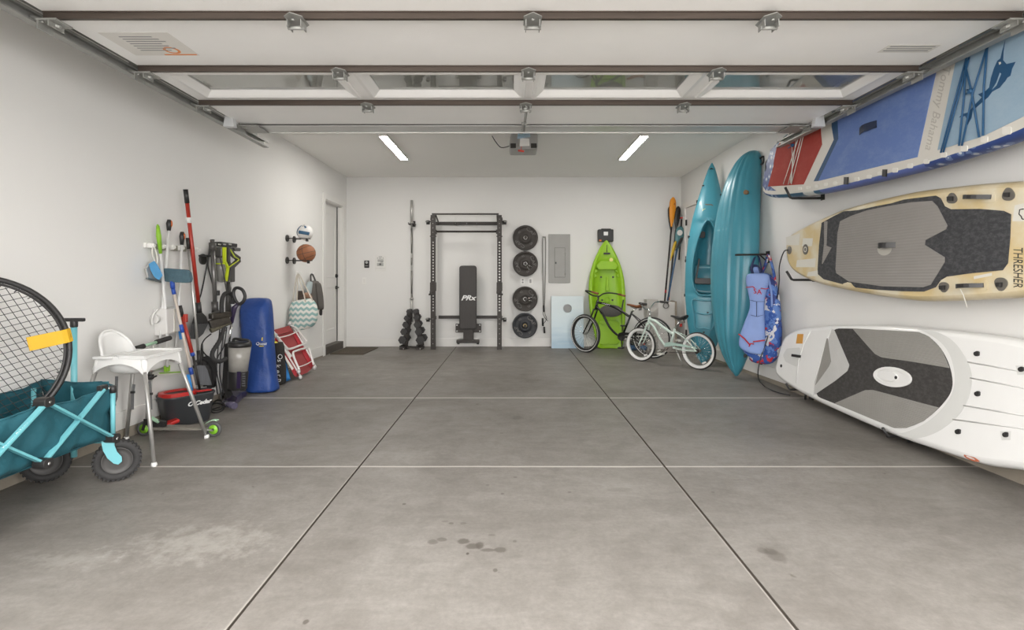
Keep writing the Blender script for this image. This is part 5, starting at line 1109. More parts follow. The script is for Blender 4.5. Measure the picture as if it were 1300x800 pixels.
mb = MB(); mb.cyl(pw.p(pw.q(970+80/3.636, 400+235/3.636), 0), pw.p(pw.q(970+80/3.636, 400+235/3.636), 0.006), 0.016, n=14); mb.build('tail_plug', dark_metal, t4)
orr = mat('red_oval_ink', (0.42, 0.12, 0.06), 0.5)
mb = MB(); aa = [pw.q(970+x/3.636, 400+y/3.636) for x, y in ell(952, 660, 36, 10, 20, 0.40)]; bb2 = [pw.q(970+x/3.636, 400+y/3.636) for x, y in ell(950, 660, 24, 5, 20, 0.40)]
mb.ring(aa, bb2, pw.o, pw.u, pw.v, -0.030, -0.004); mb.build('oval_mark', orr, b4)
for Y, lb in ((5.22, 'tail'), (3.86, 'middle'), (2.6, 'nose')):
    t = thing('board_cradle', 'black padded floor cradle under the %s of the white board' % lb, 'cradle', (2.85, Y, 0))
    zb = pw.v.z*min(p[1] for p in O) if Y > 3 else 0.0
    y_e = [p for p in O if abs(-p[0]-Y) < 0.35 and p[1] < 0.5]; zb = min(p[1] for p in y_e) if y_e else 0.04
    zb = max(0.012, zb-0.012)
    mb = MB(); mb.tube([V(3.0, Y, zb), V(2.79, Y, zb), V(2.755, Y, zb+0.06)], 0.011, n=8); mb.tube([V(2.95, Y, zb), V(2.95, Y, 0.0)], 0.011, n=8); mb.build('padded_arm', black_plastic, t)
    MB().bx(3.0, XR, Y-0.03, Y+0.03, 0.0, 0.12).build('foot_plate', dark_metal, t, bevel=0.002)
# ------------------------------------------------------------------ hanging vests
arm = MB(); arm.tube([V(XR, 6.14, 1.50), V(2.98, 6.12, 1.50), V(2.50, 5.80, 1.48)], 0.011, n=8); arm.bx(XR-0.008, XR, 6.10, 6.18, 1.40, 1.54); arm.tube([V(XR-0.004, 6.14, 1.41), V(2.9, 6.07, 1.49)], 0.008, n=8)
solo('vest_hanger', arm, dark_metal, 'black wall arm from which the flowered vests hang', 'hanger', (XR, 6.14, 1.45))
def floral(name, seed, base, spots, scale):
    m = bpy.data.materials.new(name); m.use_nodes = True; nt = m.node_tree; b = nt.nodes['Principled BSDF']; b.inputs['Roughness'].default_value = 0.7; Lk = nt.links.new
    tc = nd(nt, 'ShaderNodeTexCoord'); mp = nd(nt, 'ShaderNodeMapping'); mp.inputs['Location'].default_value = (seed, seed*2, 0); Lk(tc.outputs['Object'], mp.inputs[0])
    nz = nd(nt, 'ShaderNodeTexNoise'); nz.inputs['Scale'].default_value = scale*1.3; Lk(mp.outputs[0], nz.inputs['Vector'])
    ad = nd(nt, 'ShaderNodeMix', data_type='RGBA', blend_type='LINEAR_LIGHT'); ad.inputs['Factor'].default_value = 0.12; Lk(mp.outputs[0], ad.inputs['A']); Lk(nz.outputs['Color'], ad.inputs['B'])
    vo = nd(nt, 'ShaderNodeTexVoronoi'); vo.inputs['Scale'].default_value = scale; Lk(ad.outputs['Result'], vo.inputs['Vector'])
    sp = nd(nt, 'ShaderNodeSeparateColor'); Lk(vo.outputs['Color'], sp.inputs[0])
    r = nd(nt, 'ShaderNodeValToRGB'); r.color_ramp.interpolation = 'CONSTANT'; e = r.color_ramp.elements; e[0].position = 0; e[0].color = (*base, 1); e[1].position = spots[0][0]; e[1].color = (*spots[0][1], 1)
    for p_, c_ in spots[1:]: k = e.new(p_); k.color = (*c_, 1)
    Lk(sp.outputs['Red'], r.inputs[0]); Lk(r.outputs[0], b.inputs['Base Color']); return m
flo = floral('flower_print', 3.1, (0.03, 0.09, 0.34), ((0.42, (0.10, 0.20, 0.50)), (0.58, (0.62, 0.62, 0.64)), (0.74, (0.50, 0.03, 0.04)), (0.86, (0.03, 0.05, 0.20))), 12)
peri = mat('periwinkle_fabric', (0.22, 0.32, 0.62), 0.6, var=0.08, scale=10, bump=0.15, bscale=30)
redf = mat('red_webbing', (0.55, 0.03, 0.04), 0.6); navyf = mat('navy_piping', (0.015, 0.025, 0.09), 0.6)
def body(mb, rows, Y, dep, n=16, yo=0.0):
    rg = []
    for y, xl, xr in rows:
        yf = Y if callable(Y) else (lambda q: Y)
        a, b = P(xl, y, yf(xl)), P(xr, y, yf(xr)); a.z = b.z = (a.z+b.z)/2; c = (a+b)/2; h_ = (b-a)/2; nn = V(-h_.y, h_.x, 0).normalized(); hw = h_.length
        rg.append([c+h_*math.copysign(abs(math.cos(t))**0.8, math.cos(t))+nn*dep*math.copysign(abs(math.sin(t))**0.7, math.sin(t))*min(1, hw/0.08) for t in [2*PI*i/n for i in range(n)]])
    for r_ in rg:
        for p_ in r_: p_.x = min(p_.x, XR-0.03)
    mb.loft(rg, smooth=True)
v2 = thing('swim_vest', 'large swim vest in blue, white and red flower print hanging at the wall', 'swim vest', P(977, 330, 6.16))
mb = MB(); body(mb, [(346, 962, 974), (352, 958, 980), (362, 962, 985), (375, 966, 988), (395, 967, 990), (415, 965, 991.5), (432, 962, 991.5), (446, 956, 990), (456, 950, 984), (462, 955, 976)], lambda q: 6.08-(q-950)*0.0100, 0.065); mb.build('shell', flo, v2, sub=1)
mb = MB(); mb.tube(spl([P(966, 350, 6.05), P(972, 335, 6.1), P(974.5, 325.5, 6.1), P(977, 326, 5.9), P(982, 345, 5.82), P(985, 364, 5.78)], 6), 0.020, n=8, flat=0.5); mb.build('shoulder_strap', flo, v2)
mb = MB(); mb.tube(spl([P(975, 350, 5.78), P(979, 370, 5.72), P(980, 390, 5.71)], 5), 0.012, n=6); mb.build('arm_piping', peri, v2)
for x, y in ((966, 461), (975, 459), (946, 452)): MB().box(P(x, y, 5.92), (0.03, 0.02, 0.035)).build('buckle', black_plastic, v2, bevel=0.004)
v1 = thing('swim_vest', 'light blue child swim vest with red straps hanging in front of the flowered one', 'swim vest', P(957, 345, 6.0))
mb = MB(); body(mb, [(347, 951, 973), (349, 947.5, 976.5), (354, 946, 978), (362, 947, 976), (372, 949.5, 973), (382, 952, 971), (392, 952, 970.5), (402, 948, 971), (414, 943, 971.5), (426, 939, 972), (436, 937, 972), (443, 938, 971.5), (448, 948, 970), (450, 956, 966)], lambda q: 5.90-(q-937)*0.004, 0.05); sh = mb.build('shell', peri, v1, sub=1)
def strap_line(mb, pts, w=0.014, Y=5.88): mb.tube([P(x, y, 5.83-(x-937)*0.004) for x, y in pts], w, n=6, flat=0.35)
mb = MB(); mb.tube(spl([P(956, 350, 6.0), P(954, 341, 6.02), P(956, 337.5, 6.03), P(962, 339, 6.03), P(967, 349, 6.0)], 6), 0.016, n=8); mb.build('collar', navyf, v1)
mb = MB(); body(mb, [(339, 957, 962), (343, 955.5, 964), (348, 956, 966)], 6.02, 0.02); mb.build('collar_lining', peri, v1)
for pts in ([(947, 365), (956, 364), (958, 366)], [(966, 366), (972, 367), (976, 366)]): mb = MB(); strap_line(mb, pts); mb.build('chest_strap', redf, v1)
mb = MB(); mb.text('S', P(958.5, 370, 5.74), (1, 0, 0), (0, 0, 1), 0.055, depth=0.002); mb.text('A', P(964, 371, 5.72), (1, 0, 0), (0, 0, 1), 0.055, depth=0.002); mb.build('red_letters', redf, v1)
for pts in ([(952, 381), (960, 383), (971, 383)], [(953, 400), (961, 402), (969, 400)], [(960.5, 383), (960.5, 402)]): mb = MB(); strap_line(mb, pts, 0.006); mb.build('piping', navyf, v1)
for pts in ([(937.5, 424), (945, 430), (952, 438)], [(956, 434), (964, 433), (971, 432)], [(951, 440), (953, 436), (957, 437)]): mb = MB(); strap_line(mb, pts, 0.020); mb.build('hip_strap', redf, v1)
mb = MB(); body(mb, [(440, 940, 975), (448, 944, 978), (455, 952, 978), (461, 958, 974)], lambda q: 6.0-(q-940)*0.005, 0.05); mb.build('lower_panel', flo, v1)
mb = MB(); mb.tube(spl([P(953, 343, 6.0), P(957, 330, 6.08), P(960, 324, 6.14), P(964, 328, 6.1), P(968, 349, 6.02)], 6), 0.012, n=6, flat=0.4); mb.build('hanging_loop', navyf, v1)
# ------------------------------------------------------------------ bicycles (local frame: +X from front hub to rear hub, Z up)
def wheel(parent, cx, R, tr, white_w, rim_m, steer=0.0, reflector=True, tilt=0.0):
    rot = Matrix.Rotation(steer, 3, 'Z')
    def T_(mb):
        for i, p in enumerate(mb.v): mb.v[i] = rot @ Vector(p)+V(cx, 0, R)
        return mb
    mb = MB(); mb.torus((0, 0, 0), (0, 1, 0), R-tr, tr, 48, 10); t = T_(mb).build('tyre', rubber, parent)
    if white_w:
        mb = MB()
        for s in (-1, 1): mb.lathe([(R-tr-white_w*0.95, s*tr*0.45), (R-tr-white_w*0.35, s*tr*0.98), (R-tr+white_w*0.12, s*tr*1.03)], (0, 0, 0), (0, 1, 0), 48)
        T_(mb).build('whitewall', mat('whitewall', (0.70, 0.70, 0.68), 0.55, var=0.03), t)
    ri = R-2*tr+0.002; mb = MB(); mb.lathe([(ri+0.004, -0.014), (ri-0.012, -0.012), (ri-0.014, 0.012), (ri+0.004, 0.014)], (0, 0, 0), (0, 1, 0), 48, closed=True); T_(mb).build('rim', rim_m, t)
    mb = MB()
    for k in range(28):
        a = 2*PI*k/28; b = a+(0.5 if k % 4 < 2 else -0.5); s = 1 if k % 2 else -1
        mb.cyl((0.018*math.cos(b), s*0.028, 0.018*math.sin(b)), ((ri-0.01)*math.cos(a), 0, (ri-0.01)*math.sin(a)), 0.0014, n=4)
    T_(mb).build('spokes', chrome, t)
    mb = MB(); mb.cyl((0, -0.045, 0), (0, 0.045, 0), 0.014, n=12); mb.cyl((0, -0.032, 0), (0, -0.026, 0), 0.024, n=14); mb.cyl((0, 0.026, 0), (0, 0.032, 0), 0.024, n=14); T_(mb).build('hub', steel, t)
    if reflector:
        mb = MB(); mb.box((0.10*R/0.3, 0, -R*0.60), (0.055, 0.012, 0.022), Matrix.Rotation(-0.5, 3, 'Y')); T_(mb).build('spoke_reflector', mat('clear_reflector', (0.7, 0.7, 0.68), 0.2), t)
    return t
def bike(label, d, loc, rz, lean=0.0):
    R, WB = d['R'], d['WB']; t = thing('bicycle', label, 'bicycle', (0, 0, 0))
    fm = d['frame']; st = d['steer']
    wheel(t, 0, R, d['tr'], d['ww'], d['rim'], st, True); wheel(t, WB, R, d['tr'], d['ww'], d['rim'], 0, True)
    ht, hb, bb, stp = V(*d['ht']), V(*d['hb']), V(*d['bb']), V(*d['seat_top'])
    rh = V(WB, 0, R)
    mb = MB(); mb.cyl(hb, ht, 0.021, n=14)
    mb.tube(spl(d['top']), d['tt'], n=12); mb.tube(spl(d['down']), d['dt'], n=12)
    mb.cyl(bb, stp, 0.016, n=12); mb.cyl(bb+V(0, -0.035, 0), bb+V(0, 0.035, 0), 0.024, n=14)
    for s in (-1, 1):
        mb.tube(spl([bb+V(0.02, s*0.02, 0), (bb+rh)/2+V(0, s*0.05, -0.01), rh+V(0, s*0.058, 0)], 5), 0.0095, n=8)
        mb.tube(spl([stp+V(0.0, s*0.015, -0.04), (stp+rh)/2+V(0, s*0.05, 0.02), rh+V(0, s*0.058, 0)], 5), 0.0085, n=8)
    mb.build('frame', fm, t)
    rot = Matrix.Rotation(st, 3, 'Z')
    hx = hb
    mb = MB(); ax = (ht-hb).normalized()
    def S_(p): # steer about the head axis, approximately vertical
        p = Vector(p); q = Quaternion(ax, st); return q @ (p-hb)+hb
    mb.tube([S_(hb+V(0, -0.045, -0.01)), S_(hb+V(0, 0, 0.0)), S_(hb+V(0, 0.045, -0.01))], 0.015, n=8)
    for s in (-1, 1): mb.tube(spl([S_(hb+V(0, s*0.045, -0.01)), S_(hb.lerp(V(0, 0, R), 0.5)+V(0.01, s*0.05, 0)), V(0, 0, R)+rot @ V(0, s*0.055, 0)], 5), [0.014]*5+[0.012]*3+[0.010]*3, n=8)
    mb.build('fork', d.get('fork', fm), t)
    mb = MB(); mb.cyl(S_(ht), S_(d['stem'][0]), 0.013, n=10); mb.cyl(S_(d['stem'][0]), S_(d['stem'][1]), 0.014, n=10); mb.build('stem', d['bar_m'], t)
    mb = MB(); half = [V(*q) for q in d['bar']]; pts = [V(p.x, -p.y, p.z) for p in reversed(half)]+half[1:]
    mb.tube([S_(p) for p in spl(pts, 6)], 0.0115, n=8); hbar = mb.build('handlebar', d['bar_m'], t)
    for s in (-1, 1):
        a, b = half[-2], half[-1]; a, b = S_(V(a.x, s*a.y, a.z)), S_(V(b.x, s*b.y, b.z)); a = b+(a-b).normalized()*d['grip_l']; MB().cyl(a, b+(b-a).normalized()*0.004, 0.017, n=12).build('grip', d['grip'], hbar)
    # saddle
    sp, sl = V(*d['saddle']), d['sl']
    mb = MB(); mb.cyl(stp, V(sp.x, 0, sp.z-0.05), 0.0125, n=10); mb.build('seat_post', chrome, t)
    mb = MB(); rg = []
    for i in range(13):
        u = i/12; x = sp.x-sl*0.55+sl*u; w = interp([(0, 0.018), (0.1, 0.028), (0.4, 0.035), (0.62, 0.065), (0.8, d['sw']), (0.93, d['sw']*0.92), (1, d['sw']*0.55)], u); z = sp.z+0.012*math.cos(u*5)+0.018*max(0, u-0.7)/0.3; h = interp([(0, 0.02), (0.5, 0.035), (0.85, 0.05), (1, 0.03)], u)
        rg.append([V(x, w*math.cos(a), z+(h*0.42 if math.sin(a) > 0 else h*0.85)*math.sin(a)-(0.0)) for a in [2*PI*k/14 for k in range(14)]])
    mb.loft(rg); sd = mb.build('saddle', d['saddle_m'], t)
    mb = MB()
    for s in (-1, 1): mb.tube([V(sp.x-sl*0.35, s*0.012, sp.z-0.02), V(sp.x-0.02, s*0.022, sp.z-0.05), V(sp.x+sl*0.28, s*0.03, sp.z-0.025)], 0.004, n=6); mb.cyl((sp.x+sl*0.25, s*0.035, sp.z-0.02), (sp.x+sl*0.22, s*0.035, sp.z-0.075), 0.012, n=8)
    mb.build('saddle_spring', steel, sd)
    # drive
    cr = d['cr']; mb = MB(); mb.cyl(bb+V(0, -0.045, 0), bb+V(0, -0.04, 0), cr, n=28); mb.cyl(bb+V(0, -0.055, 0), bb+V(0, 0.055, 0), 0.012, n=10); ca = d['crank']
    dv = V(math.cos(ca), 0, math.sin(ca)); cl = d['cl']
    mb.bar(bb+V(0, -0.055, 0), bb+V(0, -0.06, 0)+dv*cl, 0.012, 0.02, up=(0, 1, 0)); mb.bar(bb+V(0, 0.055, 0), bb+V(0, 0.06, 0)-dv*cl, 0.012, 0.02, up=(0, 1, 0)); mb.build('crankset', d['crank_m'], t)
    for s in (-1, 1): MB().box(bb+V(0, s*0.105, 0)-dv*cl*s*1.0, (0.085, 0.075, 0.022)).build('pedal', d['pedal'], t, bevel=0.004)
    mb = MB(); mb.tube([bb+V(0, -0.043, cr), rh+V(0, -0.043, 0.035)], 0.004, n=5); mb.tube([bb+V(0, -0.043, -cr), rh+V(0, -0.043, -0.035)], 0.004, n=5)
    mb.cyl(rh+V(0, -0.045, 0), rh+V(0, -0.041, 0), 0.035, n=18); mb.build('chain', dark_metal, t)
    mb = MB(); g0 = bb+V(-cr*0.9, -0.053, cr*0.5); g1 = rh+V(0.02, -0.053, 0.03); mb.prism([(g0.x, g0.z-0.03), (g0.x+0.02, g0.z+0.03), (bb.x+0.03, bb.z+cr+0.015), (g1.x-0.03, g1.z+0.025), (g1.x, g1.z), (bb.x+0.1, bb.z+cr*0.55)], (0, -0.053, 0), (1, 0, 0), (0, 0, 1), 0, 0.003); mb.build('chain_guard', d['guard'], t)
    mb = MB(); ks = bb+V(0.07, 0.03, -0.02); mb.tube([ks, ks.lerp(V(*d['kick']), 0.9), V(*d['kick'])], [0.010, 0.008, 0.010], n=8); mb.build('kickstand', d['kick_m'], t)
    place(t, at(loc, rz)); return t
brown = mat('brown_leather', (0.21, 0.075, 0.028), 0.5, var=0.15)
blk = mat('gloss_black_paint', (0.010, 0.010, 0.010), 0.22, var=0.1)
mint = mat('mint_paint', (0.56, 0.66, 0.60), 0.3, var=0.03)
def hubpos(x, y_b, R_):  # wheel contact from its pixel column and bottom row
    return Fl(x, y_b)
# black cruiser
A = Fl(743, 447.6); B_ = V(2.12, 7.93, 0); dr_ = (B_-A).normalized(); A = V(A.x, A.y, 0)
d = dict(R=0.315, WB=1.12, tr=0.026, ww=0.018, rim=mat('black_rim', (0.03, 0.03, 0.03), 0.3, 0.3), frame=blk, steer=-0.28,
    ht=(0.225, 0, 0.86), hb=(0.185, 0, 0.72), bb=(0.64, 0, 0.30), seat_top=(0.80, 0, 0.70),
    top=[(0.215, 0, 0.83), (0.38, 0, 0.80), (0.58, 0, 0.725), (0.76, 0, 0.62)], tt=0.019, down=[(0.20, 0, 0.76), (0.30, 0, 0.66), (0.42, 0, 0.45), (0.54, 0, 0.335), (0.64, 0, 0.30)], dt=0.018,
    stem=[(0.235, 0, 0.905), (0.20, 0, 0.94)], bar=[(0.20, 0, 0.94), (0.19, 0.10, 0.955), (0.17, 0.24, 1.02), (0.26, 0.33, 1.05), (0.42, 0.345, 1.0), (0.52, 0.34, 0.965)], bar_m=black_plastic,
    grip=brown, grip_l=0.13, saddle=(0.87, 0, 0.80), sl=0.27, sw=0.11, saddle_m=brown, cr=0.062, crank=-1.45, cl=0.165, crank_m=black_plastic, pedal=black_plastic, guard=blk, kick=(0.74, 0.17, 0.01), kick_m=dark_metal)
d['bar'] = [(0.20, 0, 0.93), (0.185, 0.09, 0.935), (0.17, 0.20, 0.98), (0.22, 0.30, 1.0), (0.36, 0.335, 0.985), (0.50, 0.34, 0.955)]
b1_ = bike('black cruiser bicycle with brown saddle in front of the green kayak', d, A, math.atan2(dr_.y, dr_.x))
mb = MB(); mb.text('HUFFY', (0.37, -0.0195, 0.803), (1, 0, -0.22), (0.22, 0, 1), 0.022, depth=0.0006, xs=1.6, shear=0.3)
M_ = W[b1_.name]; mb.v = [M_ @ q for q in mb.v]
pt = [o for o in b1_.children if o.name.startswith('frame')][0]; W[pt.name] = M_; mb.build('white_lettering', white_ink, pt)
# mint bicycle
A2 = Fl(813.5, 458.6); B2_ = Fl(886.5, 469.2); dr2 = (B2_-A2).normalized()
d2_ = dict(R=0.25, WB=0.92, tr=0.021, ww=0.032, rim=mat('white_rim', (0.66, 0.67, 0.65), 0.4), frame=mint, steer=0.05,
    ht=(0.155, 0, 0.655), hb=(0.135, 0, 0.565), bb=(0.49, 0, 0.255), seat_top=(0.565, 0, 0.52),
    top=[(0.150, 0, 0.63), (0.26, 0, 0.60), (0.40, 0, 0.515), (0.545, 0, 0.44)], tt=0.019, down=[(0.145, 0, 0.59), (0.22, 0, 0.53), (0.31, 0, 0.39), (0.40, 0, 0.285), (0.49, 0, 0.255)], dt=0.016,
    stem=[(0.16, 0, 0.73), (0.13, 0, 0.775)], bar=[(0.13, 0, 0.775), (0.12, 0.07, 0.78), (0.12, 0.18, 0.855), (0.16, 0.27, 0.87), (0.28, 0.29, 0.86)], bar_m=chrome,
    grip=black_plastic, grip_l=0.12, saddle=(0.64, 0, 0.685), sl=0.24, sw=0.085, saddle_m=mat('black_saddle', (0.02, 0.02, 0.02), 0.4), cr=0.065, crank=-2.3, cl=0.125, crank_m=chrome, pedal=mat('white_pedal', (0.6, 0.6, 0.55), 0.4), guard=mat('mint_guard', (0.38, 0.52, 0.46), 0.35), kick=(0.60, 0.13, 0.01), kick_m=alu)
b2_ = bike('small mint green bicycle with white tyres and black saddle by the kayaks', d2_, A2, math.atan2(dr2.y, dr2.x))
mb = MB(); mb.box((0.66, 0, 0.575), (0.02, 0.035, 0.045)); M2 = W[b2_.name]; mb.v = [M2 @ q for q in mb.v]; mb.build('red_reflector', mat('red_reflector', (0.5, 0.03, 0.02), 0.25), b2_, bevel=0.004)
# ------------------------------------------------------------------ left side, front to back
# --- folding wagon
can = mat('teal_canvas', (0.012, 0.088, 0.115), 0.75, var=0.22, scale=9, bump=1.0, bscale=14)
turq = mat('turquoise_powder_coat', (0.15, 0.44, 0.49), 0.35, var=0.04)
wg = thing('folding_wagon', 'teal canvas folding wagon with turquoise frame and chunky black wheels', 'wagon', (-2.64, 2.7, 0))
XN, XF, YE, YS = -2.42, -2.87, 3.12, 2.14     # near side, far side, front end, rear end
rnd = random.Random(5)
def sheet(mb, fn, nu, nv, th=0.004):
    g = [[fn(i/nu, j/nv) for j in range(nv+1)] for i in range(nu+1)]; vs = [p for r in g for p in r]; m = nv+1
    mb.add(vs, [(i*m+j, i*m+j+1, (i+1)*m+j+1, (i+1)*m+j) for i in range(nu) for j in range(nv)], 0, True)
def wr(a, b, s=1.0): return 0.011*s*(math.sin(11*a+5*b)+math.sin(23*a-9*b+1.3)*0.6+math.sin(7*a+19*b+0.5)*0.5)
def near(u, v):   # u along Y from the rear to the front end, v up
    Y = YS+(YE-YS)*u; zt = 0.575-0.028*math.sin(PI*((u*2) % 1.0)); zb = 0.262+0.018*math.sin(PI*u)
    return V(XN+0.010+wr(u*2, v)+0.014*math.sin(PI*v), Y, zb+(zt-zb)*v)
def far(u, v):
    Y = YS+(YE+0.09-YS)*u; return V(XF-0.006+wr(u*2+2, v)-0.010*math.sin(PI*v), Y, 0.262+(0.335-0.03*math.sin(PI*((u*2) % 1.0)))*v)
def endp(u, v): return V(XF+(XN-XF)*u, YE+0.06*(1-u)+0.012*math.sin(PI*v)+wr(u, v, 0.6), 0.262+(0.60-0.262-0.012*math.sin(PI*u))*v)
def rearp(u, v): return V(XF+(XN-XF)*u, YS-0.01*math.sin(PI*v)+wr(u, v, 0.6), 0.262+(0.575-0.262)*v)
def base(u, v): return V(XF+(XN-XF)*v, YS+(YE-YS)*u, 0.268-0.012*math.sin(PI*v)*math.sin(PI*u))
mb = MB()
for f_, a, b in ((near, 28, 8), (far, 28, 8), (endp, 12, 8), (rearp, 12, 8), (base, 12, 8)): sheet(mb, f_, a, b)
mb.build('canvas_tub', can, wg, solid=0.004)
mb = MB(); mb.tube([near(i/40, 1.0) for i in range(41)]+[endp(1-i/8, 1.0) for i in range(1, 9)]+[far(1-i/40, 1.0) for i in range(1, 41)], 0.005, n=6); mb.build('hem', can, wg)
mb = MB(); mb.prism([(-0.05, -0.19), (0.0, -0.19), (0.01, 0.0), (-0.05, 0.0)], (-2.395, YE+0.0, 0.47), (1, 0, 0), (0, 0, 1), -0.006, 0.0); mb.build('corner_pocket', can, wg)
def flat(a, b, w=0.030, t=0.012, x=XN+0.026):
    mb = MB(); mb.bar((x, a[0], a[1]), (x, b[0], b[1]), t, w, up=(1, 0, 0)); return mb
xs_ = XN+0.040
flat((2.65, 0.585), (3.095, 0.270), x=xs_+0.014).build('cross_bar', turq, wg, bevel=0.002)
flat((2.64, 0.282), (3.03, 0.572), x=xs_).build('cross_bar', turq, wg, bevel=0.002)
c3 = flat((2.64, 0.585), (2.20, 0.270), x=xs_+0.014).build('cross_bar', turq, wg, bevel=0.002)
flat((2.64, 0.282), (2.25, 0.572), x=xs_).build('cross_bar', turq, wg, bevel=0.002)
a_, b_ = V(xs_+0.0205, 2.27, 0.326), V(xs_+0.0205, 2.60, 0.560); d_ = (b_-a_).normalized(); m_ = a_.lerp(b_, 0.62)
mb = MB(); mb.text('Tommy Bahama', m_, d_, V(0, -d_.z, d_.y), 0.017, depth=0.0003, xs=1.0); mb.build('white_lettering', white_ink, c3)
for y, z in ((2.645, 0.590), (3.095, 0.268), (2.64, 0.280), (2.25, 0.575), (3.035, 0.580)):
    mb = MB(); mb.prism(rrect(0.062, 0.048, 0.018, 3), (xs_+0.020, y, z), (0, 1, 0), (0, 0, 1), -0.05, 0.012) if y != 3.035 else mb.box((xs_-0.01, y, z), (0.03, 0.05, 0.03)); mb.cyl((xs_+0.03, y, z), (xs_+0.036, y, z), 0.008, n=8, m=1); mb.build('joint', [black_plastic, chrome], wg, bevel=0.004)
mb = MB(); mb.cyl((xs_+0.02, 2.88, 0.425), (xs_+0.026, 2.88, 0.425), 0.006, n=8); mb.build('rivet', dark_metal, wg)
mb = MB(); mb.cyl((-2.385, 3.11, 0.24), (-2.385, 3.11, 0.56), 0.013, n=10); mb.build('corner_post', turq, wg)
mb = MB(); mb.cyl((-2.385, 3.11, 0.535), (-2.385, 3.11, 0.578), 0.018, n=12); mb.build('post_cap', black_plastic, wg)
mb = MB(); mb.cyl((-2.86, 3.11, 0.24), (-2.86, 3.11, 0.56), 0.013, n=10); mb.build('corner_post', turq, wg)
mb = MB(); mb.bx(-2.88, -2.37, 3.095, 3.125, 0.235, 0.26); mb.build('axle_bar', turq, wg, bevel=0.004)
def wagon_wheel(cx, cy, ang, R=0.122):
    d = V(math.cos(ang), math.sin(ang), 0); ax = V(-d.y, d.x, 0); c = V(cx, cy, R)
    mb = MB(); prof = []
    mb.lathe([(0.075, -0.022), (0.095, -0.034), (0.112, -0.032), (R-0.004, -0.022), (R-0.003, 0), (R-0.004, 0.022), (0.112, 0.032), (0.095, 0.034), (0.075, 0.022)], c, ax, 48, closed=True); w = mb.build('wheel', rubber, wg)
    mb = MB()
    for k in range(30):
        a = 2*PI*k/30; r_ = d*math.cos(a)+V(0, 0, 1)*math.sin(a); tn = -d*math.sin(a)+V(0, 0, 1)*math.cos(a)
        for s in (-1, 1):
            p = c+r_*(R-0.006)+ax*s*0.020+tn*(0.006*s); mb.bar(p-ax*0.012, p+ax*0.012, 0.012, 0.012, up=r_)
    mb.build('tread_lugs', rubber, w)
    mb = MB(); mb.lathe([(0.001, -0.018), (0.02, -0.024), (0.05, -0.016), (0.072, -0.020), (0.078, -0.026), (0.078, 0.026), (0.072, 0.020), (0.05, 0.016), (0.02, 0.024), (0.001, 0.018)], c, ax, 32); mb.build('hub_disc', mat('dark_grey_hub', (0.05, 0.047, 0.045), 0.5), w)
    return w, c, d, ax
for (cx, cy, ang) in ((-2.385, 3.145, 0.62), (-2.80, 3.13, 0.62)):
    w, c, d, ax = wagon_wheel(cx, cy, ang)
    s = -1 if ax.y > 0 else 1
    mb = MB()
    for sd_ in (-1, 1):
        o = c+ax*sd_*0.047; pts = [(-0.02-0.028, 0.165-0.0), (-0.055+0.055, 0.165), (0.0, 0.12), (0.012, 0.07), (0.022, 0.03), (0.028, 0.012), (0.020, -0.014), (0.004, -0.016), (-0.016, 0.005), (-0.034, 0.04), (-0.045, 0.09)]
        uu = d; mb.prism([(x, z) for x, z in [(-0.075, 0.135), (-0.012, 0.135), (-0.012, 0.10), (0.0, 0.06), (0.022, 0.028), (0.024, 0.0), (0.006, -0.016), (-0.016, -0.006), (-0.045, 0.03), (-0.066, 0.08)]], o, uu, V(0, 0, 1), -0.003, 0.003)
    mb.bar(c+ax*0.05+d*(-0.043)+V(0, 0, 0.135), c-ax*0.05+d*(-0.043)+V(0, 0, 0.135), 0.06, 0.008, up=(0, 0, 1)); mb.cyl(c-ax*0.054, c+ax*0.054, 0.010, n=10); mb.build('fork', turq, wg)
for yy in (2.22,):
    for xx in (-2.40, -2.84):
        mb = MB(); mb.lathe([(0.075, -0.022), (0.112, -0.032), (0.119, 0), (0.112, 0.032), (0.075, 0.022)], (xx, yy, 0.122), (1, 0, 0), 40, closed=True); w = mb.build('wheel', rubber, wg)
        mb = MB(); mb.cyl((xx-0.02, yy, 0.122), (xx+0.02, yy, 0.122), 0.078, n=28); mb.build('hub_disc', black_plastic, w)
        mb = MB(); mb.bar((xx, yy, 0.122), (xx, yy, 0.27), 0.03, 0.07, up=(1, 0, 0)); mb.build('fork', turq, wg)
mb = MB(); mb.cyl((-2.668, 3.17, 0.13), (-2.668, 3.17, 0.93), 0.0165, n=14); mb.build('pull_handle', turq, wg)
mb = MB(); mb.bar((-2.733, 3.165, 0.967), (-2.601, 3.165, 0.967), 0.026, 0.022); mb.cyl((-2.668, 3.17, 0.92), (-2.668, 3.17, 0.965), 0.020, n=12); mb.build('t_grip', black_plastic, wg, bevel=0.006)
# --- round net (rebounder) in the wagon
nd_ = V(0.5, 0.866, 0); nc = V(-2.715, 2.59, 0.815); Rn = 0.415; nn = V(0.866, -0.5, 0)
rb = thing('round_net', 'large round black-rimmed sports net with yellow straps standing in the wagon', 'net', (nc.x, nc.y, nc.z-Rn))
def np_(a, b, h=0): return nc+nd_*a+V(0, 0, 1)*b+nn*h
mb = MB(); mb.tube([np_(Rn*math.cos(2*PI*i/72), Rn*math.sin(2*PI*i/72)) for i in range(72)], 0.014, n=10, closed=True); mb.build('rim', black_plastic, rb)
mb = MB(); mb.tube([np_((Rn-0.022)*math.cos(2*PI*i/72), (Rn-0.022)*math.sin(2*PI*i/72), 0.004) for i in range(72)], 0.007, n=6, closed=True)
for i in range(72):
    if i % 2 == 0:
        a = 2*PI*i/72; mb.cyl(np_(Rn*math.cos(a), Rn*math.sin(a), 0.012), np_((Rn-0.04)*math.cos(a+0.03), (Rn-0.04)*math.sin(a+0.03), 0), 0.0025, n=4)
mb.build('lacing', black_plastic, rb)
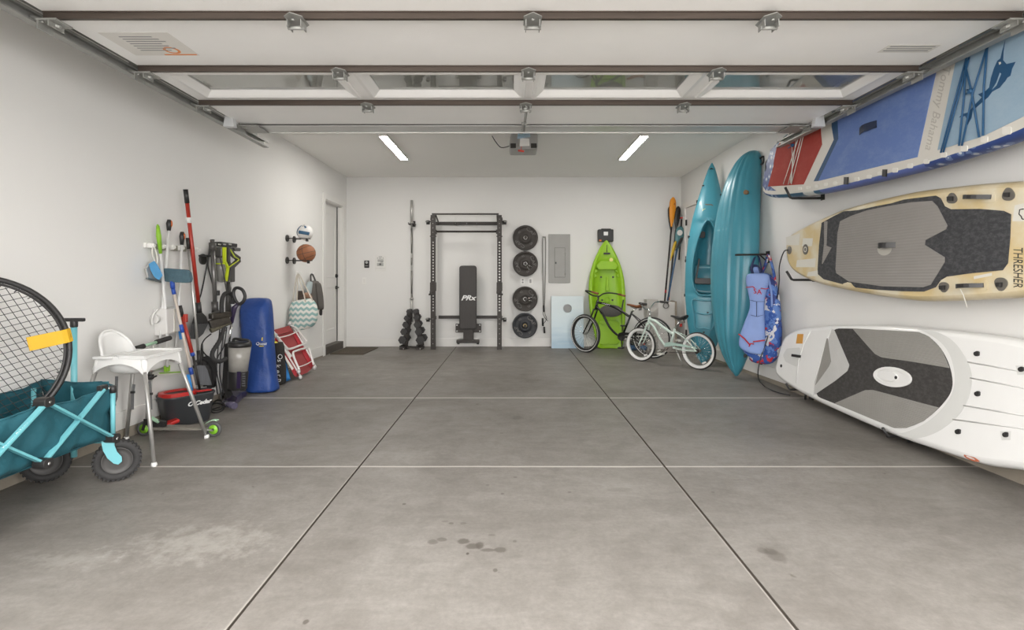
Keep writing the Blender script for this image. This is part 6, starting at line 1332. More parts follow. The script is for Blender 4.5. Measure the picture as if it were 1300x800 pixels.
mb = MB(); th = 0.28; Ri = Rn-0.03; sp_ = 0.033
for fam in (0, 1):
    ang = th+fam*PI*0.5+(0.22 if fam else 0); dv = (math.cos(ang), math.sin(ang)); pv = (-dv[1], dv[0]); k = int(Ri/sp_)+1
    for i in range(-k, k+1):
        o = i*sp_
        if abs(o) >= Ri: continue
        L_ = math.sqrt(Ri*Ri-o*o); pts = []
        for j in range(9):
            q = -L_+2*L_*j/8; a, b = dv[0]*q+pv[0]*o, dv[1]*q+pv[1]*o; rr = min(1, math.hypot(a, b)/Ri); pts.append(np_(a, b, -0.05*(1-rr*rr)+0.002*math.sin(9*a+7*b)))
        mb.tube(pts, 0.0016, n=4)
mb.build('netting', mat('black_net_cord', (0.03, 0.03, 0.03), 0.8), rb)
yel = mat('yellow_strap', (0.60, 0.34, 0.008), 0.6, var=0.05)
for a0, r0 in ((0.20, 0.19), (1.53, 0.06)):
    mb = MB(); rg = []
    for k in range(9):
        r = Rn+0.018-r0*k/8; dd_ = V(0, 0, 0); hgt = 0.022 if k > 0 else 0.0; h = 0.0 if k == 0 else (0.018 if r > Rn-0.04 else 0.008-0.05*(1-(r/Ri)**2)*1.0+0.006)
        w_ = 0.038
        u0, u1 = np_(r*math.cos(a0)-w_*math.sin(a0)*-1*0, r*math.sin(a0), h), 0
        e1 = np_(r*math.cos(a0)-w_*math.sin(a0), r*math.sin(a0)+w_*math.cos(a0), h); e2 = np_(r*math.cos(a0)+w_*math.sin(a0), r*math.sin(a0)-w_*math.cos(a0), h)
        rg.append([e1, e2, e2+nn*0.003, e1+nn*0.003])
    mb.loft(rg, smooth=False); mb.build('yellow_strap', yel, rb)
# --- high chair
hc = thing('high_chair', 'white plastic high chair with tray on four silver legs', 'high chair', (-2.61, 3.66, 0))
hw_ = mat('high_chair_white', (0.78, 0.775, 0.76), 0.35, var=0.015)
HZ = -0.025
tops = {'nf': V(-2.455, 3.47, 0.70+HZ), 'nb': V(-2.475, 3.83, 0.70+HZ), 'ff': V(-2.775, 3.50, 0.70+HZ), 'fb': V(-2.775, 3.83, 0.70+HZ)}
feet = {'nf': V(-2.315, 3.366, 0.012), 'nb': V(-2.325, 3.965, 0.012), 'ff': V(-2.895, 3.375, 0.012), 'fb': V(-2.905, 3.92, 0.012)}
legm = mat('leg_grey_metal', (0.40, 0.39, 0.375), 0.4, 0.6, var=0.05)
for k in tops:
    a, b = tops[k], feet[k]; mb = MB(); mb.cyl(b, a, 0.0125, 0.0135, n=14); lg = mb.build('leg', legm, hc)
    mb = MB(); mb.lathe([(0.001, -0.012), (0.014, -0.012), (0.018, -0.004), (0.018, 0.008), (0.013, 0.016), (0.001, 0.016)], b, (0, 0, 1), 16); mb.build('foot', hw_, lg)
mb = MB(); rg = []
# seat shell: bowl plus back rest
def bowl(z, sx, sy, cx, cy, n=28): return [V(cx+sx*math.copysign(abs(math.cos(t))**0.75, math.cos(t)), cy+sy*math.copysign(abs(math.sin(t))**0.75, math.sin(t)), z+HZ) for t in [2*PI*i/n for i in range(n)]]
rg = [bowl(0.592, 0.06, 0.09, -2.63, 3.66), bowl(0.592, 0.10, 0.12, -2.63, 3.66), bowl(0.61, 0.135, 0.15, -2.63, 3.66), bowl(0.66, 0.15, 0.165, -2.63, 3.655), bowl(0.705, 0.158, 0.175, -2.63, 3.655), bowl(0.705, 0.145, 0.162, -2.63, 3.655), bowl(0.65, 0.138, 0.152, -2.63, 3.655), bowl(0.612, 0.115, 0.13, -2.63, 3.66), bowl(0.604, 0.06, 0.08, -2.63, 3.66)]
mb.loft(rg); mb.build('seat_bowl', hw_, hc)
mb = MB(); n = 17
def back_ring(off, lean):
    out = []
    for i in range(n):
        t = i/(n-1); y = 3.50+0.31*t; ed = abs(2*t-1); z = 0.70+0.175*(1-ed**2.3)**0.55 if ed < 1 else 0.70
        out.append((y, z))
    return out
gridv = []
prof_ = back_ring(0, 0)
for j in range(7):
    row = []
    for (y, zt) in prof_:
        v = j/6; z = 0.66+(zt-0.66)*v; ed = abs((y-3.655)/0.155); row.append(V(-2.800-0.035*((z-0.66)/0.22)+0.055*ed**3, y, z+HZ))
    gridv.append(row)
vs = [p for r in gridv for p in r]; mb.add(vs, [(i*n+j, i*n+j+1, (i+1)*n+j+1, (i+1)*n+j) for i in range(6) for j in range(n-1)], 0, True)
mb.build('backrest', hw_, hc, solid=0.012)
mb = MB(); mb.tube([r for r in gridv[-1]], 0.010, n=8); mb.build('backrest_rim', hw_, hc)
# frame with arched skirts between the legs, tray on top
def skirt(mb, A, B, drop, arch, out_):
    a, b = Vector(A), Vector(B); m = 14; rg = []
    for i in range(m+1):
        t = i/m; p = a.lerp(b, t); dz = drop*(1-arch*math.sin(PI*t)**0.7); q = p+Vector(out_)*0.02*dz/drop
        rg.append([p+V(0, 0, 0.008), q+V(0, 0, -dz), q+V(0, 0, -dz)-Vector(out_)*0.008, p-Vector(out_)*0.008+V(0, 0, 0.0)])
    mb.loft(rg, smooth=False)
o4 = [V(-2.44, 3.455, 0.712+HZ), V(-2.46, 3.845, 0.712+HZ), V(-2.79, 3.845, 0.712+HZ), V(-2.79, 3.485, 0.712+HZ)]
mb = MB(); skirt(mb, o4[3], o4[0], 0.105, 0.62, (0, -1, 0)); skirt(mb, o4[0], o4[1], 0.105, 0.62, (1, 0, 0)); skirt(mb, o4[1], o4[2], 0.10, 0.6, (0, 1, 0)); skirt(mb, o4[2], o4[3], 0.10, 0.6, (-1, 0, 0)); mb.build('leg_frame', hw_, hc)
mb = MB()
for k, p in tops.items():
    dn = (feet[k]-p).normalized(); mb.cyl(p+dn*0.085, p+V(0, 0, 0.012), 0.019, 0.021, n=14)
mb.build('leg_sockets', hw_, hc)
mb = MB(); ot = [(-2.425, 3.44), (-2.445, 3.86), (-2.62, 3.86), (-2.66, 3.84), (-2.68, 3.80), (-2.68, 3.53), (-2.66, 3.49), (-2.62, 3.465)]
mb.prism(ot, (0, 0, HZ), (1, 0, 0), (0, 1, 0), 0.706, 0.716); it = inset(ot, 0.018); mb.ring(ot, it, (0, 0, HZ), (1, 0, 0), (0, 1, 0), 0.716, 0.728); mb.build('tray', hw_, hc, bevel=0.003)
mb = MB(); mb.bx(-2.79, -2.66, 3.455, 3.485, 0.704+HZ, 0.722+HZ); mb.bx(-2.79, -2.66, 3.83, 3.86, 0.704+HZ, 0.722+HZ); mb.build('arm_rest', hw_, hc, bevel=0.005)
greyw = mat('grey_strap_webbing', (0.14, 0.14, 0.14), 0.7, var=0.2, scale=80)
for pts in ([(148, 478), (147.5, 505), (144, 514), (143, 536)], [(170, 488), (168.5, 498), (168, 520)], [(190, 484), (191, 500), (191.5, 520)]):
    w3 = [P(x, y, 3.62) for x, y in pts]; mb = MB()
    for a, b in zip(w3, w3[1:]): mb.bar(a, b, 0.020, 0.003, up=(0, 1, 0))
    bk = w3[-2]; st_ = mb.build('harness_strap', greyw, hc); MB().box(bk, (0.028, 0.010, 0.016)).build('buckle', black_plastic, st_)
# --- kick scooter
sc_ = thing('kick_scooter', 'kick scooter with pale green handlebar, grey deck and lime wheels under the high chair', 'scooter', (-2.56, 4.0, 0))
pg = mat('pale_green_paint', (0.33, 0.52, 0.36), 0.35, var=0.04); lw = mat('lime_wheel', (0.22, 0.50, 0.03), 0.4)
for x, y, nm in ((-2.838, 4.02, 'f'), (-2.290, 4.00, 'r')):
    mb = MB(); mb.lathe([(0.036, -0.012), (0.055, -0.010), (0.058, 0), (0.055, 0.010), (0.036, 0.012)], (x, y, 0.058), (0, 1, 0), 32, closed=True); w = mb.build('wheel', mat('scooter_tyre', (0.07, 0.07, 0.07) if nm == 'f' else (0.07, 0.07, 0.07), 0.6), sc_)
    mb = MB(); mb.lathe([(0.001, -0.013), (0.014, -0.014), (0.016, -0.008), (0.036, -0.011), (0.036, 0.011), (0.016, 0.008), (0.001, 0.013)], (x, y, 0.058), (0, 1, 0), 24); mb.build('wheel_core', lw, w)
    mb = MB(); mb.cyl((x, y-0.022, 0.058), (x, y+0.022, 0.058), 0.010, n=10); mb.build('axle', black_plastic, w)
mb = MB(); mb.prism([(-2.75, 3.955), (-2.37, 3.955), (-2.33, 3.975), (-2.33, 4.035), (-2.37, 4.055), (-2.75, 4.055)], (0, 0, 0), (1, 0, 0), (0, 1, 0), 0.062, 0.078); mb.build('deck', mat('worn_grip_deck', (0.19, 0.175, 0.15), 0.85, var=0.3, scale=30, bump=0.3), sc_, bevel=0.003)
mb = MB(); mb.bar((-2.36, 3.97, 0.066), (-2.285, 3.975, 0.058), 0.012, 0.02, up=(0, 1, 0)); mb.bar((-2.36, 4.04, 0.066), (-2.285, 4.03, 0.058), 0.012, 0.02, up=(0, 1, 0)); mb.build('rear_fork', alu, sc_)
mb = MB(); mb.loft([[V(-2.35+0.09*t, 3.985, 0.105+0.03*math.sin(t*2.2)), V(-2.35+0.09*t, 4.015, 0.105+0.03*math.sin(t*2.2)), V(-2.35+0.09*t, 4.02, 0.100+0.03*math.sin(t*2.2)), V(-2.35+0.09*t, 3.98, 0.100+0.03*math.sin(t*2.2))] for t in [i/6 for i in range(7)]]); mb.build('brake_fender', pg, sc_)
mb = MB(); mb.bar((-2.80, 4.0, 0.13), (-2.70, 4.0, 0.075), 0.06, 0.035, up=(0, 1, 0)); mb.bar((-2.735, 4.0, 0.095), (-2.66, 4.0, 0.085), 0.075, 0.03, up=(0, 1, 0)); mb.build('folding_joint', black_plastic, sc_, bevel=0.006)
mb = MB(); mb.bar((-2.77, 3.985, 0.155), (-2.70, 3.985, 0.115), 0.012, 0.035, up=(0, 1, 0)); mb.build('side_plate', pg, sc_, bevel=0.003)
mb = MB()
for s in (-1, 1): mb.bar((-2.838, 4.02+s*0.022, 0.05), (-2.815, 4.02+s*0.022, 0.13), 0.02, 0.006, up=(0, 1, 0))
mb.bar((-2.815, 3.995, 0.13), (-2.815, 4.045, 0.13), 0.03, 0.012); mb.build('front_fork', black_plastic, sc_)
mb = MB(); mb.cyl((-2.815, 4.02, 0.13), (-2.795, 4.02, 0.46), 0.017, n=12); mb.cyl((-2.795, 4.02, 0.46), (-2.785, 4.02, 0.70), 0.014, n=12); mb.build('steering_column', alu, sc_)
mb = MB(); mb.cyl((-2.797, 4.02, 0.44), (-2.795, 4.02, 0.475), 0.026, n=12); mb.bar((-2.77, 3.99, 0.45), (-2.765, 4.05, 0.46), 0.012, 0.012); mb.build('height_clamp', black_plastic, sc_, bevel=0.003)
h0, h1_ = P(160, 446.5, 3.83), P(216, 429, 4.24)
mb = MB(); mb.cyl(h0, h1_, 0.012, n=12); mb.build('handlebar', pg, sc_)
for a, b in ((0.03, 0.38), (0.66, 1.0)): mb = MB(); mb.cyl(h0.lerp(h1_, a), h0.lerp(h1_, b), 0.019, n=14); mb.build('foam_grip', mat('foam_black', (0.025, 0.023, 0.022), 0.9), sc_)
# --- mop bucket
bk = thing('mop_bucket', 'dark grey mop bucket with red wringer behind the scooter', 'bucket', (-2.735, 4.43, 0))
bd = V(0.60, 0.80, 0).normalized(); bp_ = V(bd.y, -bd.x, 0); bc = V(-2.747, 4.39, 0)
def brr(z, l, w, sh=0.0, n=6): return [bc+bd*(x+sh)+bp_*y+V(0, 0, z) for x, y in rrect(l, w, min(l, w)*0.32, n)]
bgm = mat('bucket_charcoal', (0.040, 0.043, 0.047), 0.4, var=0.06)
mb = MB(); mb.loft([brr(0.0, 0.31, 0.17), brr(0.012, 0.33, 0.19), brr(0.23, 0.395, 0.245), brr(0.238, 0.41, 0.26), brr(0.25, 0.41, 0.26), brr(0.25, 0.39, 0.24), brr(0.03, 0.32, 0.17)]); mb.build('tub', bgm, bk)
rd = mat('red_wringer_plastic', (0.48, 0.022, 0.018), 0.35)
mb = MB(); oo = rrect(0.27, 0.225, 0.10, 6, -0.065, 0); ii = rrect(0.20, 0.155, 0.075, 6, -0.065, 0); mb.ring(oo, ii, bc+V(0, 0, 0.25), bd, V(-bd.y, bd.x, 0), -0.012, 0.028); mb.build('wringer_rim', rd, bk, bevel=0.008)
mb = MB(); mb.loft([[bc+bd*(x-0.065)+V(-bd.y, bd.x, 0)*y+V(0, 0, z) for x, y in rrect(l, w, 0.06, 6)] for z, l, w in ((0.262, 0.20, 0.155), (0.17, 0.17, 0.125), (0.165, 0.16, 0.12))]); mb.build('wringer_basket', mat('basket_dark', (0.04, 0.03, 0.03), 0.6), bk)
mb = MB(); mb.bar(bc+bd*0.03+bp_*0.10+V(0, 0, 0.272), bc+bd*0.16+bp_*0.075+V(0, 0, 0.262), 0.05, 0.012); mb.build('pour_lip', rd, bk, bevel=0.006)
mb = MB(); mb.box(bc-bd*0.16+bp_*0.115+V(0, 0, 0.055), (0.11, 0.09, 0.028), Matrix.Rotation(math.atan2(bd.y, bd.x), 3, 'Z') @ Matrix.Rotation(-0.25, 3, 'Y')); mb.build('foot_pedal', rd, bk, bevel=0.010)
mb = MB(); fd = bp_; nu = V(bd.x, bd.y, 0); tlt = V(bp_.x*0.165, bp_.y*0.165, 1).normalized(); oc = bc+bd*0.055+bp_*(0.1165)+V(0, 0, 0.175); mb.text("O·Cedar", oc+bp_*0.001, nu, tlt, 0.036, depth=0.0015, shear=0.25, xs=1.0, font_w=0.002); mb.build('white_logo', white_ink, bk)
# --- wall rack for long handled tools
tr_ = thing('tool_rack', 'white wall rack with roller grips holding brooms and mops', 'tool rack', (XL, 4.5, 1.48))
MB().bx(XL, XL+0.018, 4.16, 4.84, 1.465, 1.505).build('rail', white_plastic, tr_, bevel=0.004)
for y in (4.20, 4.33, 4.45, 4.57, 4.69, 4.81):
    mb = MB(); mb.cyl((XL+0.015, y, 1.485), (XL+0.055, y, 1.485), 0.022, n=14); mb.cyl((XL+0.03, y-0.0, 1.485), (XL+0.07, y, 1.485), 0.014, n=12); mb.build('roller', white_plastic, tr_, bevel=0.002)
mb = MB()
for y in (4.27, 4.39, 4.51, 4.63, 4.75): mb.box((XL+0.022, y, 1.480), (0.03, 0.05, 0.045))
mb.build('grip_cavities', mat('cavity_grey', (0.28, 0.27, 0.22), 0.7), tr_)
def pole(pts, r, m, name, t): mb = MB(); mb.tube(pts, r, n=12); return mb.build(name, m, t)
X1 = XL+0.075
def LX(x, y, d=0.075): return PXp(x, y, XL+d)
orange_h = mat('orange_grip', (0.55, 0.12, 0.02), 0.4)
# green squeegee
t = thing('squeegee', 'tall squeegee with lime green handle, first on the wall rack', 'squeegee', LX(211.5, 472, 0.1)); polem = mat('white_pole', (0.66, 0.655, 0.64), 0.35)
pole([LX(200.4, 287), LX(201.5, 300), LX(203.8, 322)], [0.012, 0.019, 0.012], mat('lime_grip', (0.25, 0.50, 0.03), 0.35), 'grip', t)
mb = MB(); mb.torus(LX(200.3, 287.5), (1, 0.3, 0), 0.014, 0.005, 18, 6); mb.build('hanging_ring', mat('lime_grip', (0.25, 0.50, 0.03), 0.35), t)
pole([LX(203.8, 322), LX(211.6, 410), LX(212.2, 466, 0.09)], 0.0115, polem, 'pole', t)
mb = MB(); mb.bar(LX(202, 474, 0.06), LX(235, 472, 0.06), 0.012, 0.010); mb.box(LX(212, 468, 0.08), (0.03, 0.04, 0.05)); mb.build('blade_holder', mat('lime_grip', (0.25, 0.50, 0.03), 0.35), t, bevel=0.003)
mb = MB(); mb.bar(LX(200, 475.5, 0.06), LX(235, 473.5, 0.06), 0.006, 0.02); mb.build('rubber_blade', pale, t)
# two poles with black and orange grips
for (a, b, c, e, lab) in (((214.8, 279), (214.3, 293), (206.5, 392), (200.5, 468), 'silver mop pole with black and orange grip, taller of the two'), ((231.3, 294.5), (230.8, 311), (227.2, 385), (222.5, 455), 'silver mop pole with black and orange grip, shorter of the two')):
    t = thing('mop_pole', lab, 'mop', LX(*e, 0.05))
    pole([LX(*a, 0.07), LX(*a, 0.07).lerp(LX(*b, 0.07), 0.35), LX(*b, 0.07)], [0.014, 0.022, 0.014], black_plastic, 'grip', t); q = LX(*a, 0.07).lerp(LX(*b, 0.07), 0.25); mb = MB(); mb.sphere(q+V(0.016, 0.004, -0.01), 0.014, 10, 8, sc=(0.7, 0.7, 2.0)); mb.build('orange_inlay', orange_h, t)
    pole([LX(*b, 0.07), LX(*c, 0.055), LX(*e, 0.035)], 0.0105, polem, 'pole', t)
    mb = MB(); q = LX(*e, 0.035); mb.box(q, (0.03, 0.12, 0.03)); mb.build('mop_holder', alu, t, bevel=0.003)
# broom with silver pole in front of the dustpan
t = thing('broom', 'silver-poled broom with grey bristles standing behind the mop bucket', 'broom', LX(256, 486, 0.16))
pole([LX(238.3, 302, 0.09), LX(239.4, 316, 0.09)], 0.015, dark_metal, 'grip', t)
pole([LX(239.4, 316, 0.09), LX(246.5, 390, 0.11), LX(252.8, 462, 0.14)], 0.0115, alu, 'pole', t)
pole([LX(252.0, 445, 0.135), LX(253.2, 466, 0.14)], 0.017, black_plastic, 'socket', t)
mb = MB(); rg = [[LX(x0, y, 0.13), LX(x1, y, 0.13), LX(x1, y, 0.18), LX(x0, y, 0.18)] for y, x0, x1 in ((464, 249, 260), (470, 246.5, 263.5), (489, 247, 269))]
mb.loft(rg, smooth=False); mb.build('bristles', mat('grey_bristles', (0.16, 0.165, 0.18), 0.85, var=0.35, scale=20, stretch=(1, 6, 0.6), bump=0.5), t)
MB().bar(LX(248, 465.5, 0.15), LX(262, 466.5, 0.15), 0.05, 0.03).build('head', black_plastic, t, bevel=0.004)
# red broom hung with its head off the floor
t = thing('push_broom', 'tall red-poled broom with black grip and dark fan head', 'broom', LX(254, 425, 0.1))
pole([LX(235.6, 240.5, 0.12), LX(237.6, 258, 0.118)], 0.019, black_plastic, 'grip', t)
redp = mat('red_pole', (0.36, 0.030, 0.018), 0.35, var=0.06)
pole([LX(237.6, 258, 0.118), LX(252, 386, 0.09)], 0.0165, redp, 'pole', t)
MB().cyl(LX(239.6, 276, 0.116), LX(240.2, 283, 0.115), 0.0175, n=12).build('pole_label', white_ink, t)
pole([LX(251.6, 384, 0.09), LX(253.3, 399, 0.09)], 0.022, black_plastic, 'socket', t)
mb = MB(); rg = [[LX(x0, y0, 0.06), LX(x1, y1, 0.06), LX(x1, y1, 0.115), LX(x0, y0, 0.115)] for x0, y0, x1, y1 in ((250, 398, 257, 397), (246, 402, 262, 402), (243.5, 411, 265, 411))]
mb.loft(rg, smooth=False); mb.build('head', black_plastic, t, bevel=0.006)
mb = MB(); rg = [[LX(x0, y0, 0.065), LX(x1, y1, 0.065), LX(x1, y1, 0.11), LX(x0, y0, 0.11)] for x0, y0, x1, y1 in ((243.8, 410, 264.5, 411), (241, 424, 258, 424), (241.5, 430, 250, 431))]
mb.loft(rg, smooth=False); mb.build('bristles', mat('dark_bristles', (0.06, 0.06, 0.062), 0.85, var=0.35, scale=20, stretch=(1, 6, 0.6), bump=0.5), t)
# flat mop standing upside down in the bucket
pad_m = mat('slate_microfibre', (0.075, 0.135, 0.165), 0.95, var=0.25, scale=40, bump=0.8, bscale=150)
t = thing('flat_mop', 'flat mop turned head up with slate blue microfibre pad', 'mop', P(246, 484, 4.38))
m0, m1 = P(219.5, 366, 4.34), P(247.3, 493, 4.40)
pole([m0, m1], 0.0115, mat('satin_pole', (0.55, 0.48, 0.42), 0.35), 'pole', t)
for a, b in ((0.0, 0.06), (0.36, 0.44), (0.79, 0.86)): MB().cyl(m0.lerp(m1, a), m0.lerp(m1, b), 0.0155, n=12).build('blue_collar', mat('royal_blue_plastic', (0.02, 0.07, 0.36), 0.35), t)
MB().cyl(P(218.6, 357, 4.335), m0, 0.018, n=12).build('neck', mat('royal_blue_plastic', (0.02, 0.07, 0.36), 0.35), t)
mb = MB(); L5 = [(206, 342), (208, 340.5), (222, 341.5), (236, 342.5), (239.5, 346), (241.2, 354), (240, 358.5), (235, 359.3), (220, 358.6), (206, 357.3), (204.5, 354), (205.5, 348)]
pts = [P(x, y, 4.32) for x, y in L5]; w2 = [p+V(0.008, 0.035, 0) for p in pts]; mb.add(pts+w2, [tuple(range(11, -1, -1)), tuple(range(12, 24))]+[(i, (i+1) % 12, 12+(i+1) % 12, 12+i) for i in range(12)], 0, False); mb.build('pad', pad_m, t, bevel=0.010, bseg=3)
# red spray-mop and blue wand in the bucket
t = thing('spray_mop', 'red-handled mop pole leaning in the bucket beside the flat mop', 'mop', P(254, 486, 4.5))
a, b, c = P(228.5, 388, 4.42), P(231.5, 402, 4.43), P(245, 452, 4.46); e = P(254, 496, 4.48)
pole([a, b], 0.015, dark_metal, 'grip', t); pole([b, c], 0.0145, mat('red_pole', (0.36, 0.030, 0.018), 0.35), 'upper_pole', t); pole([c, e], 0.010, dark_metal, 'lower_pole', t)
MB().box(P(235.5, 404, 4.41), (0.03, 0.03, 0.07)).build('trigger', redp, t, bevel=0.006)
MB().cyl(c, c+(b-c).normalized()*0.03, 0.017, n=12).build('pole_collar', mat('royal_blue_plastic', (0.02, 0.07, 0.36), 0.35), t)
t = thing('cleaning_wand', 'bright blue flat wand hanging behind the mop poles', 'wand', P(230, 430, 4.5))
mb = MB(); mb.bar(P(222, 375, 4.5), P(225.5, 402, 4.5), 0.014, 0.008, up=(0, 1, 0)); mb.build('shaft', mat('wand_blue', (0.02, 0.15, 0.42), 0.4), t)
mb = MB(); mb.bar(P(225, 398, 4.5), P(229.8, 431, 4.5), 0.024, 0.008, up=(0, 1, 0)); mb.build('paddle', mat('wand_bright_blue', (0.02, 0.22, 0.60), 0.4), t, bevel=0.003)
t = thing('blue_brush', 'blue tube-shaped brush handle standing in the mop bucket', 'brush', P(241, 488, 4.36))
mb = MB(); mb.cyl(P(238, 476, 4.34), P(243, 503, 4.37), 0.018, 0.021, n=12); mb.build('handle', mat('wand_bright_blue', (0.02, 0.22, 0.60), 0.4), t)
# dustpan and blue brush hung on the rack end
t = thing('dustpan_set', 'clear dustpan with bright blue bristle brush hanging from the rack end', 'dustpan', LX(197, 345, 0.06))
mb = MB(); mb.tube(spl([LX(195, 312, 0.05), LX(193, 320, 0.06), LX(196, 330, 0.06), LX(198, 338, 0.06), LX(200, 330, 0.06), LX(197.5, 318, 0.055), LX(195, 312, 0.05)], 5), 0.007, n=6); mb.build('loop_handle', pale, t)
mb = MB(); rg = []
for (x0, y0, x1, y1, h) in ((188.5, 335, 196, 331, 0.07), (191, 343, 201, 338, 0.07), (196, 352, 205.5, 347, 0.07), (202, 356, 206.5, 350, 0.07)): rg.append([LX(x0, y0, 0.05), LX(x1, y1, 0.05), LX(x1, y1, 0.12), LX(x0, y0, 0.12)])
mb.loft(rg, smooth=False); mb.build('blue_bristles', mat('sky_blue_bristles', (0.12, 0.42, 0.78), 0.8, var=0.15, scale=20, bump=0.6, bscale=200), t, bevel=0.006)
mb = MB(); mb.prism([(0, 0), (0, 0.02), (0.01, 0.02), (0.01, 0)], (0, 0, 0), (1, 0, 0), (0, 1, 0), 0, 0.0001)
mb = MB(); cl_pts = [LX(184, 341, 0.03), LX(190, 334, 0.03), LX(206, 345, 0.03), LX(207, 358, 0.03), LX(187, 354, 0.03)]; n5 = len(cl_pts)
mb.add(cl_pts+[p+V(0.012, 0, 0) for p in cl_pts], [tuple(range(n5-1, -1, -1)), tuple(range(n5, 2*n5))]+[(i, (i+1) % n5, n5+(i+1) % n5, n5+i) for i in range(n5)]); mb.build('pan', mat('translucent_grey', (0.52, 0.51, 0.48), 0.25), t)
MB().bar(LX(186.5, 353.5, 0.05), LX(206, 358.5, 0.05), 0.02, 0.012).build('pan_lip', mat('pan_lip_grey', (0.12, 0.14, 0.14), 0.5), t)
# white control box on the wall
t = thing('wall_control_box', 'white softener control box with small black display on the left wall', 'control box', (XL, 4.42, 0.95))
bx_m = mat('appliance_white', (0.66, 0.65, 0.63), 0.4)
Yq = lambda x, d: (XL+d)*FPX/(x-VX)
mb = MB(); ya, yb_ = 4.27, 4.55
mb.loft([[V(XL, ya, 0.975), V(XL, yb_, 0.975), V(XL, yb_, 0.76), V(XL, ya+0.02, 0.74)], [V(XL+0.10, ya+0.02, 0.965), V(XL+0.10, yb_-0.01, 0.965), V(XL+0.10, yb_-0.01, 0.77), V(XL+0.10, ya+0.035, 0.755)]], smooth=False); bxo = mb.build('housing', bx_m, t, bevel=0.008)
MB().bx(XL+0.10, XL+0.104, 4.455, 4.495, 0.845, 0.925).build('display', black_plastic, bxo)
MB().bx(XL+0.104, XL+0.106, 4.458, 4.492, 0.858, 0.870).build('display_button', white_ink, bxo)
mb = MB(); mb.bx(XL+0.095, XL+0.106, 4.385, 4.40, 0.77, 0.96); mb.build('panel_seam', pale, bxo)
mb = MB(); mb.cyl((XL+0.03, 4.245, 0.885), (XL+0.03, 4.275, 0.885), 0.036, n=18); mb.build('side_knob', bx_m, t, bevel=0.006)
mb = MB(); mb.tube(spl([V(XL+0.05, 4.27, 0.97), V(XL+0.04, 4.24, 0.94), V(XL+0.03, 4.22, 0.89), V(XL+0.03, 4.23, 0.84)], 5), 0.010, n=6); mb.build('side_tube', bx_m, t)
# --- dark standing dustpan
t = thing('lobby_dustpan', 'black upright dustpan behind the mop bucket', 'dustpan', P(270, 490, 4.75))
mb = MB(); rg = []
for i in range(9):
    u = i/8; a = P(259+6*u, 456+6*u, 4.88)
    xx = interp([(0, 258), (0.3, 266), (0.7, 273), (1, 274)], u); yy = interp([(0, 455), (0.3, 457), (0.7, 470), (1, 490)], u)
    p = P(xx, yy, 4.9); rg.append([p, p+V(0.0, -0.13, 0.0), p+V(-0.008, -0.13, -0.008), p+V(-0.012, 0, -0.012)])
mb.loft(rg); mb.build('pan', black_plastic, t)
mb = MB(); mb.prism([(0, 0), (0.10, 0.02), (0.13, 0.14), (0.11, 0.24), (0.04, 0.29), (0.0, 0.28)], P(258, 491, 4.86), (1, 0.0, 0), (0, 0, 1), -0.008, 0); mb.build('back_plate', black_plastic, t)
mb = MB(); mb.cyl(P(257, 460, 4.9), P(256, 437, 4.95), 0.012, n=8); mb.build('handle', black_plastic, t)
# --- stick vacuum with wall dock
dk_m = mat('vac_grey', (0.075, 0.072, 0.068), 0.35, 0.2, var=0.15)
t = thing('stick_vacuum', 'grey stick vacuum wand with brush head hanging on the left wall', 'vacuum cleaner', LX(272, 400, 0.1))
pole([LX(270, 316, 0.10), LX(273, 386, 0.10)], 0.020, mat('vac_tube_grey', (0.17, 0.165, 0.16), 0.3, 0.6), 'tube', t)
mb = MB(); mb.cyl(LX(269.6, 304, 0.10), LX(269.7, 309, 0.10), 0.020, n=14); mb.cyl(LX(269.7, 308, 0.10), LX(270, 318, 0.10), 0.032, n=14); mb.build('top_coupling', dk_m, t)
mb = MB(); mb.cyl(LX(272.5, 383, 0.10), LX(273.2, 396, 0.10), 0.030, n=14); mb.cyl(LX(273.2, 395, 0.10), LX(275, 402, 0.11), 0.034, n=14); mb.build('lower_coupling', dk_m, t)
mb = MB(); mb.bar(LX(266.5, 402, 0.10), LX(292, 399, 0.20), 0.07, 0.055); mb.bar(LX(266, 413, 0.09), LX(291, 404, 0.20), 0.05, 0.09); mb.build('brush_head', mat('vac_head_bronze', (0.045, 0.038, 0.030), 0.4, 0.3, var=0.8, scale=22), t, bevel=0.012)
mb = MB(); mb.cyl(LX(267.5, 420, 0.10), LX(292, 409, 0.20), 0.024, n=14); mb.build('brush_roller', mat('brush_olive', (0.10, 0.09, 0.06), 0.8, var=0.8, scale=60), t)
MB().box(LX(276.5, 372, 0.11), (0.025, 0.04, 0.05)).build('release_button', black_plastic, t, bevel=0.006)
mb = MB(); mb.bx(XL, XL+0.08, LX(262, 318).y, LX(266, 318).y+0.08, 1.425, 1.44); mb.cyl((XL, 4.95, 1.40), (XL+0.02, 4.95, 1.40), 0.05, n=16); mb.build('wall_hook', black_plastic, t)
lg_ = mat('acid_yellow_plastic', (0.52, 0.62, 0.02), 0.4)
t = thing('handheld_vacuum', 'black and acid yellow handheld vacuum docked high on the left wall', 'vacuum cleaner', LX(287, 330, 0.12))
def LB(x0, y0, x1, y1, d0, d1, m, name, par, bev=0.006):   # a block given by its corners on the wall
    a, b = LX(x0, y0, (d0+d1)/2), LX(x1, y1, (d0+d1)/2); mb = MB(); mb.bx(XL+d0, XL+d1, a.y, b.y, b.z, a.z); return mb.build(name, m, par, bevel=bev)
LB(275, 307, 295.5, 314, 0.0, 0.10, black_plastic, 'dock_plate', t)
for x in (278.5, 285, 292): LB(x-1.5, 309.3, x+1.8, 311.5, 0.098, 0.103, alu, 'dock_screw', t, 0)
LB(275.5, 314, 283.5, 327, 0.03, 0.13, dk_m, 'motor_body', t, 0.012)
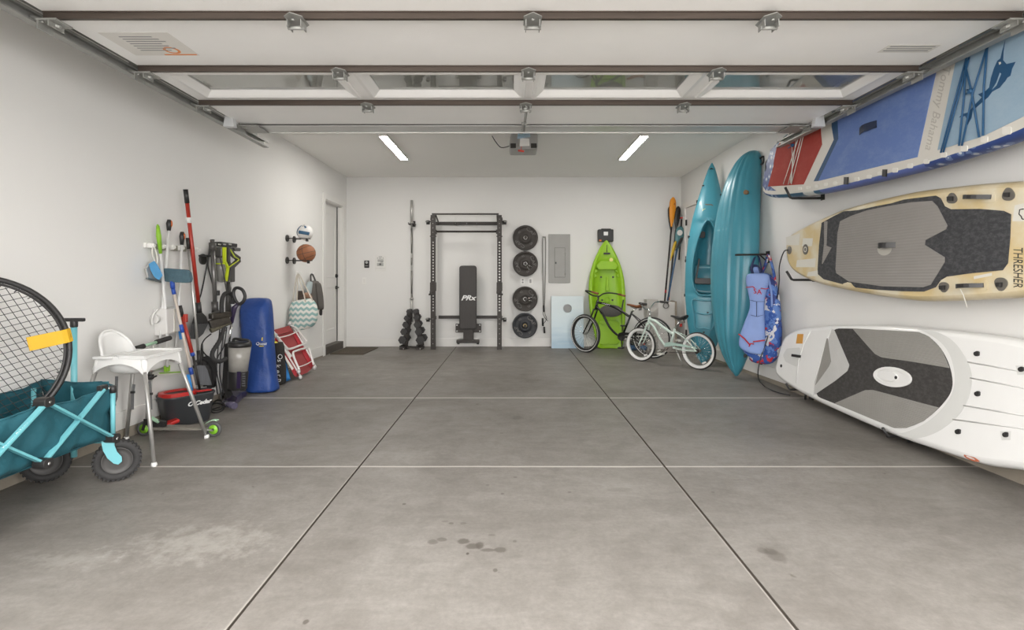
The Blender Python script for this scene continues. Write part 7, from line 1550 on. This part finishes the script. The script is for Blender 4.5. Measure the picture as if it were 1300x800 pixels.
mb = MB(); a, b = LX(280, 327, 0.10), LX(281.5, 356, 0.10); mb.cyl(a, b, 0.050, 0.040, n=20); mb.sphere(b, 0.040, 16, 8, sc=(1, 1, 0.5)); mb.build('dust_bin', mat('smoky_bin', (0.22, 0.215, 0.20), 0.15, var=0.15), t)
MB().cyl(LX(279.9, 333.5, 0.10), LX(280, 335, 0.10), 0.052, n=20).build('bin_ring', lg_, t)
def strip(pts, w, m, name, par, d=0.14, th=0.02):
    mb = MB()
    for a, b in zip(pts, pts[1:]): mb.bar(LX(*a, d), LX(*b, d), th, w, up=(1, 0, 0))
    return mb.build(name, m, par)
strip([(285, 314), (285, 332), (289, 340), (286.5, 357)], 0.028, lg_, 'yellow_stripe', t, 0.15)
strip([(289, 314), (289, 333), (292, 341), (289, 358)], 0.035, dk_m, 'side_rib', t, 0.13, 0.04)
strip([(291, 315), (296, 324), (304, 329.5), (293, 340)], 0.022, dk_m, 'handle', t, 0.13, 0.05)
strip([(292.5, 317), (298, 326), (303.5, 329.5)], 0.008, lg_, 'handle_trim', t, 0.16, 0.008); strip([(303.5, 330), (291, 339)], 0.008, lg_, 'handle_trim', t, 0.16, 0.008)
LB(293, 314, 300, 319, 0.06, 0.16, dk_m, 'battery', t, 0.01); LB(289.5, 339, 295, 358, 0.08, 0.14, dk_m, 'nozzle', t, 0.008)
pole([LX(291, 356, 0.11), LX(289.5, 380, 0.11), LX(290, 396, 0.11)], [0.026, 0.022, 0.03], dk_m, 'extension_tube', t)
# --- upright vacuum
t = thing('upright_vacuum', 'purple and black upright vacuum with clear bin and loop handle', 'vacuum cleaner', P(298, 508, 5.15))
purp = mat('deep_purple_plastic', (0.030, 0.020, 0.055), 0.3, var=0.1); clear = mat('dusty_clear_bin', (0.33, 0.315, 0.29), 0.18, var=0.35, scale=9)
YV = 5.12
def q_(x, y, dy=0): return P(x, y, YV+dy)
mb = MB(); mb.tube(spl([q_(300, 383), q_(296.5, 374), q_(297.5, 367.5), q_(302, 365.5), q_(308, 368.5), q_(311, 376), q_(309, 382.5), q_(304, 386)], 5, closed=True), 0.016, n=10, closed=True); mb.build('loop_handle', black_plastic, t)
pole([q_(303, 385), q_(297.5, 391), q_(296, 398), q_(294, 410)], [0.014, 0.026, 0.022, 0.017], purp, 'neck', t)
pole([q_(294, 409), q_(290, 440)], 0.012, chrome, 'wand', t)
mb = MB(); mb.bar(q_(291, 436, 0.03), q_(287, 503, 0.03), 0.065, 0.07, up=(0, 1, 0)); mb.build('spine', black_plastic, t, bevel=0.012)
mb = MB(); a, b = q_(304.5, 438), q_(302.5, 471); mb.cyl(b, a, 0.088, 0.103, n=28); mb.build('dust_bin', clear, t)
mb = MB(); mb.cyl(q_(304.5, 440), q_(304.7, 434), 0.108, 0.100, n=28); mb.tube(spl([q_(296.5, 436), q_(297, 430.5), q_(305, 431), q_(315.5, 432.5), q_(317, 438)], 5), 0.013, n=8); mb.build('bin_lid', black_plastic, t)
mb = MB(); mb.cyl(q_(301.5, 494), q_(302.5, 471), 0.085, 0.092, n=28); mb.build('motor_housing', black_plastic, t, bevel=0.006)
mb = MB(); mb.bar(q_(303.5, 472, -0.088), q_(303, 493, -0.082), 0.035, 0.012, up=(0, 1, 0)); mb.build('purple_panel', purp, t)
mb = MB()
for k in range(6): mb.bar(q_(307.5, 475+3*k, -0.075), q_(311.5, 474.5+3*k, -0.062), 0.006, 0.012)
mb.build('vent_grille', mat('vent_dark', (0.05, 0.05, 0.055), 0.5), t)
mb = MB(); rg = []
hd = [(283, 514, 298, 517.5), (285, 507, 301, 515), (290, 502, 307, 508), (296, 499.5, 313.5, 503)]
zt = (0.03, 0.075, 0.07, 0.045)
for (x0, y0, x1, y1), z in zip(hd, zt):
    A_, B3 = Fl(x0, y0), Fl(x1, y1); A_ = V(A_.x, min(A_.y, 5.45), 0.004); B3 = V(B3.x, B3.y, 0.004); rg.append([A_, B3, B3+V(0, 0, z), A_+V(0, 0, z)])
mb.loft(rg, smooth=False); mb.build('floor_head', purp, t, bevel=0.012)
mb = MB(); mb.cyl(Fl(285, 512, 0.045), Fl(298, 515.5, 0.045), 0.030, n=14); mb.build('brush_window', mat('window_purple', (0.10, 0.09, 0.14), 0.2, var=0.3), t)
mb = MB(); mb.bar(q_(288, 497), Fl(292, 507, 0.04), 0.07, 0.05); mb.build('swivel_neck', black_plastic, t, bevel=0.01)
hose = thing('vacuum_hose', 'black ribbed vacuum hose looped beside the upright vacuum', 'hose', LX(283, 400, 0.15))
mb = MB(); mb.tube(spl([LX(281.5, 402, 0.16), LX(281.5, 385, 0.16), LX(284, 375, 0.16), LX(290, 371.5, 0.17), LX(295, 376, 0.18), LX(295.5, 386, 0.18)], 8), 0.020, n=10)
mb.build('upper_bend', rubber, hose)
mb = MB(); pts = spl([LX(281.5, 402, 0.16), LX(284, 416, 0.17), LX(279, 432, 0.17), LX(270, 447, 0.17), LX(271, 456, 0.18), LX(279, 459, 0.2), LX(287, 455, 0.22)], 9)
mb.tube(pts, [0.021 if i % 2 else 0.018 for i in range(len(pts))], n=10); mb.build('ribbed_hose', rubber, hose)
cd_ = thing('cable_tangle', 'tangled black power cords hanging down the left wall to the floor', 'cord', LX(280, 470, 0.1))
for pts in ([LX(266, 318, 0.05), LX(262, 340, 0.03), LX(256, 370, 0.03), LX(252, 382, 0.03)], [LX(266.5, 318, 0.05), LX(264, 336, 0.04), LX(268, 354, 0.05), LX(271, 365, 0.06)],
            [LX(279, 326, 0.15), LX(283, 342, 0.17), LX(286, 360, 0.18), LX(288, 372, 0.2)], [LX(268, 424, 0.1), LX(259, 432, 0.08), LX(256, 443, 0.08), LX(266, 455, 0.09), LX(280, 462, 0.12)],
            [LX(280, 410, 0.12), LX(277, 440, 0.1), LX(275, 470, 0.1), LX(279, 492, 0.14), P(281, 508, 5.0)], [LX(286, 412, 0.12), LX(281, 445, 0.1), LX(279, 475, 0.12), P(284, 500, 5.0)],
            [LX(288, 415, 0.12), LX(284, 440, 0.12), LX(276, 455, 0.1), LX(274, 480, 0.1), P(276, 500, 4.8)]):
    mb = MB(); mb.tube(spl(pts, 6), 0.006, n=6); mb.build('cord', black_plastic, cd_)
lp = [Fl(x, y, 0.008) for x, y in ((268, 514), (276, 508), (284, 511), (281, 519), (272, 521), (267, 517), (273, 512), (283, 514), (282, 521), (271, 524), (269, 520), (279, 517))]
mb = MB(); mb.tube(spl(lp, 6), 0.006, n=6); mb.build('cord_coil', black_plastic, cd_)
# --- blue canopy bag
blue = mat('royal_blue_nylon', (0.014, 0.055, 0.24), 0.5, var=0.3, scale=4, bump=1.0, bscale=16)
t = thing('storage_bag', 'tall royal blue nylon bag standing against the left wall', 'bag', (-2.74, 5.7, 0))
rows_ = [(499, 309, 347.5), (496, 309.5, 347), (485, 310, 345.5), (470, 310, 343.5), (455, 308, 342.5), (440, 306, 341.5), (425, 303, 340.5), (410, 301.5, 340), (395, 301, 339.5), (386, 302, 339), (381, 305, 338), (378.5, 312, 333)]
mb = MB(); rg = []
for k, (y, x0, x1) in enumerate(rows_):
    Yc = 5.50+0.010*k; a, b = P(x0, y, Yc), P(x1, y, Yc); c = (a+b)/2; z = max(0.0, c.z); hw = (b.x-a.x)/2; m = 20; dp = 0.13 if k < 9 else 0.10-0.03*(k-9)
    row = []
    for i in range(m):
        tt = 2*PI*i/m; cr_ = math.copysign(abs(math.cos(tt))**0.6, math.cos(tt)); sr = math.copysign(abs(math.sin(tt))**0.7, math.sin(tt))
        wob = 1+0.035*math.sin(3*tt+k*0.9)+0.03*math.sin(5*tt-k*1.3)
        fold = 0.016*math.sin(4*tt+k*1.1)*math.sin(k*0.8+tt)+0.010*math.sin(9*tt-k*1.7)
        row.append(V(max(XL+0.02, c.x+(hw+fold*0.5)*cr_), Yc+0.10+(dp+fold)*sr*wob, z if k else 0.0))
    rg.append(row)
mb.loft(rg); bg_ = mb.build('nylon_shell', blue, t, sub=1)
mb = MB(); mb.text('Quest', P(331.5, 436.5, 5.49), (1, 0, 0), (0, 0, 1), 0.030, depth=0.0006, shear=0.2, xs=1.1); mb.build('white_lettering', white_ink, bg_)
mb = MB(); mb.prism([(-0.006, 0), (0.006, 0), (0.010, 0.035), (-0.002, 0.03)], P(332.5, 432.5, 5.488), (1, 0, 0), (0, 0, 1), 0, 0.001); mb.bx(P(329, 439.5, 5.49).x, P(335, 439.5, 5.49).x, 5.487, 5.488, P(329, 440, 5.49).z, P(329, 439, 5.49).z); mb.build('yellow_mark', mat('yellow_mark', (0.72, 0.55, 0.05), 0.5), bg_)
# --- black mesh bag with yellow top
t = thing('mesh_bag', 'black mesh bag with yellow contents between the blue bag and beach chair', 'bag', (-2.68, 5.97, 0))
mb = MB(); rg = []
for k, (y, x0, x1) in enumerate(((489.5, 346, 358), (484, 345, 359.5), (470, 343.5, 359.5), (455, 342, 358), (441, 341, 357), (436, 342, 355))):
    Yc = 5.94; a, b = P(x0, y, Yc), P(x1, y, Yc); c = (a+b)/2; hw = (b.x-a.x)/2; rg.append([V(c.x+hw*math.cos(q), Yc+0.06+0.09*math.sin(q), max(0, c.z)) for q in [2*PI*i/16 for i in range(16)]])
mb.loft(rg); mo = mb.build('mesh_sack', mat('black_mesh', (0.022, 0.020, 0.018), 0.85, var=0.4, scale=70, bump=0.5), t)
mb = MB(); mb.sphere(P(347.5, 436.5, 5.99), 0.055, 12, 8, sc=(0.9, 0.8, 0.55)); mb.bar(P(344, 432, 5.98), P(347, 424, 5.98), 0.03, 0.02, up=(0, 1, 0)); mb.build('yellow_contents', mat('vivid_yellow', (0.72, 0.66, 0.03), 0.5), t)
mb = MB(); dn = V(0.02, 0, -1).normalized()
for ch, x, y in (('O', 355.3, 453), ('s', 354.9, 458), ('k', 353.2, 465), ('e', 353.0, 472), ('r', 354.5, 477), ('p', 355.2, 483)): mb.text(ch, P(x, y, 5.905), dn, V(1, 0, 0), 0.055, depth=0.001)
mb.build('white_lettering', white_ink, mo)
t = thing('foam_cylinder', 'bright blue foam roller leaning beside the folded beach chair', 'foam roller', (-2.58, 6.08, 0))
mb = MB(); a, b = P(364.5, 482.5, 6.12), P(358.5, 458, 6.22); mb.cyl(a, b, 0.038, n=20); mb.build('foam', mat('bright_blue_foam', (0.02, 0.20, 0.55), 0.55), t, bevel=0.006)
mb = MB(); mb.torus(Fl(352, 494)+V(0, 0, 0.008), (0, 0, 1), 0.016, 0.007, 20, 8); solo('rubber_ring', mb, rubber, 'small black ring lying on the floor by the blue bag', 'ring', Fl(352, 494))
# --- folded beach chair
t = thing('beach_chair', 'folded red mesh beach chair with white tube frame leaning on the wall', 'beach chair', (-2.7, 6.5, 0))
red_mesh = mat('red_mesh_fabric', (0.30, 0.045, 0.045), 0.75, var=0.25, scale=60, stretch=(1, 1, 1)); red_b = mat('red_fabric', (0.42, 0.018, 0.03), 0.6, var=0.1)
wt = mat('white_tube_paint', (0.74, 0.73, 0.71), 0.3, var=0.02)
TL, TR, BL, BR = V(-2.87, 6.13, 0.61), V(-2.87, 6.76, 0.61), V(-2.57, 6.20, 0.05), V(-2.57, 6.86, 0.05)
def cpt(u, v, h=0): # u along width, v from top to bottom
    n_ = (TR-TL).cross(BL-TL).normalized(); n_ = n_ if n_.x > 0 else -n_
    return TL.lerp(TR, u).lerp(BL.lerp(BR, u), v)+n_*h
def cpx(x, y, h=0.0): # pixel on the chair plane
    n_ = (TR-TL).cross(BL-TL).normalized(); n_ = n_ if n_.x > 0 else -n_; o_ = V(0, 0, H); dv = P(x, y, 1.0)-o_
    k = (TL+n_*h-o_).dot(n_)/dv.dot(n_); return o_+dv*k
def strip3(name, pts, m, h, th=0.004):
    mb = MB(); q = [cpx(x, y, h) for x, y in pts]; n_ = V(0.88, 0, 0.47); w3 = [p-n_*th for p in q]; n = len(q)
    mb.add(q+w3, [tuple(range(n-1, -1, -1)), tuple(range(n, 2*n))]+[(i, (i+1) % n, n+(i+1) % n, n+i) for i in range(n)]); return mb.build(name, m, t)
strip3('mesh_panel', [(348, 419), (369, 415), (398, 466), (390, 473), (376, 479), (370, 470)], red_mesh, -0.01)
strip3('red_side_band', [(349, 430), (353, 428), (379, 474), (374, 477)], red_b, 0.0); strip3('red_side_band', [(372, 424), (378, 421), (399, 464), (394, 466)], red_b, 0.0)
strip3('white_side_pocket', [(358, 441), (361, 438), (371, 452), (368, 455)], wt, 0.012); strip3('white_side_pocket', [(360, 452), (362, 451), (373, 468), (371, 470)], wt, 0.012)
strip3('pillow', [(347, 419), (367, 413.5), (371, 420), (350, 426)], red_mesh, 0.01, 0.03)
def ctube(pts, r, name, m=wt, closed=False, h=0.03): mb = MB(); mb.tube(spl([cpx(x, y, h) for x, y in pts], 5, closed), r, n=8, closed=closed); return mb.build(name, m, t)
ctube([(347, 421), (355, 431), (363, 440.5), (368, 443), (380, 439), (388, 435.5), (388, 432), (378, 419), (371, 414)], 0.013, 'upper_loop')
ctube([(380, 470), (374, 456), (372, 449), (374.5, 446), (384, 443), (391, 441.5), (393, 445), (398, 463)], 0.013, 'lower_loop')
ctube([(353, 429), (366, 426), (378, 421)], 0.007, 'cross_tube'); ctube([(379, 466), (388, 463), (397, 458)], 0.007, 'cross_tube')
ctube([(345, 419), (350, 426), (381, 477)], 0.010, 'side_rail', h=0.012); ctube([(368, 413), (375, 420), (401, 466)], 0.010, 'side_rail', h=0.012)
for x, y in ((343, 412), (350, 426), (368, 411), (379, 472), (381, 479), (399, 467)):
    mb = MB(); mb.sphere(cpx(x, y, 0.02), 0.026, 12, 8, sc=(1, 1, 1.1)); mb.build('hinge_cap', mat('hinge_cap_chrome_white', (0.6, 0.6, 0.6), 0.25, 0.3, var=0.3, scale=60), t)
# --- ball holders and balls
def holder(c, R_, nm, arm_r=False):
    t = thing('ball_holder', 'black wall ring holder under the %s' % nm, 'ball holder', (XL, c.y, c.z-R_))
    z = c.z-R_*0.80; rr = R_*0.62; mb = MB(); mb.torus((c.x, c.y, z), (0, 0, 1), rr, 0.005, 32, 6)
    mb.tube([V(XL+0.01, c.y-0.10, z), V(c.x-0.02, c.y-rr, z)], 0.006, n=6); mb.tube([V(XL+0.01, c.y+0.12, z), V(c.x-0.02, c.y+rr, z)], 0.006, n=6); mb.build('ring', dark_metal, t)
    for yy in (c.y-0.10, c.y+0.12): MB().cyl((XL, yy, z), (XL+0.014, yy, z), 0.045, n=18).build('wall_flange', dark_metal, t)
    MB().cyl((c.x+rr*0.7, c.y-rr*0.75, z-0.04), (c.x+rr*0.7, c.y-rr*0.75, z), 0.018, n=10).build('drop_knob', dark_metal, t)
c1_, c2_ = P(387.3, 295.2, 6.92), P(388.7, 321.6, 6.92)
holder(c1_, 0.105, 'volleyball'); holder(c2_, 0.122, 'basketball')
t = thing('volleyball', 'white and blue volleyball on the upper wall ring', 'ball', c1_)
mb = MB(); mb.sphere(c1_, 0.104, 32, 20); vb = mb.build('ball', mat('ball_white', (0.70, 0.69, 0.67), 0.5, var=0.02), t)
def on_ball(c, R_, lon, lat): return c+V(math.cos(lat)*math.sin(lon), -math.cos(lat)*math.cos(lon), math.sin(lat))*R_
vbl = mat('ball_blue', (0.025, 0.10, 0.20), 0.5)
def patch(name, c, R_, l0, l1, b0, b1, m, par, rot=0.0, n=10):
    mb = MB(); g = []
    for i in range(n+1):
        row = []
        for j in range(5):
            lo = l0+(l1-l0)*i/n; la = b0+(b1-b0)*j/4; lo2 = lo*math.cos(rot)-la*math.sin(rot); la2 = lo*math.sin(rot)+la*math.cos(rot); row.append(on_ball(c, R_*1.006, lo2, la2))
        g.append(row)
    vs = [p for r in g for p in r]; mb.add(vs, [(i*5+j, i*5+j+1, (i+1)*5+j+1, (i+1)*5+j) for i in range(n) for j in range(4)], 0, True); mb.build(name, m, par, solid=0.001)
patch('blue_panel', c1_, 0.104, -0.50, 0.95, -0.30, 0.12, vbl, vb, -0.15); patch('blue_panel', c1_, 0.104, -0.8, 0.75, 0.66, 0.98, vbl, vb, 1.15); patch('blue_panel', c1_, 0.104, 0.45, 0.75, 0.35, 0.75, vbl, vb, 0.3)
for k in range(2): patch('black_stripe', c1_, 0.104, -0.1+0.25*k, 0.0+0.25*k, 0.75, 1.25, black_plastic, vb)
t = thing('basketball', 'orange brown basketball on the lower wall ring', 'ball', c2_)
mb = MB(); mb.sphere(c2_, 0.121, 36, 24); bb2_ = mb.build('ball', mat('basketball_leather', (0.30, 0.115, 0.05), 0.6, var=0.12, scale=30, bump=0.3, bscale=300), t)
for ax_, off in (((0.95, 0.0, 0.25), 0.0), ((0.25, 0.1, -0.97), 0.0), ((0.4, 0.1, -0.9), 0.068), ((0.4, 0.1, -0.9), -0.068)):
    a, b, w = frame(ax_); R_ = 0.1215; rr = math.sqrt(R_*R_-off*off); mb = MB(); mb.tube([c2_+w*off+(a*math.cos(q)+b*math.sin(q))*rr for q in [2*PI*i/40 for i in range(40)]], 0.0025, n=5, closed=True); mb.build('seam', black_plastic, bb2_)
# --- tote bag, jacket, hooks
for x, y, lb in ((376.5, 346.5, 'tote bag'), (393.5, 347.5, 'grey jacket')):
    c = PXp(x, y, XL); mb = MB(); mb.bx(XL, XL+0.008, c.y-0.02, c.y+0.02, c.z-0.035, c.z+0.02); mb.tube([c+V(0.004, 0, 0), c+V(0.05, 0, -0.005), c+V(0.06, 0, 0.02)], 0.006, n=6); solo('coat_hook', mb, white_plastic, 'small white coat hook holding the %s' % lb, 'hook', c)
def chevron():
    m = bpy.data.materials.new('chevron_canvas'); m.use_nodes = True; nt = m.node_tree; b = nt.nodes['Principled BSDF']; b.inputs['Roughness'].default_value = 0.85; Lk = nt.links.new
    tc = nd(nt, 'ShaderNodeTexCoord'); sp = nd(nt, 'ShaderNodeSeparateXYZ'); Lk(tc.outputs['Object'], sp.inputs[0])
    def mth(op, a, c): 
        n = nd(nt, 'ShaderNodeMath', operation=op)
        for i, q in enumerate((a, c)):
            if isinstance(q, (int, float)): n.inputs[i].default_value = q
            else: Lk(q, n.inputs[i])
        return n.outputs[0]
    zz = mth('PINGPONG', sp.outputs['X'], 0.030); s = mth('FRACT', mth('DIVIDE', mth('ADD', mth('ADD', sp.outputs['Z'], mth('MULTIPLY', zz, 0.9)), 5.0), 0.072), 0.0); g = mth('GREATER_THAN', s, 0.5)
    mx = nd(nt, 'ShaderNodeMix', data_type='RGBA'); Lk(g, mx.inputs['Factor']); mx.inputs['A'].default_value = (0.66, 0.65, 0.61, 1); mx.inputs['B'].default_value = (0.25, 0.40, 0.38, 1); Lk(mx.outputs['Result'], b.inputs['Base Color']); return m
t = thing('tote_bag', 'white and mint chevron tote bag hanging by rope handles', 'bag', P(387, 420, 6.95))
mb = MB(); rg = []
ccx = P(387, 396, 6.95).x
for (y, x0, x1, dd) in ((419, 374, 389, 0.04), (417.5, 370, 396, 0.07), (412, 368, 402, 0.09), (404, 367, 404, 0.10), (395, 366.5, 404, 0.10), (387, 367.5, 402, 0.08), (382, 370, 397, 0.05), (380, 373, 395, 0.03)):
    sk = (x1-387)*0.0; a, b = P(x0, y, 6.82), P(x1, y, 7.02); c = (a+b)/2; h_ = (b-a)/2; nn_ = V(-h_.y, h_.x, 0).normalized()
    rg.append([c+h_*math.copysign(abs(math.cos(q))**0.8, math.cos(q))+nn_*dd*math.sin(q)+V(0, 0, -h_.x*0+math.cos(q)*0.02) for q in [2*PI*i/24 for i in range(24)]])
mb.loft(rg); tb_ = mb.build('bag_body', chevron(), t, sub=1)
rope = mat('cream_rope', (0.58, 0.53, 0.46), 0.8, var=0.1)
for pts in ([(371.5, 386), (374, 366), (377.5, 349), (383, 364), (388, 383)], [(377, 384), (377.5, 365), (378.5, 348), (388, 364), (397, 382)]):
    mb = MB(); mb.tube(spl([PXp(x, y, -2.85) if 376 < x < 380 and y < 350 else P(x, y, 6.88) for x, y in pts], 6), 0.0085, n=8); mb.build('rope_handle', rope, t)
mb = MB(); mb.sphere(P(383, 379, 6.98), 0.06, 12, 8, sc=(1.0, 0.6, 0.8)); mb.box(P(381.5, 374, 7.0), (0.05, 0.06, 0.10)); mb.build('bag_contents', mat('brown_black_item', (0.07, 0.05, 0.04), 0.6, var=0.5), t)
t = thing('jacket', 'grey jacket with pale lining hanging from the hook next to the door', 'jacket', PXp(400, 370, XL+0.1))
gj = mat('grey_jacket_fabric', (0.12, 0.11, 0.10), 0.85, var=0.2, scale=14, bump=0.6, bscale=16)
def jloft(name, rows, d0, thick, m, par=None):
    mb = MB(); rg = []
    for y, x0, x1 in rows:
        a, b = PXp(x0, y, XL+d0), PXp(x1, y, XL+d0); z = (a.z+b.z)/2; c = (a+b)/2; hh = (b.y-a.y)/2
        rg.append([V(c.x+thick*math.sin(q), c.y+hh*math.cos(q), z) for q in [2*PI*i/16 for i in range(16)]])
    mb.loft(rg); return mb.build(name, m, par, sub=1)
jloft('body', [(356, 396, 402), (360, 393, 405), (370, 391, 407), (382, 392, 407), (390, 394, 406)], 0.09, 0.05, gj, t)
jloft('sleeve', [(358, 401, 405), (364, 402, 407), (378, 403, 409.5), (390, 404, 410), (394, 405, 409.5)], 0.15, 0.04, gj, t)
jloft('cuff', [(393, 406, 409), (397, 405.5, 408.5), (401, 406.5, 408.5)], 0.15, 0.02, black_plastic, t)
jloft('lining', [(357, 392, 396), (362, 389, 396), (370, 388, 395), (374, 390, 394)], 0.15, 0.03, mat('pale_blue_lining', (0.36, 0.42, 0.43), 0.8), t)
jloft('brown_patch', [(371, 386, 392), (376, 385, 396), (380, 388, 397)], 0.17, 0.025, mat('tan_leather', (0.30, 0.17, 0.11), 0.7), t)
mb = MB(); mb.tube(spl([PXp(395, 361, XL+0.10), PXp(394.5, 350, XL+0.06), PXp(397, 349, XL+0.06), PXp(401, 358, XL+0.12)], 5), 0.012, n=6); mb.build('hanging_loop', black_plastic, t)
